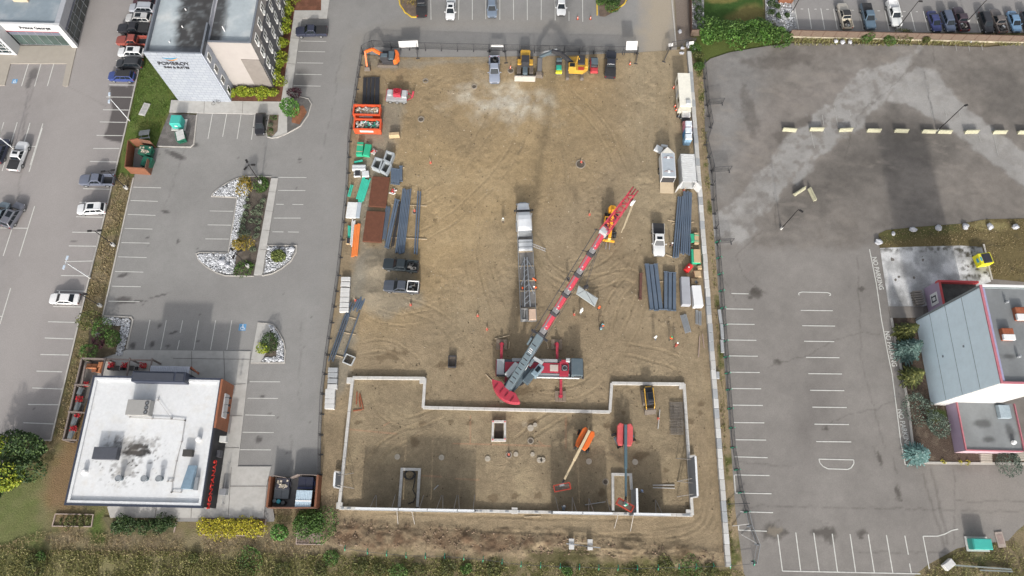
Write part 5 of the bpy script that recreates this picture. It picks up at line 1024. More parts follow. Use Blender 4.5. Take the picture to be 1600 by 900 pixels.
def car(kind,nose,tail,col,label,group=None,rails=None,sunroof=False,roofm=None,z=0.0,h=.8):
 (x,y),rz,l=pose(nose,tail,h);t=thing({'suv':'suv','sedan':'parked_car','hatch':'parked_car','van':'van'}[kind],label,'van' if kind=='van' else 'car',(x,y,z),rz,group);m_=paint(col)
 if kind=='suv':L,W,ht,zb,c=4.75,1.92,1.68,1.06,(-2.28,1.25,-1.95,.55)
 elif kind=='sedan':L,W,ht,zb,c=4.75,1.84,1.43,.93,(-1.75,1.2,-1.05,.35)
 elif kind=='hatch':L,W,ht,zb,c=4.4,1.82,1.55,1.0,(-2.1,1.2,-1.6,.45)
 else:L,W,ht,zb,c=5.7,2.05,2.0,1.15,(-2.8,1.75,-2.6,1.0)
 b=MB();b.loft(body_loft(-L/2,L/2,W,zb,zb-.16,zb-.05,.3));b.build('body',m_,t,bevel=.015)
 cabin(t,*c,W,zb-.02,ht,m_,rails,sunroof,roofm,nside=3 if kind in('suv','van')else 2)
 for xx in(L/2-.9,-L/2+.95):
  for s_ in(-1,1):wheel(t,xx,s_*(W/2-.11),.35 if kind!='sedan' else .33)
 lights(t,-L/2,L/2,W,zb-.28,zb-.22);mirrors(t,c[1]-.3,W,zb+.05,m_,.1);return t
BLACK,WHITE,SILV,GREY,BLUE,RED,CHAR=(.018,.018,.022),(.62,.63,.64),(.36,.38,.42),(.10,.115,.14),(.03,.055,.20),(.26,.045,.035),(.055,.06,.072)
g1='vehicles parked in the row beside the hotel'
car('hatch',(208,3),(244,3),(.06,.02,.025),'dark maroon car at the top edge of the row beside the hotel',g1)
car('suv',(204,12),(240,13),SILV,'silver suv parked below the maroon car in the row beside the hotel',g1,M_STEEL)
car('suv',(199,28),(234,29),(.45,.45,.45),'pale silver suv with dark sunroof parked above the black pickup beside the hotel',g1,M_BLKP,True)
pickup((187,44),(231,45),BLACK,'black pickup parked between the pale suv and the red pickup beside the hotel',group=g1,cover=M_BLKP)
pickup((185,63),(229,64),(.25,.06,.045),'brick red pickup with open dark bed beside the hotel',group=g1)
car('suv',(186.5,81),(223,82),WHITE,'white suv with dark sunroof parked below the brick red pickup',g1,None,True)
car('suv',(185,99),(220,99.5),(.03,.032,.036),'black suv parked between the white suv and the blue suv',g1)
car('suv',(172,118.5),(208,119.5),BLUE,'blue suv with black roof at the south end of the row beside the hotel',g1,None,False,M_BLKP)
t=pickup((37,222),(20,266),WHITE,'white pickup with dark ribbed bed cover facing up the dealership car park',cover=M_BLKP,sunroof=True,L=5.7)
car('suv',(8,218),(-6,254),(.03,.035,.06),'very dark blue suv at the left edge beside the white pickup')
car('suv',(32,318),(9,354),(.12,.125,.15),'slate grey suv with roof rails in the dealership car park',None,M_STEEL,True)
car('hatch',(8,318),(-8,350),(.14,.18,.21),'pale teal grey car cut by the left edge beside the slate suv')
pickup((126,281),(177,281),(.12,.135,.18),'slate blue pickup with open black bed parked at the weedy strip')
car('suv',(122,327),(164,325),WHITE,'white suv with large dark sunroof parked at the weedy strip',None,M_WTRIM,True)
car('sedan',(78.5,466),(122,467),(.68,.68,.68),'white sedan parked nearest the restaurant in the dealership car park')
pickup((463,49),(510,48),(.03,.035,.06),'dark navy pickup parked alone at the kerb east of the hotel',cover=M_BLKP)
car('hatch',(405.5,209),(407.5,177.5),BLACK,'black hatchback parked at the right end of the stalls below the hotel')
car('sedan',(703,33.5),(705,-4),WHITE,'white sedan with dark sunroof in the top row of stalls beside the black pickup',None,None,True,h=.7)
pickup((658,-18),(659,30),BLACK,'black pickup in the top row of stalls beside the yellow kerb',h=.9,cover=M_BLKP)
car('suv',(769,29.5),(768,-8),(.15,.19,.25),'slate blue suv parked in the middle of the top row of stalls',None,M_STEEL)
car('sedan',(877,27),(877,-11),WHITE,'white sedan in the top row of stalls near the orange cones',h=.7)
gU='vehicles parked beyond the wooden fence'
pickup((1315.5,8),(1324.5,41.5),(.40,.37,.32),'beige pickup with dark roof and loaded bed beyond the wooden fence',group=gU,cargo=True,roof2=M_BLKP,h=.9,flatbed=True)
pickup((1362,45.5),(1352,6),(.09,.14,.19),'steel blue pickup with black bed cover beyond the wooden fence',cover=M_BLKP,group=gU)
pickup((1404,45),(1391,-2),(.62,.63,.62),'white pickup with tall canopy and roof rack beyond the wooden fence',cover=M_WTRIM,rack=M_WTRIM,group=gU)
car('sedan',(1466,47.5),(1455,18),(.03,.04,.13),'navy sedan third from the lamp post beyond the wooden fence',gU)
car('suv',(1487,48),(1476,18),(.07,.09,.14),'dark slate blue suv between the navy sedan and the black pickup',gU)
pickup((1495,11),(1508,48),(.045,.03,.04),'black pickup with scrap in its bed under the upper car park lamp',group=gU,cargo=True,L=5.5)
car('suv',(1546,48.5),(1536,21),BLACK,'black suv between two pickups in the far right row',gU)
pickup((1553,16),(1567,49),(.11,.095,.09),'dark grey pickup with cluttered bed beside the blue sedan',group=gU,cargo=True,L=5.4)
car('sedan',(1591,48),(1580,18),(.13,.23,.36),'light blue sedan in the far right row beyond the fence',gU)
car('suv',(1613,48),(1602,20),CHAR,'charcoal suv cut by the right edge of the photo',gU)
pickup((773,132),(772,86),(.27,.30,.37),'silver pickup parked nose down beside the north fence of the site',z=SZ,cargo=True)
pickup((955,80),(953,121.5),(.022,.024,.035),'navy black pickup parked beneath the north fence right of the machines',z=SZ,cover=M_BLKP)
pickup((599,412),(654,417),(.022,.03,.035),'black pickup with spare wheel and gear in its bed beside the grey gravel heap',z=SZ,cargo=True)
pickup((597,446),(658,450),(.06,.07,.09),'charcoal pickup with white framed bed rack below the black pickup',z=SZ,rack=M_WTRIM,cargo=True)
pickup((1030,401),(1028,349),(.62,.63,.63),'white pickup with black sunroof and black bed cover beside the long steel columns',z=SZ,cover=M_BLKP,sunroof=True)
def bwheel(t,x,y,r=.5,wd=.3,rim=M_STEEL):return wheel(t,x,y,r,wd,rim)
nose,tail=(817,316),(820,372)
a,c=P(*nose,1.8),P(*tail,1.2);rz=ang(c,a)
t=thing('semi_truck','pale silver long nosed semi truck hitched to the flatbed trailer','truck',(a[0],a[1],SZ),rz)
pw=paint((.80,.82,.84));W=2.4
b=MB();b.loft([[(x,-w_,.9),(x,-w_,z*.85),(x,-w_*.8,z),(x,w_*.8,z),(x,w_,z*.85),(x,w_,.9)]for x,w_,z in((0,.75,1.5),(-.3,.95,1.9),(-1.0,1.05,2.1),(-2.0,1.12,2.25))]);b.build('hood',pw,t,bevel=.05)
b=MB();b.loft([[(x,-w_,.9),(x,-w_,z-.35),(x,-w_*.82,z),(x,w_*.82,z),(x,w_,z-.35),(x,w_,.9)]for x,w_,z in((-1.9,1.05,2.3),(-2.6,1.16,3.1),(-3.3,1.2,3.55),(-4.2,1.22,3.8),(-5.6,1.22,3.95),(-6.1,1.15,3.9))]);b.build('sleeper_cab',pw,t,bevel=.06)
b=MB();b.quad((-1.98,-.98,2.36),(-1.98,.98,2.36),(-2.62,.95,3.06),(-2.62,-.95,3.06));b.build('windscreen',M_CGLASS,t,recalc=False)
b=MB();b.box((-2.2,0,2.92),(.35,2.5,.1));b.build('sun_visor',M_BLKP,t)
for s_ in(-1,1):
 b=MB();b.box((-1.9,s_*1.5,2.4),(.15,.3,.6));b.bar((-1.9,s_*1.2,2.3),(-1.9,s_*1.5,2.3),.05);b.build('mirror',M_BLKP,t)
 b=MB();b.cyl((-3.2,s_*1.28,1.0),.09,2.9,8);b.build('exhaust_stack',M_STEEL,t);b=MB();b.tube([(-3.4,s_*1.1,.75),(-5.0,s_*1.1,.75)],.32,12);b.build('fuel_tank',M_STEEL,t)
 b=MB();b.quad((-2.75,s_*1.21,2.2),(-3.5,s_*1.21,2.2),(-3.5,s_*1.21,2.9),(-2.9,s_*1.21,2.8));b.build('side_window',M_CGLASS,t,recalc=False);bwheel(t,-1.0,s_*1.02)
 for x in(-6.9,-8.2):bwheel(t,x,s_*.95,.5,.6)
 b=MB();b.box((-.05,s_*.7,1.2),(.2,.3,.25));b.build('headlight',M_LENS,t)
b=MB();b.box((-5.2,-.42,.9),(7.2,.2,.3));b.box((-5.2,.42,.9),(7.2,.2,.3));b.box((-7.5,0,1.15),(1.2,1.0,.12));b.build('chassis',mat('chassis_dark',(.05,.05,.05),.7),t)
b=MB();b.box((-6.3,0,2.2),(.25,2.2,2.4));b.build('headache_rack',M_STEEL,t);b=MB();b.box((-.02,0,1.3),(.1,1.1,.8));b.build('grille',M_STEEL,t);b=MB();b.box((.1,0,.75),(.25,2.3,.35));b.build('front_bumper',M_STEEL,t,bevel=.04)
h0=1.35;a,c=P(820,365,h0),P(826,502,h0);rz=ang(c,a);L=math.hypot(a[0]-c[0],a[1]-c[1])
t=thing('flatbed_trailer','long grey flatbed trailer with a wooden deck behind the silver semi truck','trailer',(c[0],c[1],SZ),rz);W=2.5
b=MB();[b.b6(.1,L,-W/2+.12+i*.2,-W/2+.30+i*.2,1.3,1.36)for i in range(int((W-.2)/.2))];b.build('plank_deck',mat('deck_planks',(.20,.19,.18),.85,.25,2),t)
b=MB();[b.b6(0,L,s_*W/2-.06,s_*W/2+.06,1.1,1.38)for s_ in(-1,1)];b.b6(0,.1,-W/2,W/2,1.1,1.38);b.b6(L-.1,L,-W/2,W/2,1.1,1.38);[b.b6(0,L,s_*.5-.08,s_*.5+.08,.85,1.3)for s_ in(-1,1)];b.build('frame',mat('trailer_grey',(.24,.25,.26),.5,.1),t)
for x in(1.2,2.5):
 for s_ in(-1,1):bwheel(t,x,s_*.95,.48,.55)
b=MB();b.b6(.1,1.9,-W/2+.05,-.05,1.4,1.9);b.build('tan_toolbox',mat('tan_box2',(.55,.40,.30),.7),t,bevel=.03)
b=MB();[b.b6(.15,2.0,y0,y1,1.4,1.85)for y0,y1 in((.1,.2),(1.1,1.2))];b.b6(.1,.2,.2,1.1,1.4,1.85);b.b6(1.95,2.05,.2,1.1,1.4,1.85);[b.b6(.2,1.95,.28+i*.28,.40+i*.28,1.4,1.7)for i in range(3)];b.build('stake_crate',mat('crate_steel',(.33,.33,.32),.5),t)
b=MB();b.b6(L-2.6,L-.9-.6,-1.1,1.1,1.4,1.9);tb=None
def on_trailer(name,x0,x1,y0,y1,z0,z1,m_,label,cat,bevel=.04):
 tt=thing(name,label,cat,t.matrix_basis@Vector(((x0+x1)/2,(y0+y1)/2,z0+SZ*0)),rz);b=MB();b.b6(-(x1-x0)/2,(x1-x0)/2,-(y1-y0)/2,(y1-y0)/2,0,z1-z0);b.build('tarp' if 'bundle' in name else 'beam',m_,tt,bevel=bevel);return tt
tt=on_trailer('wrapped_bundle',L-3.3,L-1.4,-1.15,1.15,1.4,2.1,mat('pale_tarp',(.50,.52,.54),.5,.12,2),'pale wrapped bundle strapped to the front of the flatbed deck','bundle',.1)
b=MB();[b.b6(x_,x_+.06,-1.18,1.18,.0,.73)for x_ in(-.5,.4)];b.build('strap',M_BLKP,tt)
tt=thing('roof_truss','grey steel truss frame lying lengthways on the flatbed deck','steel truss',t.matrix_basis@Vector((0,0,1.42)),rz);ms=mat('galv_frame',(.32,.34,.36),.5,.1)
b=MB();b.bar((2.4,.55,.15),(L-4.5,.28,.15),.16,.3);b.bar((2.4,-.35,.15),(L-4.5,-.18,.15),.16,.3);b.build('chord',ms,tt)
b=MB();rr=random.Random(2)
for i in range(9):
 x_=2.8+i*(L-7.6)/8.5;b.bar((x_,.52,.2),(x_+.7,-.3,.2),.09);
b.build('web_strut',ms,tt)
b=MB();b.bar((4.6,-1.1,.1),(6.5,-.3,.1),.12);b.bar((6.3,.95,.1),(7.9,.3,.1),.12);b.bar((L-6.5,-1.0,.1),(L-5,-.25,.1),.12);b.bar((L-6.5,1.0,.1),(L-5.0,.3,.1),.12);b.build('wing_strut',ms,tt)
for i,x_ in enumerate((2.2,5.2,7.0,9.6,12.2)):
 q=thing('timber_bearer','timber bearer across the flatbed deck under the truss, %s from the rear'%('first','second','third','fourth','fifth')[i],'timber',t.matrix_basis@Vector((x_,0,1.385)),rz,'bearers on the flatbed');b=MB();b.b6(-.08,.08,-1.2,1.2,0,.12);b.build('beam',mat('new_timber',(.45,.36,.25),.8,.15,4),q)
TRL=t
q=thing('ladder','short aluminium ladder leaning from the wrapped bundle to the ground','ladder',(0,0,0));b=MB();pa,pb=P3(828,381,2.2),P3(853,391,.1);d_=(pb-pa).normalized();s2=d_.cross(Vector((0,0,1))).normalized()*.22
b.bar(pa+s2,pb+s2,.07,.05);b.bar(pa-s2,pb-s2,.07,.05);[b.bar(pa.lerp(pb,k_/10)+s2,pa.lerp(pb,k_/10)-s2,.05)for k_ in range(1,10)];b.build('rail',mat('aluminium',(.55,.56,.58),.4,metal=.4),q)
def proj(v):
 d=Vector(v)-Vector((0,0,H));z=d.dot(CF);return 800+F*d.dot(CR)/z,450-F*d.dot(CU)/z
m_red=mat('crane_red',(.37,.035,.06),.4,.06,1,dirt=.15);m_slate=mat('crane_slate',(.085,.115,.135),.45,.08,1,dirt=.2,dirtcol=(.2,.2,.2));m_lg=mat('crane_light_grey',(.42,.44,.45),.5,.08);m_chk=mat('chequer_plate',(.33,.34,.35),.5,.1,4)
m_dk=mat('machine_dark',(.035,.035,.04),.6,.1)
cl,crr=P(776,575,1.9),P(909,574,1.9);CX,CY=(cl[0]+crr[0])/2,(cl[1]+crr[1])/2;CL=crr[0]-cl[0]
cr=thing('mobile_crane','large red and slate telescopic crane on outriggers with its boom raised','crane',(CX,CY,SZ))
def cb(nm,m_,x0,x1,y0,y1,z0,z1,bevel=.04,par=None,fn=None):
 b=MB();b.b6(x0,x1,y0,y1,z0,z1);return b.build(nm,m_,par or cr,bevel=bevel)
h2=CL/2
cb('carrier_frame',m_slate,-h2,h2,-1.35,1.35,.7,1.35)
cb('deck',m_red,-h2+1.3,h2-2.0,-.75,.85,1.35,1.75);cb('rear_deck',m_lg,-h2,-h2+1.2,-1.2,1.3,1.35,1.7)
cb('walkway',m_chk,-h2+2.4,h2-3.8,.95,1.5,1.35,1.68);cb('walkway',m_chk,-h2+5,h2-1.9,-1.5,-.85,1.35,1.68);cb('white_rail',M_WTRIM,-h2+6,h2-.4,-1.58,-1.48,1.4,1.85,0)
cb('deck_cap',mat('tan_plate',(.44,.38,.34),.6),1.7,3.0,-.5,.55,1.75,1.85);cb('engine_cover',m_red,3.2,4.6,-1.3,1.35,1.35,2.0)
q=cb('radiator_grille',m_dk,3.5,4.5,-.45,.45,2.0,2.12);b=MB();b.tube([(4.0+.38*math.cos(a_),.38*math.sin(a_),2.15)for a_ in[k_*math.pi/8 for k_ in range(17)]],.04,5);b.build('fan_guard',M_STEEL,q)
cb('muffler',m_lg,4.2,4.9,.95,1.6,1.6,2.3,.12);cb('toolbox',m_dk,3.0,3.5,1.0,1.5,1.5,2.1)
cabn=cb('driver_cab',m_slate,h2-1.75,h2+.1,-1.35,1.45,1.0,2.9,.12);b=MB();b.box((h2+.12,0,2.2),(.04,2.5,.8));b.build('windscreen',M_CGLASS,cabn);b=MB();b.box((h2-.7,-1.37,2.2),(1.1,.04,.7));b.build('side_window',M_CGLASS,cabn)
cb('front_bumper',m_dk,h2+.1,h2+.4,-1.4,1.4,.5,.95);cb('rear_bumper',m_red,-h2-.15,-h2,-1.3,1.3,.6,1.0)
for x in(-4.8,-3.2,-.2,1.5,3.4):
 for s_ in(-1,1):wheel(cr,x,s_*1.12,.68,.5,M_STEEL)
def outrigger(xi,side,px_pad,lab):
 p=P(*px_pad,.4);x=p[0]-CX;y=p[1]-CY;b=MB();b.bar((x,side*.6,1.0),(x,y,1.0),.42,.45);o=b.build('outrigger_beam',m_red,cr,bevel=.03)
 b=MB();b.cyl((x,y,.42),.12,.9,10);b.cyl((x,y,.36),.35,.1,14);b.build('jack',m_red,o)
 t=thing('outrigger_mat',lab,'crane mat',(p[0],p[1],SZ));b=MB();[b.b6(-.9+i*.6,-.9+i*.6+.57,-.85,.85,0,.3)for i in range(3)];b.build('timber_mat',mat('mat_timber',(.21,.165,.125),.9,.2,3),t,bevel=.02)
outrigger(0,1,(784,538),'square brown timber mat under the rear north outrigger of the crane');outrigger(0,1,(870,538),'square brown timber mat under the front north outrigger of the crane')
outrigger(0,-1,(876,619),'square brown timber mat alone below the crane, under its front south outrigger');outrigger(0,-1,(790,620),'square brown timber mat half hidden beneath the red crane counterweight')
foot=P3(797,603,3.3);head=P3(944,362,30.0);tip=P3(988,302,33.8)
bd=(head-foot).normalized();flat=Vector((bd.x,bd.y,0)).normalized();az=math.atan2(flat.y,flat.x);sidev=Vector((-flat.y,flat.x,0));upv=bd.cross(sidev).normalized()
if upv.z<0:upv=-upv
slew=Vector((foot.x,foot.y,0))+flat*2.0
O_=Vector((CX,CY,SZ))
def at_y(yy):
 lo,hi=0.0,1.0
 for _ in range(30):
  m_=(lo+hi)/2
  if proj(foot.lerp(head,m_))[1]>yy:lo=m_
  else:hi=m_
 return lo
def bseg(nm,f0,f1,wd,ht,m_,off=0.0,bevel=.05,par=None):
 b=MB();a_=foot.lerp(head,f0)+upv*off;c_=foot.lerp(head,f1)+upv*off;ring=[]
 for p in(a_,c_):ring.append([p+sidev*(i*wd/2)+upv*(j*ht/2)for i,j in((-1,-.6),(-.6,-1),(.6,-1),(1,-.6),(1,.8),(.8,1),(-.8,1),(-1,.8))])
 b.loft(ring);o=b.build(nm,m_,par or cr,world=True);return o
def wb(nm,m_,c,d,rz=0,bevel=.05,par=None,ry=0):
 b=MB();b.box(c,d,rz,0,ry);return b.build(nm,m_,par or cr,world=True,bevel=bevel)
sl3=slew+Vector((0,0,1.9));b=MB();b.cyl((slew.x,slew.y,1.6),1.25,.5,28);b.build('slewing_ring',m_dk,cr,world=True)
wb('turntable',m_slate,slew+flat*-.3+Vector((0,0,2.5)),(5.0,1.9,.8),az)
for s_,m_,dx_,nm,ln,ww,zz in((1,m_lg,.2,'hydraulic_tank',2.6,.85,3.0),(-1,m_slate,1.2,'engine_housing',2.6,1.1,3.1)):wb(nm,m_,slew+flat*dx_+sidev*s_*1.45+Vector((0,0,zz-.2)),(ln,ww,1.1),az,.1)
oc=wb('operator_cab',mat('cab_blue_grey',(.20,.27,.32),.4),slew+flat*2.6-sidev*1.75+Vector((0,0,2.9)),(2.1,1.0,1.9),az,.12);
b=MB();b.box(slew+flat*3.68-sidev*1.75+Vector((0,0,3.1)),(.04,.85,1.1),az);b.build('windscreen',M_CGLASS,oc,world=True);b=MB();b.box(slew+flat*2.7-sidev*1.75+Vector((0,0,3.88)),(.9,.6,.03),az);b.build('roof_window',M_CGLASS,oc,world=True)
for i,(dx_,rr_)in enumerate(((-1.3,.45),(-2.3,.42))):b=MB();c=slew+flat*dx_+Vector((0,0,3.3));b.tube([c-sidev*.5,c+sidev*.5],rr_,16);b.tube([c-sidev*.55,c-sidev*.5],rr_+.15,16);b.tube([c+sidev*.5,c+sidev*.55],rr_+.15,16);b.build('winch_drum',m_dk,cr,world=True)
b=MB();b.rock(slew+flat*-1.7+Vector((0,0,3.9)),.18,1);b.build('beacon',mat('amber',(.6,.25,.02),.4),cr,world=True)
cwc=slew-flat*.6;pts=[]
n_=16;Rr_=3.7;ha=R(50)
outer=[(Rr_*math.cos(math.pi-ha+2*ha*i/n_),Rr_*math.sin(math.pi-ha+2*ha*i/n_))for i in range(n_+1)]
inner=[(-1.75,-1.4),(-1.9,-.7),(-2.0,0),(-1.9,.7),(-1.75,1.4)]
def tow(p,z):v=cwc+flat*p[0]+sidev*p[1];return(v.x,v.y,z)
for i in range(4):
 pl=[tow(p,0)[:2]for p in outer+[(o[0],o[1]*1.0)for o in inner[::-1]][::-1]]
 pl=[tow(p,0)[:2]for p in outer]+[tow(p,0)[:2]for p in inner]
 b=MB();b.prism(pl,1.55+i*.5,1.55+i*.5+.46);b.build('counterweight_plate',m_red,cr,world=True,bevel=.05)
b=MB();[b.box(Vector(tow((-2.9,y_),3.62)),(.9,.06,.12),az)for y_ in(-1.6,-.5,.5,1.6)];b.build('counterweight_shadow_rib',mat('red_shadow_line',(.20,.01,.02),.6),cr,world=True)  # thin strips whose darker red paints shadow lines onto the counterweight
m_sl=mat('sleeve_grey',(.15,.145,.15),.5,.08)
ys=[603,521,489,460,429,397,364];fr=[0]+[at_y(y_)for y_ in ys[1:]]
bs=bseg('boom_base_section',-.03,fr[1],1.2,1.35,m_slate);
b=MB()
for i in range(9):f_=.05+(fr[1]-.08)*i/9;p=foot.lerp(head,f_)+upv*.70;b.bar(p-sidev*.34,p+sidev*.34,.16,.05)
b.build('cooling_slots',m_dk,bs,world=True)
p=foot.lerp(head,fr[1]*.7)+upv*.72;b=MB();
for i in range(3):b.bar(p+bd*(i*.35)-sidev*.3,p+bd*(i*.35)+sidev*.3,.12,.04)
b.build('white_marking',M_WTRIM,bs,world=True)
wds=[.90,.85,.80,.75,.70]
for i in range(5):
 w_=wds[i];sg_=bseg('boom_section',fr[i+1]-.01,fr[i+2],w_,w_*1.2,m_red)
 f0,f1=fr[i+1],fr[i+2];b=MB();a_=foot.lerp(head,f0)+upv*(w_*.62);c_=foot.lerp(head,f0+(f1-f0)*.96)+upv*(w_*.62)
 b.bar(a_+sidev*w_*.16,c_+sidev*w_*.16,w_*.24,.02);b.build('grey_stripe',mat('stripe_grey',(.12,.12,.13),.5),sg_,world=True)
 b=MB();[b.bar(a_.lerp(c_,k_)-sidev*w_*.2,a_.lerp(c_,k_)-sidev*w_*.05,.3,.03)for k_ in(.35,.5)];b.build('white_marking',M_WTRIM,sg_,world=True)
 bseg('collar',f0-.003,f0+.014,w_+.22,w_*1.2+.22,m_dk);bseg('grey_sleeve',f0+.014,f0+(f1-f0)*.34,w_+.03,w_*1.2+.03,m_sl)
wb('boom_head',m_lg,head,(1.0,1.0,1.2),az,.08)
b=MB();o_=sidev*1.15+upv*.5;b.tube([foot.lerp(head,fr[1]-.05)+o_,head+o_*.8],.05,6)
for i in range(1,7):p=foot.lerp(head,fr[i]if i<7 else .99);b.bar(p+sidev*.5,p+o_,.08)
b.build('boom_rope',m_dk,cr,world=True)
b=MB();b.tube([foot.lerp(head,fr[1])-sidev*.85+upv*.4,head-sidev*.7+upv*.4],.03,5);b.build('boom_cable',m_dk,cr,world=True)
b=MB();b.tube([slew+flat*1.6+Vector((0,0,2.9)),foot.lerp(head,fr[1]*.8)-upv*.7],[.26,.2],12);b.build('luffing_cylinder',m_lg,cr,world=True)
for k_,s_ in((.55,-1),(.8,1)):p=foot.lerp(head,fr[1]*k_)+sidev*s_*.95;wb('boom_side_box',m_slate,p,(1.6,.35,.5),az,.03,ry=-math.asin(bd.z))
p=foot.lerp(head,fr[1]*.98);b=MB();b.bar(p+sidev*1.5+upv*.5,p-sidev*1.3+upv*.3,.25,.5);b.build('rope_guide',m_dk,cr,world=True)
b=MB();pA=foot.lerp(head,fr[1]*.62)-sidev*.8;b.bar(pA,pA-sidev*1.6+flat*.2,.5,.08);b.build('folding_platform',m_lg,cr,world=True)
jd=(tip-head);jl=jd.length;jd.normalize();js=jd.cross(Vector((0,0,1))).normalized();ju=js.cross(jd)
b=MB()
for i,j in((-1,-1),(1,-1),(1,1),(-1,1)):b.bar(head+js*(i*.55)+ju*(j*.5),tip+js*(i*.34)+ju*(j*.3),.11)
for k_ in range(9):
 t0_,t1_=k_/9,(k_+1)/9;A=head.lerp(tip,t0_);B=head.lerp(tip,t1_);w0=.55-.17*t0_;w1=.55-.17*t1_;s_=1 if k_%2 else-1
 for j in(-1,1):b.bar(A+js*w0*s_+ju*j*.42,B-js*w1*s_+ju*j*.4,.07)
 for i in(-1,1):b.bar(A+js*i*w0+ju*.42*s_,B+js*i*w1-ju*.4*s_,.09)
 b.bar(A-js*w0+ju*.42,A+js*w0+ju*.42,.09)
b.build('lattice_jib',m_red,cr,world=True)
b=MB();[b.bar(tip+js*x_-jd*.2,tip+js*x_+jd*.7,.12,.4)for x_ in(-.38,0,.38)];b.build('jib_head',mat('jib_dark_red',(.20,.02,.03),.5),cr,world=True)
b=MB();c=tip-jd*.9-js*-.75;b.tube([c-js*.1,c+js*.1],.45,14);b.build('sheave',M_WTRIM,cr,world=True)
b=MB();c2=Vector((c.x,c.y,c.z));b.tube([c2,(c.x,c.y,24.5)],.045,5);b.tube([c2+flat*.4,(c.x+flat.x*.4,c.y+flat.y*.4,25.0)],.04,5);b.build('jib_rope',mat('pale_rope',(.40,.34,.24),.7),cr,world=True)
gx,gy=head.x,head.y
hkz=9.5;
for z_ in np.arange(6,14,.1):
 if abs(proj((gx,gy,z_))[1]-414)<1.2:hkz=float(z_)
b=MB();b.tube([head,(gx,gy,hkz+.5)],.035,5);b.tube([head+sidev*.3,(gx+sidev.x*.15,gy+sidev.y*.15,hkz+.5)],.035,5);b.build('hoist_rope',m_dk,cr,world=True)
b=MB();b.box((gx,gy,hkz),(.7,.45,1.0),.5);b.build('hook_block',m_dk,cr,world=True,bevel=.05)
b=MB();b.tube([(gx,gy,hkz-.5),(gx,gy,hkz-.9),(gx+.2,gy,hkz-1.1),(gx,gy,hkz-1.3),(gx-.2,gy,hkz-1.1)],.07,6);b.build('hook',mat('hook_tan',(.5,.4,.25),.5),cr,world=True)
cs=[P3(a_,c_,1.3)for a_,c_ in((904,446),(934.5,466),(929.5,479),(900.5,459))]
sb=thing('hanging_slab','pale rectangular concrete slab hanging from the crane hook by slings','concrete slab',((cs[0]+cs[2])/2));b=MB();b.hexa([v-Vector((0,0,.2))for v in cs],cs);b.build('slab',mat('slab_pale',(.40,.43,.43),.8,.1,2),sb,world=True,bevel=.02)
b=MB();[b.tube([(gx,gy,hkz-1.25),v*.86+(cs[0]+cs[2])/2*.14],.03,5)for v in cs];b.build('sling',m_dk,sb,world=True)
ZG=SZ+.03
m_yel=mat('machine_yellow',(.50,.29,.04),.45,.08,1,dirt=.25);m_ory=mat('telehandler_yellow',(.66,.30,.02),.45,.06,1,dirt=.15);m_org=mat('machine_orange',(.66,.14,.025),.45,.06,1,dirt=.15);m_trk=mat('track_steel',(.13,.11,.095),.8,.2,4,dirt=.4)
def frame(px_front,px_rear,h=1.0):
 a,c=P(*px_front,h),P(*px_rear,h);return((a[0]+c[0])/2,(a[1]+c[1])/2),ang(c,a)
def pt(t,nm,m_,x0,x1,y0,y1,z0,z1,bevel=.04,ry=0,rz=0):
 b=MB();b.box(((x0+x1)/2,(y0+y1)/2,(z0+z1)/2),(x1-x0,y1-y0,z1-z0),rz,0,ry);return b.build(nm,m_,t,bevel=bevel)
def track(t,x0,x1,y,wd,h):
 b=MB();n=7;ring=[]
 prof=[(x0+h/2+h/2*math.cos(a_),h/2+h/2*math.sin(a_))for a_ in[math.pi*(.5+k_/6)for k_ in range(7)]]+[(x1-h/2+h/2*math.cos(a_),h/2+h/2*math.sin(a_))for a_ in[math.pi*(-.5+k_/6)for k_ in range(7)]]
 b.loft([[(p[0],y-wd/2,p[1])for p in prof],[(p[0],y+wd/2,p[1])for p in prof]]);o=b.build('track',m_trk,t)
 b=MB();[b.b6(x0+.15+i*.25,x0+.23+i*.25,y-wd/2-.01,y+wd/2+.01,h,h+.04)for i in range(int((x1-x0-.3)/.25))];b.build('grouser',m_trk,o)
c,rz=frame((575,84),(620,86),1.2)
t=thing('excavator','orange excavator with boom folded down to the left in the north west corner','excavator',(*P(607,96,.5),ZG),R(0))
track(t,-2.0,1.9,.9,.55,.8);track(t,-2.0,1.9,-.9,.55,.8);pt(t,'undercarriage',m_dk,-1.2,1.2,-.7,.7,.3,.9)
b=MB();b.prism([(.2,-1.2),(1.5,-1.15),(2.0,-.6),(2.1,.2),(1.6,1.2),(.2,1.25),(-.9,1.2),(-1.2,.3),(-.9,-1.15)],1.0,2.0);b.build('upper_body',m_dk,t,bevel=.08)
b=MB();b.prism([(1.2,-1.25),(1.8,-1.1),(2.25,-.4),(2.2,.5),(1.8,1.2),(1.3,1.3),(1.55,.3),(1.45,-.7)],1.05,2.3);b.build('counterweight',m_org,t,bevel=.08)
q=pt(t,'cab',m_dk,-1.15,.35,-1.15,-.15,1.9,3.0,.08);pt(q,'cab_roof',m_slate,-1.0,.2,-1.05,-.25,3.0,3.08);pt(t,'engine_hood',m_slate,.2,1.3,-.9,.9,2.0,2.35,.08)
b=MB();b.bar((-.9,.3,1.9),(-2.6,.45,3.3),.42,.6);b.bar((-2.5,.45,3.3),(-4.0,.35,2.6),.38,.5);b.build('boom',m_org,t,bevel=.05)
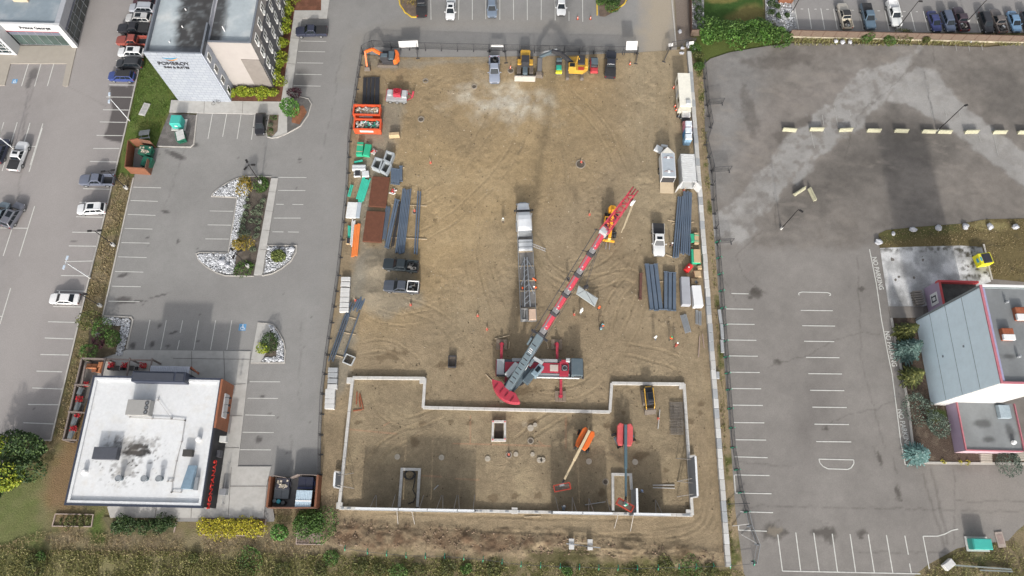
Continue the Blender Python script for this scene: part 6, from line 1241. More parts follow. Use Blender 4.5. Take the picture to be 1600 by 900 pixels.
b=MB();b.bar((-4.0,.35,2.8),(-3.8,-1.6,.9),.34,.4);b.build('stick',m_org,t,bevel=.04);b=MB();b.loft([[(-4.2,-1.5,.9),(-3.3,-1.5,.9),(-3.3,-1.9,1.0),(-4.2,-1.9,1.0)],[(-4.3,-2.0,.1),(-3.2,-2.0,.1),(-3.2,-2.4,.5),(-4.3,-2.4,.5)]]);b.build('bucket',m_trk,t)
b=MB();b.tube([(-1.2,.45,2.4),(-2.5,.5,3.0)],.09,8);b.build('hydraulic_ram',M_STEEL,t)
t=thing('excavator','big yellow excavator with dark boom stretched left over the small roller','excavator',(*P(901,110,.6),ZG),R(0))
track(t,-2.4,-1.6,0,.1,.1)if False else None
for s_ in(-1,1):
 b=MB();x_=s_*1.35-.4;prof=[(-2.2,.45),(-1.9,.1),(1.6,.1),(1.9,.45),(1.6,.85),(-1.9,.85)];b.loft([[(x_-.3,p[0],p[1])for p in prof],[(x_+.3,p[0],p[1])for p in prof]]);b.build('track',m_trk,t)
pt(t,'undercarriage',m_dk,-1.6,.8,-.9,.9,.4,1.1)
b=MB();b.prism([(-1.6,-1.3),(1.0,-1.35),(1.75,-.8),(1.95,.3),(1.6,1.6),(.8,1.9),(-1.6,1.8)],1.15,2.2);b.build('upper_body',m_yel,t,bevel=.1)
pt(t,'engine_hood',m_dk,.05,1.35,-.1,1.9,2.2,2.6,.08);pt(t,'counterweight',m_yel,1.35,1.95,-.7,1.3,1.2,2.5,.15)
q=pt(t,'cab',m_yel,-1.75,-.35,-1.4,-.25,2.0,3.2,.1);pt(q,'cab_roof_window',M_CGLASS,-1.55,-.6,-1.25,-.45,3.2,3.24,.02);pt(q,'windscreen',M_CGLASS,-1.82,-1.75,-1.3,-.35,2.2,3.1,0)
pt(t,'red_panel',mat('red_panel',(.42,.05,.03),.5),.1,1.2,-1.2,-.5,2.2,2.25,.01);b=MB();b.tube([(.3,.9,2.2),(.3,.9,2.9)],.1,8);b.tube([(-.2,.4,2.3),(.1,1.6,2.5)],.22,8);b.build('pipework',m_yel,t)
b=MB();b.bar((-1.0,.3,2.1),(-3.2,.9,4.1),.55,.8);b.bar((-3.1,.9,4.1),(-5.0,1.0,4.6),.5,.7);b.build('boom',m_dk,t,bevel=.06)
b=MB();b.bar((-4.6,1.0,4.6),(-7.0,1.2,2.6),.4,.55);b.build('stick',m_slate,t,bevel=.05);b=MB();b.tube([(-1.4,.65,2.9),(-3.4,1.1,4.4)],.12,8);b.tube([(-4.0,1.25,4.9),(-6.4,1.45,3.7)],.1,8);b.build('hydraulic_ram',M_STEEL,t)
b=MB();b.bar((-7.0,1.1,2.6),(-7.0,-.6,.8),.9,.6);b.build('compactor_head',m_dk,t,bevel=.06);b=MB();b.hexa([(-7.9,-1.6,.1),(-6.3,-1.7,.1),(-6.2,-.6,.1),(-7.8,-.5,.1)],[(-7.6,-1.4,.8),(-6.6,-1.4,.8),(-6.6,-.8,.9),(-7.6,-.8,.9)]);b.build('bucket',m_trk,t)
t=thing('bulldozer','yellow bulldozer with wide pale blade facing the site beside the silver pickup','bulldozer',(*P(820.5,104,.8),ZG),R(-90))
track(t,-2.2,1.9,1.15,.75,1.0);track(t,-2.2,1.9,-1.15,.75,1.0)
b=MB();b.prism([(-2.6,-.75),(-2.4,-.95),(-.9,-.8),(-.9,.8),(-2.4,.95),(-2.6,.75)],.9,2.3);b.build('engine_hood',m_yel,t,bevel=.12)
q=pt(t,'cab',m_dk,-.9,.7,-.7,.7,1.1,2.6,.08);pt(q,'cab_roof',m_dk,-1.0,.6,-.75,.75,2.6,2.75)
for s_ in(-1,1):pt(t,'fender',m_yel,-1.1,.1,s_*1.1-.35,s_*1.1+.35,1.15,1.5,.08)
pt(t,'nose',m_slate,.7,2.2,-.45,.45,.8,1.7,.08)
b=MB();b.hexa([(2.6,-1.95,.05),(2.9,-1.95,.05),(2.9,1.95,.05),(2.6,1.95,.05)],[(2.35,-1.95,1.2),(2.65,-1.95,1.25),(2.65,1.95,1.25),(2.35,1.95,1.2)]);b.build('blade',mat('worn_blade',(.40,.37,.33),.6,.1,2),t,bevel=.03)
b=MB();[b.bar((.4,s_*1.0,.6),(2.5,s_*.9,.5),.22)for s_ in(-1,1)];b.build('push_arm',m_dk,t)
t=thing('roller','small green and yellow roller under the excavator boom','roller',(*P(873,105,.8),ZG),R(-90))
pt(t,'rear_body',m_dk,-1.4,.0,-.55,.55,.5,1.6,.1);pt(t,'roll_cage',m_slate,-1.0,-.4,-.5,.5,1.7,2.2,.05);pt(t,'hood',mat('roller_green',(.04,.42,.30),.4),-.1,1.0,-.5,.5,.6,1.35,.12);pt(t,'nose',mat('lime_yellow',(.62,.62,.05),.45),1.0,1.5,-.6,.6,.6,1.2,.08)
for x_ in(-1.0,.95):b=MB();b.tube([(x_,-.55,.42),(x_,.55,.42)],.42,18);b.build('drum',M_STEEL,t)
b=MB();b.tube([(-.2,-.2,1.5),(-.1,0,1.6),(-.2,.2,1.5)],.03,6);b.build('steering_wheel',m_dk,t)
t=thing('utility_vehicle','small red utility buggy with dark roof between the yellow excavator and black pickup','buggy',(*P(928,103,.8),ZG),R(-90));mr_=paint((.48,.05,.06))
pt(t,'body',mr_,-1.6,1.6,-.72,.72,.5,1.0,.1);pt(t,'hood',mr_,.7,1.65,-.6,.6,1.0,1.2,.1);q=pt(t,'roof',m_slate,-.9,.55,-.62,.62,1.85,1.92,.05);pt(t,'windscreen',M_CGLASS,.55,.62,-.6,.6,1.1,1.85,0,R(-15));pt(t,'bed',m_dk,-1.6,-.95,-.6,.6,1.0,1.2,.03)
[MB().box((-.9 if i<2 else .55,(-1)**i*.6,1.45),(.06,.06,.85)).build('cage_post',m_dk,t)for i in range(4)];[wheel(t,x_,s_*.7,.33,.25)for x_ in(-1.05,1.05)for s_ in(-1,1)]
t=thing('telehandler','orange yellow telehandler facing south with empty forks beneath the crane jib','telehandler',(*P(954,350,1.2),ZG),R(-97))
pt(t,'chassis',m_dk,-2.3,2.2,-.65,.65,.7,1.2,.06);pt(t,'engine_cover',m_dk,-1.0,1.0,-1.15,-.4,.8,1.6,.1);q=pt(t,'cab',m_ory,-.7,.7,.35,1.2,.9,2.35,.1);q2=pt(t,'cab_side',m_dk,-1.3,-.75,.5,1.1,.9,1.6,.05)
q.location=(-.1,-1.55,0);pt(q,'roof_window',M_CGLASS,-.45,.45,.5,1.05,2.35,2.38,.02);pt(q,'windscreen',M_CGLASS,.7,.74,.45,1.1,1.5,2.25,0)
b=MB();b.prism([(-3.1,-.4),(-2.6,-.75),(-1.9,-.6),(-1.9,.6),(-2.6,.75),(-3.1,.4)],1.0,2.2);b.build('counterweight',m_ory,t,bevel=.12)
b=MB();b.bar((-2.2,.05,2.3),(2.6,.05,1.4),.5,.6);b.build('telescopic_boom',m_ory,t,bevel=.05);b=MB();b.bar((2.6,.05,1.3),(3.1,.05,.8),.5,.4);b.build('boom_head',m_ory,t,bevel=.04)
pt(t,'carriage',m_ory,2.95,3.15,-1.0,1.0,.5,1.1,.03);[pt(t,'fork',M_STEEL,3.15,4.4,y_-.07,y_+.07,.3,.38,0)for y_ in(-.3,.3)];[wheel(t,x_,s_*.95,.6,.45,m_ory)for x_ in(-1.6,1.7)for s_ in(-1,1)]
pt(t,'front_light_bar',m_dk,1.5,1.6,-1.1,1.1,1.2,1.35,.02)
def boom_lift(px_base,px_basket,mb,mboom,label,bh,turret_rz,chassis_rz,tw=2.1,tl=3.2,col2=None):
 x,y=P(*px_base,1.0);t=thing('boom_lift',label,'boom lift',(x,y,ZG));e=P3(*px_basket,bh)-Vector((x,y,ZG));d=Vector((e.x,e.y,0)).normalized();a_=math.atan2(d.y,d.x);sd=Vector((-d.y,d.x,0))
 Mc=Matrix.Rotation(chassis_rz,4,'Z');ch=MB();ch.box((0,0,.75),(3.0,1.2,.5),chassis_rz);ch.build('chassis',col2 or m_dk,t,bevel=.06)
 for sx in(-1,1):
  for sy in(-1,1):
   c_=Mc@Vector((sx*1.15,sy*1.0,0));sdv=Mc@Vector((0,1,0));b=MB();b.tube([c_+sdv*-.17+Vector((0,0,.45)),c_+sdv*.17+Vector((0,0,.45))],.45,16);w_=b.build('wheel',M_TYRE,t);b=MB();b.tube([c_+sdv*(sy*.16)+Vector((0,0,.45)),c_+sdv*(sy*.185)+Vector((0,0,.45))],.26,12);b.build('rim',mb,w_)
 for s_ in(-1,1):
  b=MB();ring=[(-tl*.55,.25),(-tl*.6,tw*.36),(-tl*.45,tw/2),(tl*.2,tw/2),(tl*.42,tw*.4),(tl*.42,.25)]
  pl=[tuple((d*p[0]+sd*(s_*p[1]))[:2])for p in ring];b.prism(pl,1.15,2.0);b.build('turret_cover',mb,t,bevel=.12)
 b=MB();b.box(tuple(-d*.2+Vector((0,0,1.3))),(tl*.8,.5,.5),a_);b.build('turret',m_dk,t)
 st=-d*(tl*.5)+Vector((0,0,2.15));en_=e-d*.9+Vector((0,0,.4));mid=st.lerp(en_,.62)
 b=MB();b.bar(st,mid,.42,.48);b.build('boom',mboom,t,bevel=.04);b=MB();b.bar(mid,en_,.30,.34);b.build('inner_boom',mboom,t,bevel=.03);b=MB();b.bar(en_,e-d*.2+Vector((0,0,.1)),.26,.3);b.build('jib',m_dk,t,bevel=.03)
 bk_=MB();A_=a_+turret_rz;ux=Vector((math.cos(A_),math.sin(A_),0));uy=Vector((-math.sin(A_),math.cos(A_),0));c_=e+ux*.35;cs_=[c_+ux*(i*.45)+uy*(j*1.2)for i,j in((-1,-1),(1,-1),(1,1),(-1,1))]
 bk_.hexa([v for v in cs_],[v+Vector((0,0,.08))for v in cs_]);o=bk_.build('basket',m_trk,t)
 r_=MB();
 for i in range(4):
  for z_ in(.12,.6,1.1):r_.bar(cs_[i]+Vector((0,0,z_)),cs_[(i+1)%4]+Vector((0,0,z_)),.09)
  r_.bar(cs_[i],cs_[i]+Vector((0,0,1.1)),.09)
 r_.build('basket_rail',mat('basket_red',(.36,.05,.03),.5),o);b=MB();b.box(c_-ux*.3+Vector((0,0,.95)),(.3,.7,.3),A_);b.build('control_box',M_STEEL,o);return t,c_
l1,k1=boom_lift((912,689),(877,758),m_org,mat('cream_boom',(.62,.50,.32),.5),'orange boom lift with cream boom reaching down left to an empty basket',2.6,R(40),R(75))
l2,k2=boom_lift((975,683),(977,786),mat('lift_salmon',(.56,.10,.10),.5),mat('lift_blue_boom',(.10,.16,.19),.45),'salmon red boom lift with slate boom and a worker in its basket',3.4,R(-25),R(25),2.4,3.4,m_slate)
t=thing('skid_steer','black and yellow skid steer loader inside the foundation near its north east corner','skid steer',(*P(1013.5,621,.8),ZG),R(-84))
pt(t,'body',m_dk,-1.5,1.2,-.55,.55,.5,1.5,.1);pt(t,'cab',m_dk,-.6,.9,-.5,.5,1.5,2.1,.08);pt(t,'engine_cover',m_yel,-1.65,-.7,-.5,.5,1.2,1.45,.06)
for s_ in(-1,1):b=MB();b.bar((-1.3,s_*.68,1.7),(1.4,s_*.68,1.1),.14,.3);b.bar((1.4,s_*.68,1.1),(1.9,s_*.6,.5),.14,.25);b.build('lift_arm',m_yel,t,bevel=.03);track(t,-1.3,1.2,s_*.85,.4,.7)
b=MB();b.hexa([(1.7,-.9,.08),(2.6,-.9,.05),(2.6,.9,.05),(1.7,.9,.08)],[(1.7,-.9,.7),(2.0,-.9,.75),(2.0,.9,.75),(1.7,.9,.7)]);b.build('bucket',m_trk,t);pt(t,'cab_roof_window',M_CGLASS,-.4,.6,-.38,.38,2.1,2.13,.01)
t=thing('crane_dolly','grey three axle dolly carrying a red machine frame near the north west corner','trailer',(*P(623,150,.9),ZG),R(-2))
pt(t,'deck',mat('dolly_grey',(.36,.37,.38),.55,.1),-2.2,1.6,-1.15,1.1,.75,1.05,.03);pt(t,'side_skirt',M_STEEL,-2.2,1.6,-1.2,-1.15,.55,1.0,0);pt(t,'red_edge',m_red,-2.25,1.65,1.1,1.2,.8,1.15,.02);pt(t,'rear_rail',m_red,-2.3,-2.2,-1.15,1.2,.8,1.1,.02)
for x_ in(-1.5,-.25,1.05):[wheel(t,x_,s_*1.0,.42,.4)for s_ in(-1,1)]
q=pt(t,'winch_frame',m_red,-.9,.5,-.5,.95,1.05,1.9,.08);b=MB();b.tube([(-.2+.5*math.cos(a_),.25+.5*math.sin(a_),1.95)for a_ in[k_*math.pi/10 for k_ in range(21)]],.1,6);b.tube([(-.2,.25,1.9),(-.2,.25,2.1)],.2,10);b.build('drum_ring',mat('deep_red',(.30,.012,.02),.5),q)
pt(t,'tool_locker',m_lg,.65,1.5,-.6,.9,1.05,1.45,.05);pt(t,'tool_locker',m_lg,-2.0,-1.2,-.2,1.0,1.05,1.3,.05);b=MB();b.bar((1.6,-.8,.8),(2.6,0,.7),.14);b.bar((1.6,.8,.8),(2.6,0,.7),.14);b.bar((2.5,-.1,.7),(2.7,.9,1.2),.3);b.build('drawbar',m_red,t)
def skip(px0,px1,h,label,dl,seed,pal):
 x0,y0=P(px0[0],px1[1],0);x1,y1=P(px1[0],px0[1],h);t=thing('rubbish_skip',label,'skip',((x0+x1)/2,(y0+y1)/2,ZG));a,c=(x1-x0)/2,(y1-y0)/2;mo=mat('skip_orange',(.60,.085,.03),.5,.08,1,dirt=.15);w_=.14
 b=MB();b.b6(-a,a,-c,-c+w_,.1,h);b.b6(-a,a,c-w_,c,.1,h);b.b6(-a,-a+w_,-c+w_,c-w_,.1,h);b.b6(a-w_,a,-c+w_,c-w_,.1,h);b.b6(-a+w_,a-w_,-c+w_,c-w_,.1,.25);b.build('body',mo,t,bevel=.02)
 b=MB();b.ribbon([(-a+.07,-c+.07),(a-.07,-c+.07),(a-.07,c-.07),(-a+.07,c-.07)],.26,h,h+.12,True);b.build('rim',mo,t)
 b=MB();[b.b6(-a+.3+i*.75,-a+.4+i*.75,-c-.08,-c,.2,h)for i in range(int(2*a/.75))];b.build('side_rib',mo,t);b=MB();b.b6(-a*.55,a*.45,-c-.1,-c-.08,h*.55,h*.85);b.build('white_plate',M_WTRIM,t)
 rr=random.Random(seed)
 o=None
 for k_,col in enumerate(pal):
  b=MB()
  for _ in range(45):
   u,v=rr.uniform(-a+.45,a-.45),rr.uniform(-c+.4,c-.4);b.box((u,v,h-.45+rr.uniform(-.1,.35)),(rr.uniform(.15,.75),rr.uniform(.06,.3),rr.uniform(.04,.15)),rr.uniform(0,3),rr.uniform(-.5,.5),rr.uniform(-.4,.4))
  p=b.build('debris',mat('debris_%d_%d'%(seed,k_),col,.8,.2,3,island=.4),t)
 b=MB();b.b6(-a+w_,a-w_,-c+w_,c-w_,.3,h-.6);b.build('debris_core',mat('debris_core',(.10,.085,.07),.9,.3,3),t)
skip((554,165),(595,187),1.5,'upper orange skip filled with pale timber and board offcuts','',1,[(.45,.36,.26),(.55,.53,.50),(.30,.24,.17)])
skip((555,187),(596,210),1.6,'lower orange skip filled with black bags and mixed green and white rubbish','',2,[(.03,.03,.03),(.50,.52,.54),(.06,.30,.22),(.35,.30,.24)])
m_blue=mat('primed_steel',(.085,.115,.16),.5,.12,1.5,dirt=.2,dirtcol=(.2,.2,.2));m_tim=mat('new_timber',(.45,.36,.25),.8,.15,4)
def bars(nm,cat,p0,p1,n,wd,gap,ht,m_,label,group,z=.18,jit=.2,layers=1,hollow=False):
 a0,c0=P3(*p0,z),P3(*p1,z);d=(c0-a0).normalized();s_=d.cross(Vector((0,0,1)));L=(c0-a0).length;az_=math.atan2(d.y,d.x);rr=random.Random(int(p0[0]*3+n));src=None
 for l_ in range(layers):
  for i in range(n):
   off=(i-(n-1)/2)*(wd+gap);j=rr.uniform(-jit,jit);c=(a0+c0)/2+s_*off+d*j
   if src is None:
    b=MB();b.b6(-L/2,L/2,-wd/2,wd/2,0,ht)
    if wd>.3:b.b6(-L/2,-L/2+.06,-wd/2-.08,wd/2+.08,-.06,ht+.06);b.b6(L/2-.06,L/2,-wd/2-.08,wd/2+.08,-.06,ht+.06)
    o=src=b.build(nm,m_,None,bevel=.01);props(o,label,cat,group)
   else:o=src.copy();COL.objects.link(o)
   o.location=(c.x,c.y,SZ+z+l_*(ht+.03));o.rotation_euler=(0,0,az_+rr.uniform(-.006,.006))
def bearer(px0,px1,n=2,label='',grp=None,m_=None,z=0.02,wd=.12):
 """timber lying across under a stack"""
 t=MB();t.bar(P3(*px0,z+.06),P3(*px1,z+.06),wd,.12);o=t.build('timber_bearer',m_ or m_tim);o.location.z=SZ;return props(o,label,'timber',grp)
G='primed steel in the west stack'
bars('steel_column','steel column',(636,297),(625,397),6,.22,.05,.25,m_blue,'slate blue steel tube in the widest long bundle east of the rust plates','widest west column bundle',layers=1)
bars('steel_column','steel column',(621,312),(605,387),2,.34,.06,.35,m_blue,'thick slate blue steel tube left of the widest bundle','thick pair of west columns')
bars('steel_column','steel column',(626,318),(613,386),3,.12,.05,.2,m_dk,'thin dark steel angle between the thick tubes and the widest bundle','thin dark angles');bars('steel_column','steel column',(607,324),(599,375),4,.16,.06,.2,m_blue,'short slate blue tube in the small bundle beside the lower rust plate','short west tubes')
bars('steel_column','steel column',(655,300),(650,398),2,.24,.16,.28,m_blue,'long slate blue tube in the separate pair at the east end of the west stacks','separate pair of tubes')
bars('steel_plate_bundle','steel plate',(620,263),(620,287),4,.5,.01,.25,m_blue,'short slate blue plate in the stack below the grey concrete boxes','short plates below the boxes',jit=.35)
bars('rubber_mat','mat',(577,122),(575,164),3,.62,.12,.12,mat('black_board',(.028,.03,.036),.6,.1),'long black board lying between the orange excavator and the skips','long black boards',jit=.1);bars('rubber_mat','mat',(590,122),(589,164),1,.8,.12,.1,mat('black_board',(.028,.03,.036),.6,.1),'single black board east of the other black boards',None,jit=.1)
bars('steel_column','steel column',(1063,308),(1055,403),3,.27,.10,.3,m_blue,'long slate blue column in the outer group of three beside the white pickup','outer long east columns',layers=1)
bars('steel_column','steel column',(1074,301),(1070,398),5,.27,.06,.3,m_blue,'long slate blue column in the group of five against the block wall','inner long east columns')
bars('steel_beam','steel beam',(1017,416),(1025,487),3,.62,.13,.5,m_blue,'wide slate blue beam in the slanting group of three in the east yard','slanting wide beams',jit=.3)
bars('steel_beam','steel beam',(1046,427),(1046,486),3,.55,.16,.5,m_blue,'wide slate blue beam in the straight group of three in the east yard','straight wide beams',jit=.1)
bars('steel_beam','steel beam',(1001,428),(1000,468),1,.42,.1,.45,mat('rust_beam',(.11,.05,.04),.8,.3,3),'single dark rusty beam west of the slanting blue beams',None)
bars('scaffold_tube','metal rail',(1067,492),(1075,520),5,.16,.06,.15,M_STEEL,'galvanised rail in the slanting bundle below the grey crate','slanting galvanised rails',jit=.1);bars('scaffold_tube','metal rail',(1091,486),(1091,508),4,.16,.10,.15,M_STEEL,'galvanised rail in the short bundle below the white crate','short galvanised rails',jit=.1)
bars('timber_post','timber',(1093,527),(1091,560),1,.12,.1,.12,mat('pinkish_timber',(.33,.25,.22),.8),'thin pinkish post lying in the lower east yard',None);bars('timber_post','timber',(1097,521),(1100,543),1,.12,.1,.12,mat('pinkish_timber',(.33,.25,.22),.8),'shorter thin pinkish post by the block wall',None)
bars('steel_joist','steel joist',(545,488),(519,560),3,.13,.20,.3,m_blue,'long thin steel joist slanting in the south west stack','slanting thin joists',jit=1.0);bars('steel_joist','steel joist',(551,473),(540,500),2,.12,.3,.3,m_blue,'thin joist end reaching north from the south west stack','north joist ends')
bars('steel_joist','steel joist',(562,489),(538,557),1,.14,.1,.3,m_blue,'lone thin joist east of the slanting joists',None);bars('steel_angle','steel angle',(566,466),(558,483),4,.26,.07,.2,m_blue,'short slate angle in the stack below the gravel','short angles',jit=.5)
bars('green_pipe','pipe',(573,280),(562,315),6,.22,.03,.22,mat('teal_pipe',(.05,.46,.33),.5),'teal pipe in the bundle left of the rust plates','teal pipes',jit=.35);bars('green_pipe','pipe',(550,291),(545,309),2,.2,.1,.2,mat('teal_pipe',(.05,.46,.33),.5),'short teal pipe against the west fence','short teal pipes',jit=.5)
bars('green_pipe','pipe',(546,353),(546,372),2,.2,.05,.2,mat('teal_pipe',(.05,.46,.33),.5),'short teal pipe beside the white bars','short lower teal pipes');bars('orange_pipe','pipe',(559,351),(554,401),4,.24,.02,.22,mat('orange_pipe',(.72,.20,.05),.5),'orange pipe in the long bundle below the white sheets','orange pipes',jit=.15)
bars('white_pipe','pipe',(553,344),(550,384),3,.16,.06,.16,M_WTRIM,'white pipe beside the orange bundle','white pipes',jit=.3);bars('green_pipe','pipe',(553,255),(566,252),1,.3,.05,.3,mat('teal_pipe',(.05,.46,.33),.5),'single teal pipe above the white wrapped packs',None)
for i,(a,c,lb)in enumerate((((612,320),(667,322),'timber bearer under the north ends of the west steel tubes'),((608,371),(667,374),'timber bearer under the south ends of the west steel tubes'),((617,262),(632,262),'bearer at the upper end of the short blue plates'),((1050,350),(1084,347),'timber bearer under the middle of the long east columns'),((1052,388),(1082,385),'timber bearer under the south end of the long east columns'),((1028,440),(1040,440),'timber bearer between the two groups of wide beams, upper'),((1029,472),(1040,474),'timber bearer between the two groups of wide beams, lower'),((539,494),(559,499),'upper timber bearer under the slanting joists'),((528,518),(556,523),'middle timber bearer under the slanting joists'),((524,555),(545,561),'lower timber bearer under the slanting joists'),((773,530),(796,524),'long pale timber lying north of the rear crane mat'),((796,534),(795,545),'short timber standing beside the rear north crane mat'),((854,533),(857,545),'short timber beside the front north crane mat'),((759,585),(773,600),'thin timber leaning on the ground behind the red counterweight'),((1040,398),(1052,402),'stray timber below the white pickup'),((1043,344),(1058,347),'stray timber left of the long east columns'),((800,797.5),(825,796.5),None))):
 if lb:bearer(a,c,2,lb)
bearer((819,808),(845,807),1,'pale timber lying just south of the foundation wall')
def slabstack(px0,px1,h,m_,label,nm='steel_sheet_stack',cat='steel sheets',n=4):
 x0,y1=P(*px0,h);x1,y0=P(*px1,h);t=thing(nm,label,cat,((x0+x1)/2,(y0+y1)/2,SZ),R(-2));a,c=(x1-x0)/2,(y1-y0)/2;rr=random.Random(3)
 for i in range(n):b=MB();j=rr.uniform(-.04,.04);b.b6(-a+j,a+j,-c,c,i*h/n+.03,(i+1)*h/n);b.build('sheet',m_,t,bevel=.01)
m_rp=mat('rusted_sheet',(.125,.048,.027),.85,.3,1.5,dirt=.5,dirtcol=(.075,.03,.02))
slabstack((581,276),(604,323),.5,m_rp,'upper stack of rust brown sheets');slabstack((572,330),(597,378),.5,m_rp,'lower stack of rust brown sheets')
slabstack((543,316),(556,340),.5,mat('white_sheet_pack',(.66,.67,.67),.6),'pack of white sheets beside the west fence');slabstack((556,316),(562,340),.4,mat('grey_sheet_pack',(.36,.41,.46),.6),'narrow pack of grey sheets against the white sheets')
m_gt=mat('green_tarp',(.03,.36,.20),.6,.15,2,bump=.3,bscale=5)
def pack(nm,px,size,h,m_,label,cat,rz=0,strap=None,lidm=None):
 t=thing(nm,label,cat,(*P(*px,h*.7),SZ),rz);w_,d_=size;b=MB();b.hexa([(-w_/2,-d_/2,.12),(w_/2,-d_/2,.12),(w_/2,d_/2,.12),(-w_/2,d_/2,.12)],[(-w_/2+.04,-d_/2+.04,h),(w_/2-.04,-d_/2+.04,h),(w_/2-.04,d_/2-.04,h-.05),(-w_/2+.04,d_/2-.04,h-.04)]);b.build('wrapping',m_,t,bevel=.06)
 b=MB();[b.b6(-w_/2,w_/2,y_-.06,y_+.06,0,.12)for y_ in(-d_/2+.15,0,d_/2-.15)];b.build('pallet',m_tim,t)
 if strap:b=MB();[b.b6(-w_/2+.02,w_/2-.02,y_-.05,y_+.05,h-.04,h+.02)for y_ in(-d_/4,d_/4)];b.build('strap',strap,t)
 if lidm:b=MB();b.b6(-w_/2*.5,w_/2*.9,-d_/2*.92,d_/2*.92,h-.02,h+.10);b.build('top_layer',lidm,t)
 return t
m_wr=mat('white_wrap',(.60,.62,.63),.4,.12,3,bump=.3,bscale=4);m_tan=mat('tan_board',(.48,.35,.21),.7,.12,2)
pack('green_tarp_pack',(562.5,233),(1.2,2.7),.9,m_gt,'left green tarpaulin pack with timber on top beside the west fence','tarp pack',0,m_tan);pack('green_tarp_pack',(574,235),(1.2,2.4),.8,m_gt,'right green tarpaulin pack beside the red grilles','tarp pack',R(-5))
t=pack('red_pallet',(584,237),(1.0,1.1),.35,mat('pale_board',(.5,.47,.44),.7),'small pallet of red parts right of the green packs','pallet',R(-30));b=MB();rr=random.Random(4);[b.box((rr.uniform(-.3,.3),rr.uniform(-.35,.35),.42),(.5,.1,.12),rr.uniform(0,3))for _ in range(6)];b.build('red_part',mat('bright_red',(.55,.03,.03),.5),t)
pack('white_wrapped_pack',(561,262),(2.4,1.1),.8,m_wr,'long white wrapped pack beside the west fence','wrapped pack',R(2),m_lg);pack('white_wrapped_pack',(558,272),(1.2,1.1),.6,m_wr,'left half open white pack under the long white one','wrapped pack',R(5),m_dk,m_dk);pack('white_wrapped_pack',(571,272),(1.3,1.2),.6,m_wr,'right crumpled white pack under the long white one','wrapped pack',R(10))
pack('crate',(544,377),(.7,1.1),.5,m_tan,'small crate with black contents by the west fence','crate',0,None,m_dk);t=pack('timber_stack',(616,210.5),(1.9,.75),1.1,m_tan,'pale timber box standing on bare ground below the skips','timber stack',R(6),None)
pack('wrapped_timber',(1088,373),(.8,2.2),.7,m_tan,'upper pack of new boards beside the block wall with green wrap at its side','timber pack',R(-3),m_gt);pack('green_tarp_pack',(1082,372),(.7,1.6),.6,m_gt,'crumpled green wrap left of the upper board pack','tarp pack',R(5));pack('wrapped_timber',(1087,401),(1.6,2.6),.8,m_gt,'green wrapped pack with bare boards on top beside the block wall','timber pack',R(-2),None,m_tan)
pack('pallet_load',(1090,428),(1.2,1.2),.5,m_tan,'upper brown pallet load beside the block wall','pallet',R(3));pack('pallet_load',(1093,418),(.7,.7),.7,m_tan,'small brown carton above the brown pallet load','box',R(8));t=pack('pallet_load',(1085,440),(1.2,1.1),.4,m_tan,'lower brown pallet load with odds and ends on it','pallet',R(-4));b=MB();rr=random.Random(9);[b.box((rr.uniform(-.1,.4),rr.uniform(-.3,.3),.5),(.25,.2,.2),rr.uniform(0,3))for _ in range(5)];b.build('loose_part',M_STEEL,t)
pack('tarped_crate',(1071,455),(1.5,5.0),1.3,mat('grey_tarp',(.33,.34,.37),.6,.1,1,bump=.3,bscale=3),'long crate under light grey tarpaulin in the east yard','crate',R(-1),None);pack('tarped_crate',(1089,463),(1.6,3.7),1.4,mat('white_tarp',(.68,.69,.70),.5,.06,1,bump=.3,bscale=3),'long crate under white sheeting right of the grey one','crate',R(3),None)
t=thing('red_tank','round red tank by itself above the grey tarped crate','tank',(*P(1074,421),SZ));b=MB();b.tube([(-.5,-.6,.5),(-.45,-.55,.5),(.45,.55,.5),(.5,.6,.5)],[.3,.5,.5,.3],14);b.build('body',mat('bright_red',(.55,.03,.03),.45),t,smooth=False);b=MB();b.bar((-.6,-.2,.1),(.6,.8,.1),.1);b.build('skid',m_dk,t);b=MB();b.cyl((0,0,.95),.12,.12,8);b.build('cap',M_WTRIM,t)
def openbox(pxs,h,label):
 v=[P3(a_,c_,h)for a_,c_ in pxs];c=sum(v,Vector())/4;t=thing('concrete_box',label,'concrete box',(c.x,c.y,SZ));b=MB()
 q=[(p.x,p.y)for p in v];b.ribbon(q,.22,0,h,True);b.build('wall',mat('grey_concrete',(.33,.36,.38),.75,.1,2),t,world=True);b=MB();b.prism([((p[0]-c.x)*.85+c.x,(p[1]-c.y)*.85+c.y)for p in q],0,h*.35);b.build('base',mat('box_base',(.10,.10,.09),.9),t,world=True)
openbox([(604,236),(615,239.5),(610,254),(600,249)],1.2,'open grey concrete box, northernmost of the three');openbox([(586.5,246),(597,249),(592,265),(581,260)],1.2,'open grey concrete box, westernmost of the three');openbox([(601,251.5),(610.5,256.5),(603.7,271),(594.5,265.5)],1.2,'open grey concrete box, southernmost of the three')
def block(px,rz,label,grp,size=(.75,1.5,.72),z=0,src=[None]):
 if src[0]is None:
  b=MB();b.b6(-.375,.375,-.75,.75,0,.72);o=b.build('concrete_block',M_CONCR,bevel=.03);src[0]=o
 else:o=src[0].copy();COL.objects.link(o)
 o.location=(px[0],px[1],SZ+z);o.rotation_euler=(0,0,rz);return props(o,label,'concrete block',grp)
A,B=Vector(P(1077,80,.7)),Vector(P(1138.5,886,.7));n_=int((A-B).length/1.54);rr=random.Random(8);azb=ang(B,A)-math.pi/2
mats_b=[M_CONCR,mat('raw_concrete_pale',(.55,.55,.54),.85,.12,2,dirt=.4,dirtcol=(.34,.32,.3)),mat('raw_concrete_grey',(.34,.355,.37),.85,.14,2,dirt=.4,dirtcol=(.22,.21,.2))]
bsrc=[None]*3
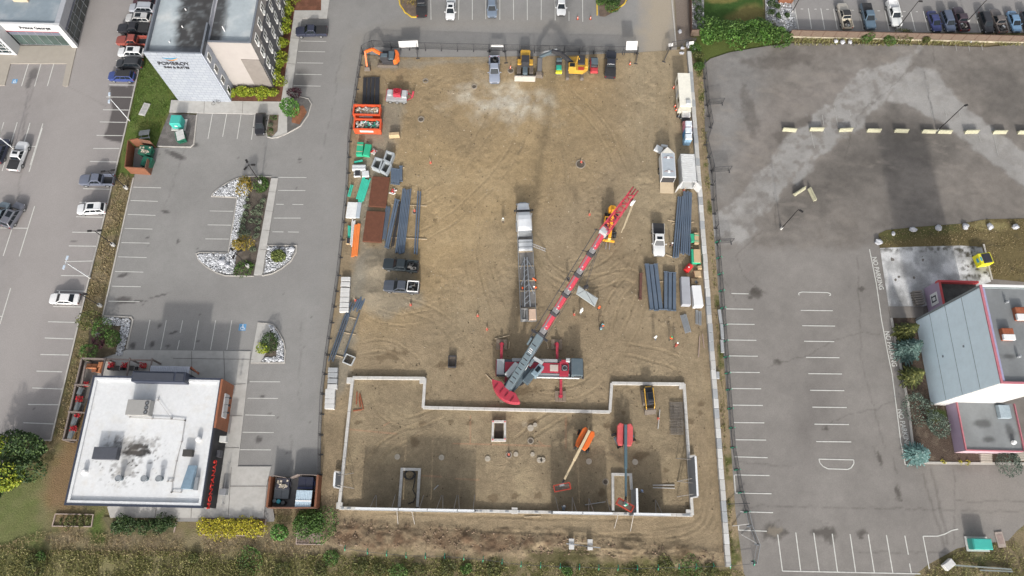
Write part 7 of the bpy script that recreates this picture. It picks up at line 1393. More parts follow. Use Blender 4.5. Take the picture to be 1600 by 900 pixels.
for i in range(n_):
 p=A.lerp(B,(i+.5)/n_);k_=rr.choice([0,0,1,1,2]if i>n_*.25 else[0,2,2])
 if bsrc[k_]is None:b=MB();b.b6(-.375,.375,-.75,.75,0,.72);o=b.build('concrete_block',mats_b[k_],bevel=.03);bsrc[k_]=o
 else:o=bsrc[k_].copy();COL.objects.link(o)
 o.location=(p.x+rr.uniform(-.03,.03),p.y,SZ);o.rotation_euler=(0,0,azb+rr.uniform(-.015,.015));props(o,'pale concrete block in the long east side row','concrete block','block row along the east side')
for i,y_ in enumerate((436,444,453,460,468,476,484)):
 o=bsrc[1].copy();COL.objects.link(o);x,y=P(540-i*.4,y_,.7);o.location=(x,y,SZ+(.0));o.rotation_euler=(0,0,R(90)+rr.uniform(-.03,.03));props(o,'pale concrete block in the upper group beside the west fence','concrete block','upper west blocks')
for i,y_ in enumerate((578,586,595,604,611.5,619,627,635)):
 o=bsrc[1 if i>2 else 2].copy();COL.objects.link(o);x,y=P((520 if i<4 else 517)-i*.3,y_,.7);o.location=(x,y,SZ);o.rotation_euler=(0,0,R(90)+rr.uniform(-.03,.03));props(o,'pale concrete block in the lower group beside the west fence','concrete block','lower west blocks')
for i,px in enumerate(((893,850),(922,851))):
 o=bsrc[1].copy();COL.objects.link(o);o.location=(*P(*px,.7),SZ+.1);o.rotation_euler=(0,0,0);props(o,'%s concrete block in the verge south of the foundation, carrying a pole frame'%('left','right')[i],'concrete block',None)
t=thing('pole_frame','timber and steel pole frame laid across two concrete blocks south of the foundation','frame',(*P(907,851),SZ));b=MB();b.bar(P3(885,849.5,1.0),P3(938,856,1.0),.14,.1);b.build('steel_pole',M_STEEL,t,world=True);b=MB();b.bar(P3(898,848,1.0),P3(918,849,1.0),.12,.1);b.build('timber_rail',m_tim,t,world=True);b=MB();b.bar(P3(898,852,1.0),P3(932,854,1.0),.1,.1);b.build('timber_rail',m_tim,t,world=True)
m_fw=mat('pale_concrete_wall',(.50,.49,.47),.8,.16,2.2,dirt=.6,dirtcol=(.33,.30,.26));m_pg=mat('panel_grey',(.20,.215,.235),.75,.08,.8);m_ins=mat('white_insulation',(.66,.68,.70),.7,.08,3,dirt=.2,dirtcol=(.4,.4,.4))
fnd=thing('foundation_wall','low pale concrete foundation wall round the whole building footprint','foundation',(*P(800,700),SZ));FH=.55
Fp=[(-24.5,23.9),(-13.0,23.95),(-13.05,19.3),(16.5,19.3),(16.6,24.0),(28.4,24.0),(28.35,4.0),(-24.7,4.0)]
Fp=[P(*p,FH)for p in((551,590),(664,591),(661,636.5),(953,643.5),(956,598.5),(1069,600),(1082,805),(529.5,794))]
for i in range(8):
 a,c=Fp[i],Fp[(i+1)%8];b=MB();d=(Vector(c)-Vector(a)).normalized()*.22;b.bar((a[0]+d.x*0,a[1]+d.y*0,FH/2+SZ),(c[0]-d.x*0,c[1]-d.y*0,FH/2+SZ+.001*(i%2)),.44,FH-.003*(i%2));b.build('wall_run',m_fw,fnd,world=True)
for px in((546,594),(660,594),(1066,603),(1077,801),(797+7,798),(530,790)):b=MB();x,y=P(*px,.6);b.b6(x-.45,x+.45,y-.45,y+.45,SZ,SZ+.5);b.build('pilaster',m_fw,fnd,world=True)
b=MB();rr=random.Random(12)
for i in range(34):
 a,c=Vector(Fp[7]),Vector(Fp[6]);k_=rr.random();p=a.lerp(c,k_);b.box((p.x,p.y,SZ+FH+.02),(rr.uniform(.2,.7),.2,.04),0)
b.build('ledger_mark',M_STEEL,fnd,world=True)
b=MB()
for i in range(8):
 a,c=Vector(Fp[i]),Vector(Fp[(i+1)%8]);L=(c-a).length
 for j in range(1,int(L/2.4)):p=a.lerp(c,j*2.4/L);b.box((p.x,p.y,SZ+FH/2+.012),(.035,.455,FH),math.atan2(c.y-a.y,c.x-a.x))
b.build('form_joint',mat('joint_dark',(.20,.19,.17),.9),fnd,world=True)
def gridbeam(pxs,label,closed=False,wd=.4,h=.45,z=FH):
 t=thing('grade_beam',label,'grade beam',(*P(*pxs[0]),SZ));b=MB();b.ribbon(PL(pxs,h),wd,0.05,h+.05,closed);b.build('beam',m_fw,t,world=True);return t
gridbeam([(623.5,792),(628,733),(655.5,733.5),(652,792)],'low concrete outline of the west stair pit against the south wall');gridbeam([(958,798),(957.5,741),(985.5,741.5),(987,765)],'low concrete outline of the east stair pit against the south wall')
pit=gridbeam([(770.5,658.5),(789,658.5),(789,687.5),(769.5,687.5)],'small square concrete pit in the middle of the foundation',True,.35,.7)
b=MB();x0,y0=P(771,687);x1,y1=P(788,659);b.b6(x0+.2,x1-.2,y0+.2,y1-.2,SZ+.02,SZ+.1);b.build('pit_floor',mat('dark_soil',(.06,.045,.035),.9,.3,2),pit,world=True);b=MB();[b.cyl((*P(a_,c_,.7),SZ+.7),.1,.2,8)for a_,c_ in((770.5,658.5),(789,659),(789,686),(770,687))];b.build('red_cap',mat('bright_red',(.55,.03,.03),.5),pit,world=True)
t=thing('hose','black hose coiled inside the west stair pit','hose',(*P(640,745),SZ));b=MB();pts=[P3(638+8*math.cos(a_)+.3*a_,742+7*math.sin(a_),.15)for a_ in[k_*.35 for k_ in range(36)]]+[P3(*p_,.15)for p_ in((648,752),(645,765),(650,775),(646,784),(638,787))];b.tube(pts,.07,5);b.build('coil',m_dk,t,world=True)
def panel(pxa,pxb,h,label,face,thick=.3,top=None):
 """a standing wall panel; pxa, pxb are the ends of its top edge"""
 a,c=P3(*pxa,h),P3(*pxb,h);t=thing('wall_panel',label,'wall panel',((a.x+c.x)/2,(a.y+c.y)/2,SZ));b=MB();b.bar((a.x,a.y,(h+.5)/2+SZ),(c.x,c.y,(h+.5)/2+SZ),thick,h-.5);b.build('panel',face,t,world=True)
 b=MB();b.bar((a.x,a.y,h+SZ+.02),(c.x,c.y,h+SZ+.02),thick*.95,.05);b.build('top_edge',top or m_ins,t,world=True);return t
ord_=('first','second','third','fourth','fifth','sixth','seventh')
Hs=[(555,622,4.2),(623,667,5.0),(668,714,5.0),(715,741,4.2),(864,910,4.2),(911,957,4.3),(990,1048,4.3)]
def sy(x):return 794+(x-529.5)*(805-794)/(1082-529.5)
for i,(x0,x1,h)in enumerate(Hs):panel((x0,sy(x0)-.3),(x1,sy(x1)-.3),h,'upright grey wall panel on the south foundation wall, %s from the west'%ord_[i],m_pg)
panel((995,763),(996,801),4.6,'upright grey wall panel running north beside the red lift basket',m_pg);panel((1086.5,713),(1090,775),4.6,'grey wall panel jutting out from the east foundation wall',m_pg);panel((523.5,738),(522,760),4.2,'small grey wall panel jutting out from the west foundation wall',m_pg)
b=MB();
for a,c in(((1090,775.5),(1079,777)),((1086,712.5),(1075,714)),((523,737.5),(533,739)),((522,760.5),(531,762))):b.bar(P3(*a,.6),P3(*c,.6),.35,.5)
b.build('return_wall',m_fw,fnd,world=True)
def brace(g,top,ht,label,grp):
 o=MB();o.tube([P3(*g,.05)+Vector((0,0,SZ)),P3(*top,ht)],.055,6);q=o.build('brace_pole',mat('brace_grey',(.34,.32,.30),.5,metal=.3));return props(q,label,'brace',grp)
bg_='props leaning against the south wall panels';bl_='thin steel prop leaning inside the south wall panels'
for g,tx in(((587,774),578),((588,774),588),((618,773),612),((662,774),655),((690,774),682),((692,774),692),((714,774),709),((716,774),718),((742,773),739),((868,777),873),((894,777),901),((894,777),894),((920,779),928),((920,779),920),((948,780),954),((1024,781),1035),((1024,782),1025)):brace(g,(tx,sy(tx)-1.5),3.0,bl_,bg_)
for g,tx in(((622,819),620),((648,819),643),((960,825),966),((985,830),990)):brace(g,(tx,sy(tx)+1),3.0,'pale steel prop leaning outside the south wall panels','props outside the south wall panels')
for g,tp in(((1056,716),(1080,718)),((1058,752),(1084,747)),((1059,752),(1084,755)),((1058,776),(1084,772)),((553,739),(527,743)),((553,763),(527,758))):brace(g,tp,3.0,'thin steel prop leaning against a jutting side panel','props at the side panels')
for a,c,lb in(((1020,758),(1054,758),'upper of two pale tubes lying on the ground near the east wall'),((1020,762),(1054,763),'lower of two pale tubes lying on the ground near the east wall'),((914,789),(946,784),'pale pole lying across the props inside the south wall'),((1028,670),(1031,640),'thin pole lying below the skid steer'),((678,765),(685,758),'short pale stick lying in the west half of the footprint'),((601,748),(603,787),None)):
 if lb:b=MB();b.bar(P3(*a,.1),P3(*c,.1),.13);o=b.build('steel_tube',mat('pale_tube',(.45,.44,.42),.5));o.location.z=SZ;props(o,lb,'tube')
for i,(px,r_)in enumerate((((621,714),.42),((690,715),.42),((762,717),.42),((843,719),.42),((848,719),.4),((920,721),.45),((992,722),.45),((836,664),.32),((806,710),.36),((832,710),.32),((829,669),.5))):
 b=MB();b.cyl((0,0,0),r_,.14,20);b.b6(-r_,r_,-.03,.03,.14,.16);b.b6(-.03,.03,-r_,r_,.14,.16);o=b.build('pile_cap',mat('pile_concrete',(.38,.34,.28),.8,.1,3));o.location=(*P(*px),SZ+.02);props(o,'round pale concrete pile head set in the foundation soil','pile head','pile heads')
t=thing('rebar_bundle','grey heap of reinforcing mesh against the east foundation wall','rebar',(*P(1058,655),SZ));b=MB();rr=random.Random(3)
for i in range(16):b.bar(P3(1047+i*1.25,628,.2+rr.uniform(0,.3)),P3(1049+i*1.25,679,.2+rr.uniform(0,.3)),.05)
for i in range(22):b.bar(P3(1046,628+i*2.4,.3+rr.uniform(0,.2)),P3(1069,629+i*2.4,.3+rr.uniform(0,.2)),.05)
b.build('mesh',mat('rebar_grey',(.20,.18,.16),.7,.2,4),t,world=True)
for i,(a,c)in enumerate((((558,612),(557,632)),((562,615),(568,640)),((561,620),(563,636)),((552,642),(566,640)))):
 b=MB();b.bar(P3(*a,.1),P3(*c,.1),.16);o=b.build('rusty_bar',M_RUST);o.location.z=SZ;props(o,'short rusty bar lying in the north west corner of the footprint','bar','rusty bars')
def ring(px,r_,h,label,col=(.27,.235,.19),fill=True):
 h=.12;r_*=.85
 t=thing('manhole_ring',label,'manhole ring',(*P(*px),SZ));b=MB();n=20;o_=[(r_*math.cos(2*math.pi*k_/n),r_*math.sin(2*math.pi*k_/n))for k_ in range(n)];b.ribbon(o_,.16,0,h,True);b.build('ring',mat('ring_concrete',col,.8,.1,3),t)
 b=MB();b.cyl((0,0,.0),r_*.9,h*.5,20);b.build('cover',mat('ring_dark',(.09,.075,.06),.9,.4,3),t);return t
for px,r_,lb in(((665,127),.55,'soil filled manhole ring east of the grey dolly'),((741,136),.55,'dark manhole ring below left of the silver pickup'),((658,187),.62,'manhole ring with pale cover above the timber box'),((798,111),.65,'white rimmed manhole ring with red cap beside the bulldozer'),((907,257),.95,'dirty manhole ring with a marker in the upper middle of the site'),((648,332),.45,'pale manhole ring between the west tube bundles'),((795,711),.5,'dark manhole ring with red marker inside the foundation'),((829,689),.5,'dark manhole ring by the orange string line'),((946,753),.5,'small rust marked manhole ring west of the east stair pit')):ring(px,r_,.25,lb)
def cone(px,label,grp=None,h=.75,z=SZ):
 t=thing('traffic_cone',label,'traffic cone',(*P(*px),z),0,grp);mo=mat('cone_orange',(.75,.10,.03),.5);b=MB();b.b6(-.2,.2,-.2,.2,0,.04);b.build('base',M_BLKP,t);b=MB();b.cyl((0,0,.04),.16,h-.04,12,.03);b.build('body',mo,t);b=MB();b.cyl((0,0,h*.45),.112,.14,12,.09);b.build('white_band',M_WTRIM,t)
cone((902.5,30),'traffic cone left of the painted line in the top row stalls',None,.8,.02);cone((922.5,30),'traffic cone right of the painted line in the top row stalls',None,.8,.02)
cone((1052,138),'orange cone at the west side of the cream site office');cone((1054,167),'orange cone at the south west corner of the cream site office');cone((1056,173),'orange cone just below the cream site office corner');cone((797.5,107),'orange cone standing in the ring beside the bulldozer');cone((984,101),'small orange cone under the white sign frame at the gate')
def stake(px,label,h=1.6,m_=None):
 t=thing('survey_stake',label,'stake',(*P(*px),SZ));b=MB();b.b6(-.03,.03,-.03,.03,0,h);b.build('post',m_tim,t);b=MB();b.b6(-.16,.16,-.16,.16,0,.42);b.build('marker',m_ or mat('stake_red',(.5,.10,.07),.6),t,bevel=.03)
for px,lb in(((673,255),'red marked stake alone in the upper west of the site'),((908,254),'red marked stake rising from the dirty manhole ring'),((921,336),'pinkish marked stake left of the telehandler'),((746.5,494),'red marked stake left of the flatbed trailer, upper'),((761,515),'red marked stake left of the flatbed trailer, lower'),((897,492),'pinkish marked stake right of the crane boom'),((642,477),'red marked stake below the charcoal pickup'),((648,330),'dark stake rising from the pale ring between the tubes'),((795,710),'stake in the dark ring inside the foundation'),((1068,299),'orange stake below the container doors'),((556,470),'red and white stake beside the short steel angles'),((1028,654),'orange marked stake below the skid steer')):stake(px,lb)
t=thing('bin_tub','dark open tub lying alone left of the crane','tub',(*P(707,566),SZ));b=MB();b.ribbon([(-.6,-.9),(.6,-.9),(.6,.9),(-.6,.9)],.1,0,.7,True);b.build('wall',m_dk,t);b=MB();b.b6(-.55,.55,-.85,.85,.02,.1);b.build('base',m_trk,t)
t=thing('steel_trough','small white rimmed trough of scrap beside the joist ends','trough',(*P(546,563),SZ),R(-20));b=MB();b.ribbon([(-.75,-.7),(.75,-.7),(.75,.7),(-.75,.7)],.12,0,.5,True);b.build('wall',m_lg,t);b=MB();[b.box((rr.uniform(-.5,.5),rr.uniform(-.5,.5),.3),(.7,.06,.06),rr.uniform(0,3))for _ in range(9)];b.build('scrap',m_dk,t)
t=thing('wheelbarrow_heap','white and red tool heap below the short blue plates','tools',(*P(614,300),SZ));b=MB();rr=random.Random(5);[b.box((rr.uniform(-.5,.5),rr.uniform(-.6,.6),.15),(rr.uniform(.2,.6),.15,.2),rr.uniform(0,3))for _ in range(8)];b.build('white_part',M_WTRIM,t);b=MB();[b.box((rr.uniform(-.3,.3),rr.uniform(-.3,.3),.3),(.35,.1,.12),rr.uniform(0,3))for _ in range(4)];b.build('red_part',mat('bright_red',(.55,.03,.03),.5),t);t.name='tool_heap'
def unitbox(nm,px0,px1,h,m_,label,cat,z=SZ,legs=.3,bevel=.05):
 x0,y1=P(*px0,h);x1,y0=P(*px1,h);t=thing(nm,label,cat,((x0+x1)/2,(y0+y1)/2,z));a,c=(x1-x0)/2,(y1-y0)/2;b=MB();b.b6(-a,a,-c,c,legs,h);b.build('body',m_,t,bevel=bevel);return t,a,c
m_cream=mat('cream_panel',(.66,.63,.53),.55,.06,1,dirt=.15)
t,a,c=unitbox('site_office',(1059,115),(1081,166),2.7,m_cream,'cream site office cabin at the north end of the block wall','site office')
b=MB();b.b6(-a-.05,a+.05,-c-.05,c+.05,2.7,2.78);b.build('roof',mat('cream_roof',(.70,.68,.60),.5),t);[MB().b6(-a-.04,-a,y_-.45,y_+.45,1.4,2.2).build('window',M_CGLASS,t)for y_ in(-c*.5,c*.6)];b=MB();b.b6(-a-.05,-a,-.5,.4,.4,2.3);b.build('door',m_lg,t);b=MB();b.b6(-a+.1,a-.1,-c-.9,-c-.05,2.3,2.36);b.build('awning',m_cream,t);b=MB();[b.b6(x_,x_+.06,-c-.85,-c-.79,.1,2.3)for x_ in(-a+.15,a-.2)];b.build('awning_post',m_lg,t)
b=MB();b.b6(.0,.8,-c+.3,-c+1.0,2.78,3.1);b.build('air_conditioner',m_lg,t)
t,a,c=unitbox('generator',(1066,174),(1079,182),1.3,M_WTRIM,'white generator set below the cream site office','generator',legs=.3);b=MB();b.b6(-a,a,-c-.8,-c,.3,.9);b.build('engine',m_dk,t);b=MB();b.b6(-a-.9,-a,-.2,.2,.3,.5);b.build('tow_bar',m_dk,t);wheel(t,-a-.05,-.3,.3,.2)
t,a,c=unitbox('fuel_tank',(1067,188),(1078,194),.9,mat('red_white',(.55,.25,.25),.5),'red and white fuel tank above the portable toilets','tank',legs=.1);b=MB();b.b6(-.3,.3,-.2,.2,.9,1.0);b.build('cap',mat('bright_red',(.55,.03,.03),.5),t)
for i,(y_,col,lb)in enumerate(((198.5,(.60,.22,.32),'pink sided portable toilet, northernmost of three'),(208.5,(.04,.20,.42),'bright blue sided portable toilet, middle of three'),(218.5,(.22,.36,.50),'grey blue portable toilet, southernmost of three'))):
 x,y=P(1073,y_,1.2);t=thing('portable_toilet',lb,'portable toilet',(x+.1,y,SZ));m_=mat('toilet_%d'%i,col,.5);b=MB();b.b6(-.6,.6,-.55,.55,.1,2.1);b.build('body',m_,t,bevel=.05);b=MB();b.b6(-.63,-.6,-.4,.4,.2,1.95);b.build('door',m_,t)
 b=MB();b.hexa([(-.62,-.57,2.1),(.62,-.57,2.1),(.62,.57,2.1),(-.62,.57,2.1)],[(-.5,-.5,2.35),(.5,-.5,2.35),(.5,.5,2.35),(-.5,.5,2.35)]);b.build('roof',mat('toilet_roof',(.62,.67,.72),.5),t);b=MB();b.cyl((.4,.4,2.2),.06,.35,8);b.build('vent_pipe',M_WTRIM,t)
x0,y1=P(1034,239,2.5);x1,y0=P(1055,277,2.5);t=thing('cargo_trailer','white cargo trailer with pointed nose and lowered tan ramp door','trailer',((x0+x1)/2,(y0+y1)/2,SZ));a,c=1.2,(y1-y0)/2
b=MB();b.prism([(-a,-c),(a,-c),(a,c),(0,c+1.3),(-a,c)],.5,2.5);b.build('body',mat('trailer_white',(.62,.63,.64),.45,.05),t,bevel=.03);b=MB();b.b6(-a+.15,a-.12,-c+.1,c-.1,2.5,2.54);b.build('roof_sheet',mat('roof_grey_blue',(.36,.40,.44),.5,.1),t);b=MB();b.prism([(-a+.12,c-.05),(a-.12,c-.05),(0,c+1.2)],2.5,2.53);b.build('nose_cap',mat('nose_cream',(.64,.62,.56),.5),t)
for y_ in(c*.6,-c*.55):b=MB();b.b6(-.2,.2,y_-.2,y_+.2,2.54,2.68);q=b.build('roof_vent',M_WTRIM,t);b=MB();[b.tube([(s_*.2,y_,2.6),(s_*.55,y_+.08,2.56),(s_*.8,y_-.05,2.55)],.03,5)for s_ in(-1,1)];b.build('vent_cable',M_RUST,q)
b=MB();b.hexa([(-a,-c-1.9,.05),(a,-c-1.9,.05),(a,-c,.5),(-a,-c,.5)],[(-a,-c-1.9,.13),(a,-c-1.9,.13),(a,-c,.58),(-a,-c,.58)]);b.build('ramp_door',mat('ramp_tan',(.42,.34,.24),.8,.1,2),t);b=MB();b.b6(-a+.1,a-.1,-c-.03,-c,.6,2.3);b.build('open_doorway',m_dk,t);[wheel(t,s_*1.05,y_,.36,.2)for s_ in(-1,1)for y_ in(-.6,.4)]
pack('white_pack',(1029,233),(1.4,1.3),.6,m_wr,'white board pack left of the cargo trailer nose','pack',R(-30));pack('white_pack',(1038,228),(1.2,.5),.5,m_wr,'small white pack above the cargo trailer nose','pack',R(-8))
x0,y1=P(1063,240,2.6);x1,y0=P(1087,285,2.6);t=thing('shipping_container','white shipping container with its south doors open beside the block wall','container',((x0+x1)/2+.1,(y0+y1)/2,SZ));a,c=1.22,(y1-y0)/2;mc_=mat('container_white',(.60,.61,.61),.5,.05,1,dirt=.2)
b=MB();b.b6(-a,-a+.1,-c,c,.15,2.6);b.b6(a-.1,a,-c,c,.15,2.6);b.b6(-a+.1,a-.1,c-.1,c,.15,2.6);b.b6(-a+.1,a-.1,-c,c-.1,.15,.25);b.build('body',mc_,t);b=MB();[b.b6(-a,a,-c+i*2*c/14,-c+(i+.7)*2*c/14,2.6,2.66)for i in range(14)];b.b6(-a,a,-c,c,2.56,2.6);b.build('corrugated_roof',mc_,t)
for s_ in(-1,1):b=MB();b.box((s_*(a+.45),-c-.45,1.4),(1.15,.08,2.3),s_*-R(50));b.build('door',mc_,t)
def sign(px,w_,h,z,label,rz=0,fr=True):
 t=thing('site_sign',label,'sign',(*P(*px),SZ),rz);b=MB();b.box((0,0,z+h/2),(w_,.06,h),0,R(-30));b.build('board',mat('sign_white',(.46,.46,.46),.6,.1,2,dirt=.3,dirtcol=(.33,.31,.28)),t)
 b=MB();[b.b6(s_*w_*.45-.04,s_*w_*.45+.04,.05,.13,0,z+h*.6)for s_ in(-1,1)];b.build('post',m_dk,t);return t
sign((640,79),3.6,1.2,1.2,'long blank white board on the north fence above the dolly',R(5));sign((777,80),2.3,.5,1.3,'small blank white board on the north fence above the silver pickup');sign((983,87),2.1,1.7,2.0,'square blank white board on the dark frame at the gate',R(3));sign((1045,79),.9,.6,1.3,'small white board on the west leaf of the site gate',R(15));sign((1077,76),.9,.6,1.3,'small white board at the east end of the site gate',R(10))
M_MESH=meshmat('chain_link',(.06,.06,.06),.10,.17)
def fence(px,h,label,sp=3.0,nm='mesh_fence',mr=None,green=False,z0=SZ,rails=(0.12,1.0),mesh=True):
 pts=[Vector((*P(*p),z0))for p in px];t=thing(nm,label,'fence',pts[0]);mr=mr or mat('fence_dark',(.05,.05,.055),.6)
 me_v=[];me_f=[];uv=[]
 for i in range(len(pts)-1):
  a,c=pts[i],pts[i+1];L=(c-a).length;n=max(1,round(L/sp));b=MB()
  for k_ in rails:b.bar(a+Vector((0,0,h*k_)),c+Vector((0,0,h*k_)),.055)
  b.build('rail',mr,t,world=True)
  for j in range(n+(1 if i==len(pts)-2 else 0)):
   p=a.lerp(c,j/n);b=MB();b.b6(p.x-.04,p.x+.04,p.y-.04,p.y+.04,z0,z0+h);b.box((p.x,p.y,z0+.04),(.18,.7,.08),math.atan2((c-a).y,(c-a).x));b.build('post',mr,t,world=True)
   if green:b=MB();d=(c-a).normalized();s_=Vector((-d.y,d.x,0));b.bar(p+Vector((0,0,h*.9)),p+s_*.45+Vector((0,0,h*.5)),.08);b.bar(p+s_*-.35+Vector((0,0,.1)),p+Vector((0,0,h*.5)),.07);b.build('green_tie',mat('green_tape',(.02,.38,.22),.6),t,world=True)
  k0=len(me_v);me_v+=[a+Vector((0,0,.1)),c+Vector((0,0,.1)),c+Vector((0,0,h)),a+Vector((0,0,h))];me_f.append((k0,k0+1,k0+2,k0+3));uv+=[(0,0),(L,0),(L,h),(0,h)]
 if mesh:
  me=bpy.data.meshes.new('mesh_infill');me.from_pydata([v-pts[0]for v in me_v],[],me_f);ul=me.uv_layers.new(name='UVMap')
  for i,u in enumerate(uv):ul.data[i].uv=u
  me.materials.append(M_MESH);o=bpy.data.objects.new('mesh_infill',me);COL.objects.link(o);o.parent=t
 return t
fence([(567,82),(583,74),(640,77),(765,80),(905,82.5),(995,84)],1.9,'dark mesh fence along the north edge of the site');fence([(567,84),(558,140),(547,222),(544,296),(530,431),(523,480),(512,555),(505,616),(502,680),(501,742)],1.9,'dark mesh fence along the west edge of the site',green=False)
fence([(1037,97),(1047,76),(1084,70)],1.9,'short dark mesh fence with bent end at the east side of the gate')
for i,(a,c,lb)in enumerate((((652,77),(653,92),'below the long white board'),((764,81),(764,98),'left of the silver pickup'),((788,81),(791,99),'right of the silver pickup'),((881,82),(881,92),'behind the small roller'),((995,84),(993,100),'at the open gate'))):fence([a,c],1.9,'dark stabiliser panel square to the north fence, '+lb,4,'mesh_fence')
fence([(1098,103),(1104,165),(1110,200),(1102,227),(1112,267),(1114,313),(1120,380)],1.9,'kinked dark mesh fence along the east side, upper part',z0=.08)
fence([(1120,380),(1124,430),(1130,510),(1137,610),(1144,700),(1156,770),(1165,800)],1.6,'dark mesh fence with green ties along the east side, lower part',green=True,z0=.08)
fence([(1165,800),(1170,822),(1182,851),(1177,880)],1.6,'leaning pale fence panels at the south east corner',mr=M_STEEL,z0=.08)
for i,(a,c,lb)in enumerate((((1105,165),(1128,163),'top most'),((1112,270),(1139,268),'beside the open container'),((1120,381),(1142,380),'beside the board packs'))):fence([a,c],1.9,'dark stabiliser panel pointing east from the east fence, '+lb,4,'mesh_fence',z0=.08)
fence([(540,857),(575,862),(635,868),(695,869),(755,874),(814,882),(875,885),(935,887),(995,888),(1060,886),(1140,884),(1177,880)],1.1,'low wire fence with green ties along the south edge of the site',green=True,mesh=False,rails=(.9,),z0=.0)
b=MB();b.bar((*P(1130,788),.1),(*P(1167,787),1.4),.1);o=b.build('fence_prop',m_dk);props(o,'dark prop from the block wall to the east fence','prop')
for a,c,lb in(((1144,822),(1167,819),'upper pale prop behind the leaning fence panels'),((1158,835),(1178,849),'lower pale prop behind the leaning fence panels')):b=MB();b.bar((*P(*a),.15),(*P(*c),1.2),.1);o=b.build('fence_prop',mat('pale_tube',(.45,.44,.42),.5));props(o,lb,'prop')
for i,(a,c)in enumerate((((1123.5,484),(1126.5,505)),((1127,506),(1129,530)),((1127.5,531),(1129,551)),((1121,581),(1121.5,592)))):b=MB();b.bar(P3(*a,.4),P3(*c,.4),.5,.4);o=b.build('kerb_block',mats_b[2],bevel=.03);props(o,'long concrete kerb block lying in weeds outside the block wall, %s from the north'%ord_[i],'concrete block')
m_bar=mat('barrier_cream',(.36,.35,.25),.8,.12,2,dirt=.3,dirtcol=(.3,.28,.22));bsr=None
def barrier(px,rz,label,m_=None):
 b=MB();pr=[(-.3,0),(-.3,.15),(-.12,.45),(-.1,.8),(.1,.8),(.12,.45),(.3,.15),(.3,0)];b.loft([[(-1.25,p[0],p[1])for p in pr],[(1.25,p[0],p[1])for p in pr]]);o=b.build('concrete_barrier',m_ or m_bar,bevel=.02);o.location=(*P(*px,.5),.06);o.rotation_euler=(0,0,rz);props(o,label,'barrier')
xs=[(1234,202),(1276.5,201),(1322,202),(1366,203),(1409,203.5),(1452,204.5),(1477,205),(1519,205),(1563,205.5),(1602,206)]
for i,px in enumerate(xs):barrier(px,R((-3,1,5,0,0,0,0,3,2,0)[i]),'cream concrete barrier in the long row, %s from the west'%('first','second','third','fourth','fifth','sixth','seventh','eighth','ninth','tenth')[i])
barrier((1250,298),R(35),'lone cream concrete barrier left of a slanting pair on the worn ground');barrier((1270,303),R(-72),'lone cream concrete barrier tilted south beside its twin on the worn ground')
def lamp(px,h,label,rz,heads=2,m_=None,arm=.5,base=.45,z=0,hd=None):
 m_=m_ or mat('pole_black',(.02,.018,.018),.5);t=thing('street_lamp',label,'street lamp',(*P(*px),z));b=MB()
 b.cyl((0,0,0),.10,h,10,.06);b.build('pole',m_,t);b=MB();b.cyl((0,0,0),base/2*1.3,.7,16);b.build('concrete_base',M_CONCR,t)
 for i in range(heads):
  a_=rz+i*2*math.pi/heads;d=Vector((math.cos(a_),math.sin(a_),0));b=MB();b.bar(Vector((0,0,h-.1)),d*arm+Vector((0,0,h)),.07);q=b.build('arm',m_,t);b=MB();b.box(d*(arm+.3)+Vector((0,0,h)),(.7,.36,.12),a_);b.build('lamp_head',hd or m_,q,bevel=.03)
 return t
lamp((198,294.5),6.2,'black street lamp in the weedy strip nearest the slate blue pickup',R(10),2,z=0);lamp((178,383.5),6.0,'black street lamp in the weedy strip, middle of three',R(5),2);lamp((157.5,478),6.0,'black street lamp in the weedy strip beside the white sedan',0,1)
lamp((408,286.5),6.4,'black twin headed lamp at the north end of the planted island',0,3,z=.1);lamp((388.5,417),6.2,'black twin headed lamp at the south end of the planted island',R(20),3,z=.1)
mwp=mat('pole_white',(.55,.57,.60),.45);lamp((202.5,188.5),7.0,'white double headed lamp at the kerb of the hotel lawn',R(100),2,mwp,.45,.2,hd=mat('pale_head',(.45,.52,.60),.4));lamp((141,434.5),7.0,'white double headed lamp in the weedy strip above the white sedan',R(85),2,mwp,.5,.2,hd=mat('pale_head',(.45,.52,.60),.4))
lamp((22,233),7.0,'white lamp post at the far left beside the white pickup',R(150),2,mwp,.5,.2,hd=mat('pale_head',(.45,.52,.60),.4))
lamp((1464,205),7.9,'black street lamp rising from the row of cream barriers',R(20),1,z=.05,arm=.15,base=.2);lamp((1220,358),7.6,'black street lamp alone on the worn ground of the old car park',R(-30),1,z=.05,arm=.2,base=.3)
lamp((1401,46),7.6,'black street lamp between the white canopy pickup and the fence',R(0),1,z=0,arm=.1);lamp((1510,35),6.5,'black street lamp behind the scrap laden black pickup',0,1,z=0,arm=.1);lamp((1237,20),5.0,'thin dark lamp post beside the upper rock bed',0,1,z=0,arm=.1,base=.2)
M_BLD=mat('boulder',(.42,.43,.46),.85,.2,3,bump=.6,bscale=5)
def boulder(px,r_,label,seed):b=MB();b.rock((0,0,r_*.45),r_,seed,.75,2);o=b.build('boulder',M_BLD);o.location=(*P(*px),.05);props(o,label,'boulder')
for i,(px,r_)in enumerate((((1372,379),.62),((1395,366),.42),((1425,360),.6),((1465,357),.55),((1507,355),.55),((1545,355),.6),((1585,355.5),.6))):boulder(px,r_,'pale boulder edging the grass verge, %s from the west'%ord_[i],20+i)
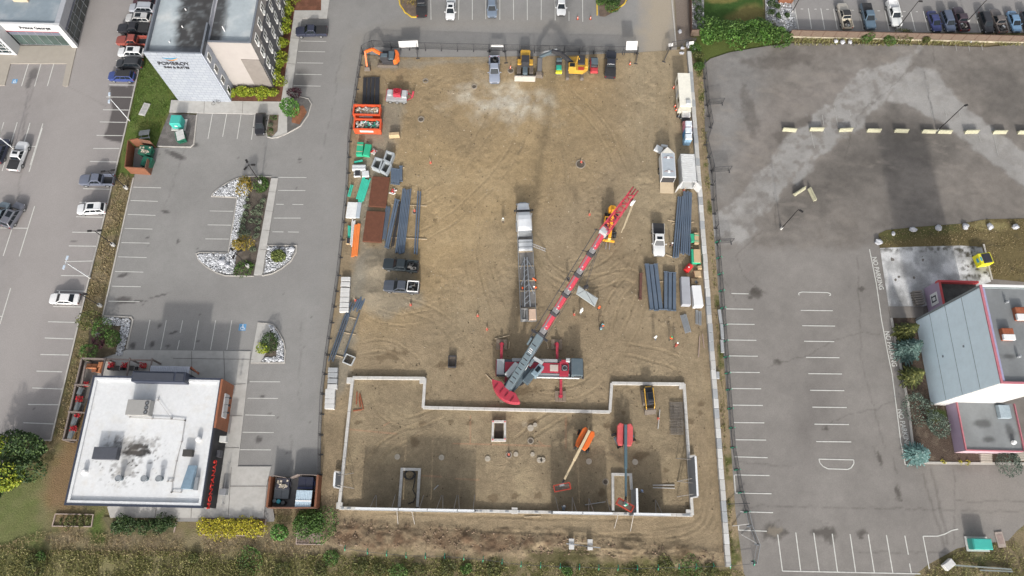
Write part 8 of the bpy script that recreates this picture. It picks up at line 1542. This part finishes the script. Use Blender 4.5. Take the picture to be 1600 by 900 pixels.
for px,r_,lb in(((1062,51),.5,'pale boulder in the verge right of the gate road'),((1075,72),.6,'largest pale boulder at the north end of the block wall'),((1083,77),.5,'pale boulder just right of the first wall block'),((1066,76),.35,'small pale boulder left of the first wall block'),((1065,84),.4,'pale boulder below left of the first wall block'),((1305,65.5),.5,'left pale boulder under the wooden fence'),((1315.5,67),.55,'middle pale boulder under the wooden fence'),((1327,67),.5,'right pale boulder under the wooden fence'),((1516,66),.25,'small pale stone under the wooden fence further right'),((154,525),.6,'pale boulder in the bushy corner bed'),((456,390),.45,'pale boulder in the east end of the planted island'),((348,410),.55,'large white boulder in the west cobbles of the island, upper'),((356,416),.45,'large white boulder in the west cobbles of the island, lower'),((439,562),.35,'small white boulder at the foot of the entrance bed')):boulder(px,r_,lb,int(px[0]))
t=thing('donation_bin','bright yellow collection bin with black lid on the gravel yard','bin',(*P(1531,409),.1),R(10));my=mat('bin_yellow',(.70,.66,.03),.5);b=MB();b.b6(-1.1,1.1,-1.0,1.0,0,1.5);b.build('body',my,t,bevel=.05);b=MB();b.hexa([(-.6,-.85,1.5),(.85,-.85,1.5),(.85,.85,1.5),(-.6,.85,1.5)],[(-.4,-.75,1.72),(.8,-.75,1.72),(.8,.75,1.72),(-.4,.75,1.72)]);b.build('lid',mat('bin_lid',(.03,.03,.04),.5),t);b=MB();b.b6(-1.13,-1.1,-.4,.3,.7,1.2);b.b6(-1.0,-.7,-.35,.35,1.5,1.52);b.build('blue_label',mat('label_blue',(.05,.30,.45),.5),t)
t=thing('pallet_stack','stack of weathered pallets against the pink wall','pallets',(*P(1433,465,.6),.1),R(5))
for i in range(7):b=MB();[b.b6(-.75,.75,-1.3+j*.42,-1.05+j*.42,.12+i*.15,.15+i*.15)for j in range(6)];b.build('pallet',mat('old_pallet',(.22,.20,.18),.85,.2,4),t)
t=thing('garden_steps','pale timber steps at the planting bed by the pink annex','steps',(*P(1538,716),.1));[MB().b6(-.9,.9,-.7+i*.35,-.4+i*.35,0,.3+i*.08).build('tread',mat('pale_step',(.38,.35,.30),.8,.15,3),t,bevel=.01)for i in range(4)]
t=thing('garden_steps','pale timber steps at the right edge beside the round shrub','steps',(*P(1598,713),.1));[MB().b6(-1.3,1.3,-.7+i*.35,-.4+i*.35,0,.3+i*.08).build('tread',mat('pale_step',(.38,.35,.30),.8,.15,3),t,bevel=.01)for i in range(4)]
t=thing('concrete_block','large pale block at the corner of the south east verge','concrete block',(*P(1479,882),0),R(35));b=MB();b.b6(-.85,.85,-.5,.5,0,.8);b.build('block',mats_b[1],t,bevel=.08);t=thing('guard_rail','long grey pipe barrier lying on the south east verge','pipe',(*P(1540,889),.2));b=MB();b.bar(P3(1489,883,.4),P3(1580,889.5,.4),.22);b.bar(P3(1531,891,.3),P3(1582,893,.3),.2);b.build('pipe',mat('grey_pipe',(.20,.22,.21),.6),t,world=True)
t=thing('manhole_ring','rectangular worn concrete cover beside the teal two tone box','cover',(*P(1562,843),.05),R(5));t.name='access_cover';b=MB();b.b6(-.6,.6,-1.1,1.1,0,.15);b.build('cover',mat('pinkish_concrete',(.32,.27,.24),.85,.2,3),t,bevel=.03);b=MB();b.b6(-.4,.4,-.6,.7,.15,.18);b.build('lid',mat('pinkish_lid',(.26,.20,.18),.85,.2,3),t)
fpx=[(1232,57.5),(1247,57.8)]+[(1247+18.2*(i+1),58+.45*(i+1))for i in range(21)]
t=thing('wooden_fence','brown vertical board fence with pale kerb boards along the upper car park','fence',(*P(1232,60),0));mwd=mat('fence_board',(.145,.105,.08),.8,.22,3);
for i in range(len(fpx)-1):
 a,c=P3(*fpx[i]),P3(*fpx[i+1]);b=MB();n=12
 for j in range(n):p=a.lerp(c,(j+.5)/n);b.box((p.x,p.y,1.1),((c-a).length/n*.93,.04,1.6),math.atan2(c.y-a.y,c.x-a.x))
 b.build('board_panel',mwd,t,world=True);b=MB();b.bar(a+Vector((0,0,1.92)),c+Vector((0,0,1.92)),.12,.06);b.build('cap_rail',mat('fence_cap',(.10,.06,.045),.8),t,world=True);b=MB();b.b6(a.x-.06,a.x+.06,a.y-.06,a.y+.06,0,2.0);b.build('post',mat('fence_cap',(.10,.06,.045),.8),t,world=True)
 b=MB();b.bar(a+Vector((0,-.1,.1)),c+Vector((0,-.1,.1)),.08,.4);b.build('kerb_board',mat('pale_kerb_board',(.42,.37,.28),.8,.2,3),t,world=True)
t=thing('wooden_fence','short brown board fence between the gate verge and the green hedge','fence',(*P(1078,55),0));a,c=P3(1078,57),P3(1100,57);b=MB();[b.box((a.lerp(c,(j+.5)/14).x,a.lerp(c,(j+.5)/14).y,1.0),(.16,.04,1.7),0)for j in range(14)];b.build('board_panel',mwd,t,world=True);b=MB();b.bar(a+Vector((0,0,1.9)),c+Vector((0,0,1.9)),.12,.06);b.bar(P3(1078,57)+Vector((0,0,.9)),P3(1077,0)+Vector((0,0,.9)),.1,1.6);b.build('cap_rail',mat('fence_cap',(.10,.06,.045),.8),t,world=True)
t=thing('shed','small orange brown timber shed roof cut by the top edge','shed',(*P(1225,-2),0));b=MB();b.b6(-1.4,1.4,-1.2,1.2,0,2.2);b.build('wall',mf_b,t);b=MB();b.hexa([(-1.6,-1.3,2.2),(1.6,-1.3,2.2),(1.6,1.3,2.2),(-1.6,1.3,2.2)],[(-1.5,-.1,2.6),(1.5,-.1,2.6),(1.5,.1,2.6),(-1.5,.1,2.6)]);b.build('roof',mat('shed_roof',(.34,.12,.05),.7,.15,3),t)
def leaves(b,c,rx,ry,rz_,n,sz,rr,shell=.55,flat=.5,lob=6):
 c=Vector(c);L=[(rr.uniform(0,6.28),rr.uniform(-.4,1),rr.uniform(.45,1.55))for _ in range(lob+4)]
 for _ in range(n):
  a_=rr.uniform(0,6.283);u=rr.uniform(-.35,1);s_=math.sqrt(max(0,1-u*u));k_=(shell+(1-shell)*rr.random()**.6)
  m_=1.0
  for la,lu,lv in L:
   w_=max(0,math.cos(a_-la))*max(0,1-abs(u-lu));m_+=(lv-1)*w_*1.3
  k_*=m_;p=c+Vector((rx*s_*math.cos(a_)*k_,ry*s_*math.sin(a_)*k_,rz_*u*k_))
  M_=Matrix.Rotation(rr.uniform(0,6.28),3,'Z')@Matrix.Rotation(rr.gauss(0,flat),3,'X')@Matrix.Rotation(rr.gauss(0,flat),3,'Y');q=sz*rr.uniform(.6,1.3)
  b.add([p+M_@Vector(v)*q for v in((-.5,-.25,0),(0,-.42,.06),(.5,-.15,0),(.55,.2,-.03),(0,.45,.04),(-.5,.25,-.04))],[(0,1,2,3,4,5)])
def plant(nm,px,r_,h,m_,label,cat,n=500,sz=.18,seed=1,rx=None,stem=True,z=.05,trunk_h=None,group=None):
 rr=random.Random(seed);t=thing(nm,label,cat,(*P(*px),z),0,group);b=MB();th=trunk_h if trunk_h is not None else 0
 leaves(b,(0,0,th+(h-th)*.42),rx or r_,r_,(h-th)*.58,n,sz,rr);b.build('crown' if 'tree' in nm else 'foliage',m_,t,recalc=False)
 mb_=mat('bark',(.13,.10,.075),.9,.2,5);b=MB();b.tube([(0,0,-.1),(.03,.02,h*.35),(0,.05,h*.7)],[.05*h*.5+.02,.035*h*.5+.015,.01],7);
 for i in range(5):a_=i*1.3;b.tube([(.02,.02,h*(.25+.06*i)),(r_*.6*math.cos(a_),r_*.6*math.sin(a_),h*(.5+.06*i))],[.03,.01],5)
 b.build('trunk' if 'tree' in nm else 'stem',mb_,t);return t
LG=leafmat('leaf_lime',(.10,.16,.015),(.26,.30,.025),(.42,.40,.05));LY=leafmat('leaf_yellow',(.16,.17,.02),(.48,.41,.03),(.66,.56,.05));LD=leafmat('leaf_dark',(.014,.034,.010),(.045,.080,.022),(.09,.14,.04));LM=leafmat('leaf_mid',(.025,.06,.012),(.07,.135,.025),(.13,.21,.05));LO=leafmat('leaf_autumn',(.10,.10,.02),(.26,.18,.03),(.38,.27,.05));LS=leafmat('leaf_spruce',(.045,.085,.075),(.12,.19,.17),(.23,.31,.28));LP=leafmat('leaf_purple',(.03,.012,.018),(.08,.025,.035));LB=leafmat('leaf_bright',(.04,.12,.02),(.10,.21,.04));LGr=leafmat('leaf_greygreen',(.08,.10,.06),(.15,.19,.12),(.24,.27,.18));LU=leafmat('leaf_juniper',(.035,.045,.015),(.10,.11,.03),(.20,.20,.06))
for i in range(8):plant('shrub',(366+i*8.6,148.5-i*.1),.95,1.5,LG,'lime shrub in the hedge below the beige wall','shrub',520,.2,i+1,.85,group='hedge below the hotel setback')
for i,(px,r_)in enumerate((((437,129),1.1),((436,119),1.0),((439,104),.9),((440,94),.9),((443,76),1.0),((445,68),.9),((447,50),1.0),((449,42),.9),((452,24),1.0),((454,15),.9),((457,0),1.0))):plant('shrub',px,r_,1.6,LG,'lime green shrub along the east wall of the hotel','shrub',480,.2,30+i,None,group='shrubs along the east hotel wall')
plant('tree',(459,183),1.5,4.0,LB,'small bright green tree in the round planting island','tree',620,.26,3,trunk_h=1.2);plant('shrub',(462,150),1.3,2.0,LP,'dark purple shrub above the small bright tree','shrub',380,.2,4)
for px,m_,lb in(((428,186),LM,'upper low green plant in the small wedge bed'),((424,196),LGr,'middle grey green plant in the small wedge bed'),((424,205),LM,'lower low green plant in the small wedge bed')):plant('bedding_plant',px,.5,.5,m_,lb,'plant',120,.13,int(px[1]))
plant('tree',(391,297),1.6,3.2,LO,'golden autumn tree at the north end of the planted island','tree',620,.22,7,trunk_h=.8);plant('tree',(382,387),1.5,3.0,LO,'golden autumn tree at the south end of the planted island','tree',560,.22,8,trunk_h=.8)
for i,(a,c)in enumerate(((388,313),(386,324),(384,335),(382,346),(381,357),(378,368),(408,324),(406,336),(405,347),(403,358),(397,333),(393,346),(388,367),(396,390),(401,370),(412,314))):plant('shrub',(a,c),.5,.6,LGr,'small grey green mound plant in the island bed','plant',150,.15,60+i,z=.12,group='mound plants in the island bed')
plant('ground_cover',(412,290),1.6,.5,LM,'low green ground cover beside the north island lamp','plant',700,.16,81,1.1);plant('ground_cover',(383,417),1.4,.5,LM,'low green ground cover beside the south island lamp','plant',700,.16,82,1.9)
plant('shrub',(434,400),1.3,.9,leafmat('leaf_grass',(.06,.08,.02),(.15,.19,.05),(.28,.30,.10)),'grassy tufted shrub in the east end of the island','shrub',1000,.2,9,1.5)
plant('shrub',(425,538),1.2,1.8,LD,'dark green shrub in the entrance bed','shrub',700,.18,10);plant('shrub',(417,548),.9,1.2,LG,'yellow green shrub at the foot of the dark one in the entrance bed','shrub',420,.18,11)
for px,r_,h,m_,lb in(((146,507),1.1,2.4,LU,'yellowish bush at the north west of the corner bed'),((162,516),1.5,2.4,LM,'green bush at the top of the corner bed'),((178,533),1.6,1.8,LM,'spreading green bush at the east of the corner bed'),((145,545),1.3,2.0,LM,'green bush at the west of the corner bed'),((157,540),1.1,1.6,LP,'purple brown bush in the middle of the corner bed')):plant('shrub',px,r_,h,m_,lb,'shrub',650,.18,int(px[0]))
plant('tree',(54,700),2.1,4.2,LD,'dark evergreen tree at the lower left, upper','tree',2600,.28,21,2.6);plant('tree',(34,738),1.8,3.8,LD,'dark evergreen tree at the lower left, lower','tree',1700,.28,22);plant('tree',(55,735),1.6,3.5,LD,'small dark evergreen beside the two larger ones','tree',800,.26,23)
plant('tree',(20,703),1.5,4.0,LG,'lime tree at the far left above the larger lime tree','tree',700,.26,24,1.8,trunk_h=1.5);plant('tree',(29,752),1.8,4.0,LG,'larger lime tree at the far left','tree',900,.26,25,2.2,trunk_h=1.4);plant('tree',(-2,772),1.6,3.5,LD,'dark bush cut by the left edge','tree',800,.26,26)
for i in range(11):plant('shrub',(184+i*8.4,820-i*.1),.95,1.1,LD,'dark green shrub in the clipped hedge south of the restaurant','shrub',420,.17,90+i,.8,group='dark hedge south of the restaurant')
for i in range(20):px=(320+(i%10)*9.8,817+(i//10)*11+(i%3));plant('shrub',px,.75,1.0,LY,'bright yellow shrub in the block south of the restaurant','shrub',230,.15,120+i,group='yellow shrub block')
for i,px in enumerate(((472,812),(486,808),(500,812),(478,824),(494,824),(508,822))):plant('shrub',px,1.4,1.3,LM,'dark green shrub in the mass below the bin enclosure','shrub',700,.18,150+i,group='shrub mass below the bin enclosure')
plant('shrub',(441,829),1.2,1.6,LB,'bright green bush alone between the yellow block and the shrub mass','shrub',520,.24,160)
rr=random.Random(77)
for i in range(5):plant('plant_row',(97+i*10.5,813),.8,.45,LU,'clump in the raised bed of grasses west of the hedge','plant',200,.15,170+i,.35,group='raised bed clumps')
for i,(px,r_,h)in enumerate((((52,880),1.6,2.0),((70,868),1.3,1.6),((60,895),1.7,2.0),((305,872),1.0,.9),((395,868),1.8,1.0),((385,890),1.6,1.0),((440,890),1.3,1.1),((520,870),1.2,1.0),((565,884),1.6,1.2),((590,890),1.5,1.2),((625,892),1.6,1.2),((650,893),1.4,1.1),((700,888),1.8,1.2),((728,885),1.5,1.1),((770,890),1.4,1.1),((1040,880),1.8,1.1),((1075,884),1.9,1.1),((1110,890),1.4,1.0),((990,893),1.3,.9),((885,893),1.3,.8),((500,893),1.6,1.2))):plant('shrub',px,r_*.8,h*.6,(LU,LM,LU)[i%3],'wild green bush in the weedy ground along the south edge','shrub',380,.17,200+i,group='wild bushes along the south edge')
for i in range(17):px=(1099+i*7.6,(52 if i%2 else 62)+(i>12)*2);plant('shrub',px,1.7,2.3,LM if i%3 else leafmat('leaf_fresh',(.03,.08,.015),(.09,.19,.03),(.17,.30,.07)),'fresh green bush in the tall hedge below the lawn','shrub',780,.26,300+i,group='tall hedge below the lawn')
for i,(px,r_)in enumerate((((1085,78),1.0),((1090,92),1.1),((1092,108),.8),((1415,60),1.7),((1385,64),.9),((1445,66),.6),((1352,64),.6),((1206,50),1.4))):plant('shrub',px,r_,1.3,(LM,LU)[i%2],'scruffy green bush at the foot of the north east fences','shrub',460,.19,330+i,group='scruffy bushes at the north east fences')
for i,(px,r_)in enumerate((((1087,5),.9),((1090,18),.8),((1088,32),.8),((1203,8),.8),((1204,22),.8),((1213,13),.7),((1214,28),.7),((1228,26),.6))):plant('shrub',px,r_,1.2,LD,'dark rounded bush in the cobble beds beside the lawn','shrub',340,.16,350+i,group='bushes in the cobble beds')
for i,(px,r_)in enumerate((((644,-4),1.5),((940,8),1.0),((950,2),1.1),((955,14),.9),((962,6),.9))):plant('shrub',px,r_,1.1,(LO,LM,LD,LM,LD)[i],('golden small tree on the yellow kerbed island','dark green bush, western one on the eastern kerbed island','dark green bush, northern one on the eastern kerbed island','dark green bush, southern one on the eastern kerbed island','dark green bush, eastern one on the eastern kerbed island')[i],'shrub',480,.17,370+i)
def spruce(px,r_,h,m_,label,seed,droop=.12):
 rr=random.Random(seed);t=thing('spruce_tree',label,'tree',(*P(*px),.15));b=MB();br_=MB()
 br_.tube([(0,0,-.1),(0,0,h)],[.12,.02],7)
 tiers=int(h/.32)
 for k_ in range(tiers):
  f=k_/tiers;z=.35+(h-.4)*f;rr_=r_*(1-f)**.8+.12;nb=max(5,int(15*(1-f)+4));o_=rr.uniform(0,6)
  for j in range(nb):
   a_=o_+j*2*math.pi/nb+rr.uniform(-.15,.15);L_=rr_*rr.uniform(.75,1.15);d=Vector((math.cos(a_),math.sin(a_),-droop));s_=Vector((-math.sin(a_),math.cos(a_),0));p0=Vector((0,0,z));p1=p0+d*L_
   n=max(3,int(L_/.16))
   for q in range(n):
    c=p0.lerp(p1,(q+.7)/n);w_=.26*(1-.6*q/n);
    b.add([c-d*.12-s_*.02,c+s_*w_+d*.10+Vector((0,0,rr.uniform(-.05,.05))),c+d*.22,c-s_*w_+d*.10+Vector((0,0,rr.uniform(-.05,.05)))],[(0,1,2,3)])
 b.build('crown',m_,t,recalc=False);br_.build('trunk',mat('bark',(.13,.10,.075),.9),t)
spruce((1412,550),2.1,4.6,LS,'blue grey spruce near the middle of the bed, widest one',41);spruce((1427,711),1.8,4.0,leafmat('leaf_bluespruce',(.06,.13,.12),(.15,.26,.25),(.27,.38,.36)),'bright blue spruce at the south west corner of the bed',42);spruce((1408,522),1.7,5.0,LU,'olive conifer at the north end of the bed',43,.35);spruce((1418,590),1.9,4.6,LU,'olive conifer below the widest spruce',44,.35);spruce((1419,545),1.4,4.0,LS,'smaller blue grey spruce leaning on the metal wall',45)
def roundbush(px,r_,label,seed):plant('mugo_pine',px,r_,r_*1.3,leafmat('leaf_pine',(.035,.055,.04),(.10,.135,.105),(.18,.22,.175)),label,'shrub',1300,.15,seed)
roundbush((1429,634),1.65,'round grey green pine, northernmost of the three round ones',51);roundbush((1457,665),1.6,'round grey green pine beside the purple annex wall',52);roundbush((1568,720),1.6,'round grey green pine between the two timber steps',53)
for i,px in enumerate(((1473,722),(1499,722),(1511,723))):plant('flower_clump',px,.35,.4,LY,'small clump of yellow flowers in the south bed edge','flowers',60,.12,400+i,group='yellow flower clumps')
def tufts(nm,px,n,h,m_,seed,z=0.0,wd=.05,dens=None):
 poly=PL(px);xs=[p[0]for p in poly];ys=[p[1]for p in poly];r_=np.random.RandomState(seed);X=r_.uniform(min(xs),max(xs),n*3);Y=r_.uniform(min(ys),max(ys),n*3);k_=sdist(X[None],Y[None],poly)[0][0]>0
 k_&=fbm(X,Y,2.5,4,seed)>r_.uniform(.25,.7,n*3);X,Y=X[k_][:n],Y[k_][:n];v=[];f=[]
 for x,y in zip(X,Y):
  hh=h*r_.uniform(.5,1.5)
  for j in range(3):
   a_=r_.uniform(0,6.28);c,s_=math.cos(a_),math.sin(a_);w_=wd*r_.uniform(.6,1.5);l_=r_.uniform(.2,.9)*hh;k0=len(v)
   v+=[(x-s_*w_,y+c*w_,z),(x+s_*w_,y-c*w_,z),(x+c*l_,y+s_*l_,z+hh)];f.append((k0,k0+1,k0+2))
 me=bpy.data.meshes.new(nm);me.from_pydata(v,[],f);me.materials.append(m_);o=bpy.data.objects.new(nm,me);COL.objects.link(o);props(o,kind='stuff')
GT=leafmat('tuft_mix',(.12,.14,.035),(.28,.26,.11),(.46,.39,.21));GT2=leafmat('tuft_dry',(.24,.19,.09),(.42,.33,.20),(.15,.17,.05))
tufts('weeds',[(480,866),(760,876),(1000,884),(1160,892),(1160,925),(-60,925),(-60,858),(300,862)],17000,.20,GT,1,0.0,.07);tufts('dry_grass',[(60,830),(520,842),(540,870),(-40,866)],4000,.12,GT2,2);tufts('strip_grass',[(186,270),(207,275),(160,480),(140,600),(100,690),(85,690),(140,440)],3500,.16,GT2,3,-.05)
tufts('verge_grass',[(1450,890),(1500,862),(1600,840),(1700,820),(1700,940),(1430,940)],3500,.22,GT,4);tufts('verge_grass',[(1380,362),(1540,346),(1640,345),(1640,430),(1550,434),(1534,384),(1380,384)],2000,.12,GT2,5,.1);tufts('fence_weeds',[(1240,60),(1620,66),(1620,72),(1240,72)],900,.35,GT,6);tufts('wall_weeds',[(1088,110),(1098,110),(1146,860),(1136,860),(1118,500)],1200,.2,GT,7,.08)
tufts('hotel_lawn',[(224,85),(192,240),(205,240),(250,215),(262,178),(282,158)],3000,.10,leafmat('lawn_blade',(.06,.12,.02),(.12,.19,.04)),8,-.02)
def person_mesh(pose,cloth):
 """one continuous skinned figure; pose: stand, walk, bend"""
 V=[];E=[];Rd=[]
 def a(p,r_,par=None):V.append(p);Rd.append(r_);(E.append((par,len(V)-1))if par is not None else None);return len(V)-1
 ln=.0 if pose!='bend' else .45
 pel=a((0,0,.93),.15);ch=a((ln*.5,0,1.22),.16,pel);sh=a((ln*.8,0,1.42),.13,ch);nk=a((ln*.95,0,1.52),.055,sh);hd=a((ln*1.05+.01,0,1.62),.085,nk);tp=a((ln*1.1,0,1.72),.075,hd);a((ln*1.05+.10,0,1.63),.015,hd)
 for s_ in(-1,1):
  st=.25*s_ if pose=='walk' else .04*s_
  hp=a((0,s_*.10,.88),.10,pel);kn=a((st*.6+.03,s_*.11,.50),.065,hp);an=a((st,s_*.12,.09),.045,kn);a((st+.17,s_*.13,.045),.04,an)
  so_=a((ln*.8,s_*.19,1.40),.06,sh);el=a((ln*.8+.05-st*.4,s_*.27,1.12),.045,so_);wr=a((ln+.16-st*.6,s_*.24,.90),.032,el);pm=a((ln+.20-st*.6,s_*.24,.84),.034,wr)
  for j,l_ in enumerate((.07,.085,.08,.06)):f1=a((ln+.20+.012*j-st*.6,s_*.24+(j-1.5)*.018,.84-l_*.6),.009,pm);a((ln+.215+.012*j-st*.6,s_*.24+(j-1.5)*.018,.84-l_*1.15),.008,f1)
  a((ln+.25-st*.6,s_*.24-s_*.03,.82),.010,pm)
 me=bpy.data.meshes.new('body');me.from_pydata(V,E,[]);o=bpy.data.objects.new('body',me);COL.objects.link(o);sk=o.modifiers.new('s','SKIN');
 for i,d in enumerate(me.skin_vertices[0].data):d.radius=(Rd[i],Rd[i]);d.use_root=(i==0)
 sb_=o.modifiers.new('u','SUBSURF');sb_.levels=1;sb_.render_levels=1;bpy.context.view_layer.update()
 m2=bpy.data.meshes.new_from_object(o.evaluated_get(bpy.context.evaluated_depsgraph_get()));bpy.data.objects.remove(o);return m2,ln
PM={}
def person(px,rz,label,pants,top,hat,pose='stand',h=0.0,z=None):
 if pose not in PM:PM[pose]=person_mesh(pose,None)
 me,ln=PM[pose];me=me.copy();me.materials.clear();me.materials.append(mat('trousers_%d'%int(pants[0]*999),pants,.85));me.materials.append(mat('skin',(.45,.28,.20),.6));me.materials.append(mat('top_%d_%d'%(int(top[0]*999),int(top[1]*999)),top,.8))
 for p in me.polygons:c=p.center;p.material_index=1 if(c.z>1.50 or(c.z<.9 and abs(c.y)>.2))else(2 if c.z>.95 else 0);p.use_smooth=True
 t=thing('person',label,'person',(*P(*px,h),SZ+.02 if z is None else z),rz);o=bpy.data.objects.new('body',me);COL.objects.link(o);o.parent=t
 b=MB();c=Vector((ln*1.08,0,1.70));b.loft([[(c.x+r_*math.cos(a_),r_*math.sin(a_),c.z+z_)for a_ in[k_*math.pi/7 for k_ in range(14)]]for r_,z_ in((.165,0),(.14,.02),(.13,.08),(.07,.14))]);b.build('hard_hat',mat('hat_%d_%d'%(int(hat[0]*999),int(hat[2]*999)),hat,.35),t)
 b=MB();c=Vector((ln*.6,0,1.22));b.loft([[(c.x+k_*ln*.35+.20*math.cos(a_),.235*math.sin(a_),1.02+k_*.42)for a_ in[q*math.pi/6 for q in range(12)]]for k_ in(0,.5,.9)],cap=False);b.build('vest',mat('vest_%d_%d'%(int(top[0]*999),int(top[1]*999)),top,.7),t,recalc=False);return t
org,wht,yel_,dkc,blu_=(.75,.13,.03),(.75,.75,.72),(.70,.62,.10),(.03,.03,.035),(.06,.10,.18)
person((786,348),R(-90),'person in dark clothes and white helmet standing left of the semi truck',dkc,(.30,.28,.22),wht);person((887,440),R(60),'person in dark clothes standing alone left of the crane boom',dkc,dkc,(.05,.05,.06));person((1022,530),R(100),'person in blue trousers and white helmet walking below the wide blue beams',blu_,wht,wht,'walk')
person((1046,531),R(30),'person in orange vest carrying a green roll below the wide blue beams',dkc,org,(.05,.35,.15),'walk');person((1053,544),R(60),'person in dark clothes and white helmet below the person carrying the roll',dkc,(.25,.06,.04),wht,'bend')
person((935,484),R(120),'person in yellow and red vest standing just below the hanging slab',dkc,org,(.75,.15,.05));person((936,515),R(20),'person in dark clothes beside a pale blue board below the hanging slab',dkc,(.10,.10,.12),org,'bend');person((906,491),R(60),'person in white top crouched beside a stake right of the boom',(.3,.3,.3),wht,wht,'bend')
person((837,441),R(180),'person in orange vest leaning on the east edge of the flatbed trailer',dkc,org,org,'bend');person((816,455),R(20),'person in orange vest at the west edge of the flatbed trailer',dkc,org,org,'stand');person((1047,386),R(200),'person in dark clothes standing right of the white pickup',dkc,(.15,.10,.09),wht);person((880,797),R(90),'person in pale blue bending inside the south wall',blu_,(.35,.42,.50),wht,'bend');person((1000,768),R(20),'person in grey working east of the upright panel beside the lift',(.15,.15,.2),(.40,.42,.5),(.3,.4,.6),'walk')
t=person((0,0),R(120),'person in white standing in the basket of the salmon red lift',dkc,wht,(.05,.40,.25));t.location=l2.location+k2+Vector((0,0,.08))
person((838,452),R(200),'second person in orange vest lower on the east edge of the flatbed trailer',dkc,org,wht,'bend')
t=thing('board','pale blue board lying beside a crouching person below the hanging slab','board',(*P(940,511),SZ),R(60));b=MB();b.b6(-.5,.5,-.2,.2,.05,.3);b.build('panel',mat('cyan_board',(.30,.60,.65),.6),t,bevel=.02)
def _ordn(n):return('first','second','third','fourth','fifth','sixth','seventh','eighth','ninth','tenth')[n]if n<10 else '%d%s'%(n+1,'th' if 10<=(n+1)%100<=20 else{1:'st',2:'nd',3:'rd'}.get((n+1)%10,'th'))
_by={}
for o in COL.objects:
 if o.parent is None and o.get('group')and o.get('label'):_by.setdefault((o['group'],o['label']),[]).append(o)
for(g,l),os_ in _by.items():
 if len(os_)<2:continue
 xs=[o.location.x for o in os_];ys=[o.location.y for o in os_];dx,dy=max(xs)-min(xs),max(ys)-min(ys)
 if max(dx,dy)<2.0*min(dx,dy):continue
 ax=dx>dy;os_.sort(key=lambda o:o.location.x if ax else-o.location.y)
 for i,o in enumerate(os_):
  s_='%s, %s from the %s'%(l,_ordn(i),'west' if ax else 'north')
  if len(s_.split())<=16:o['label']=s_
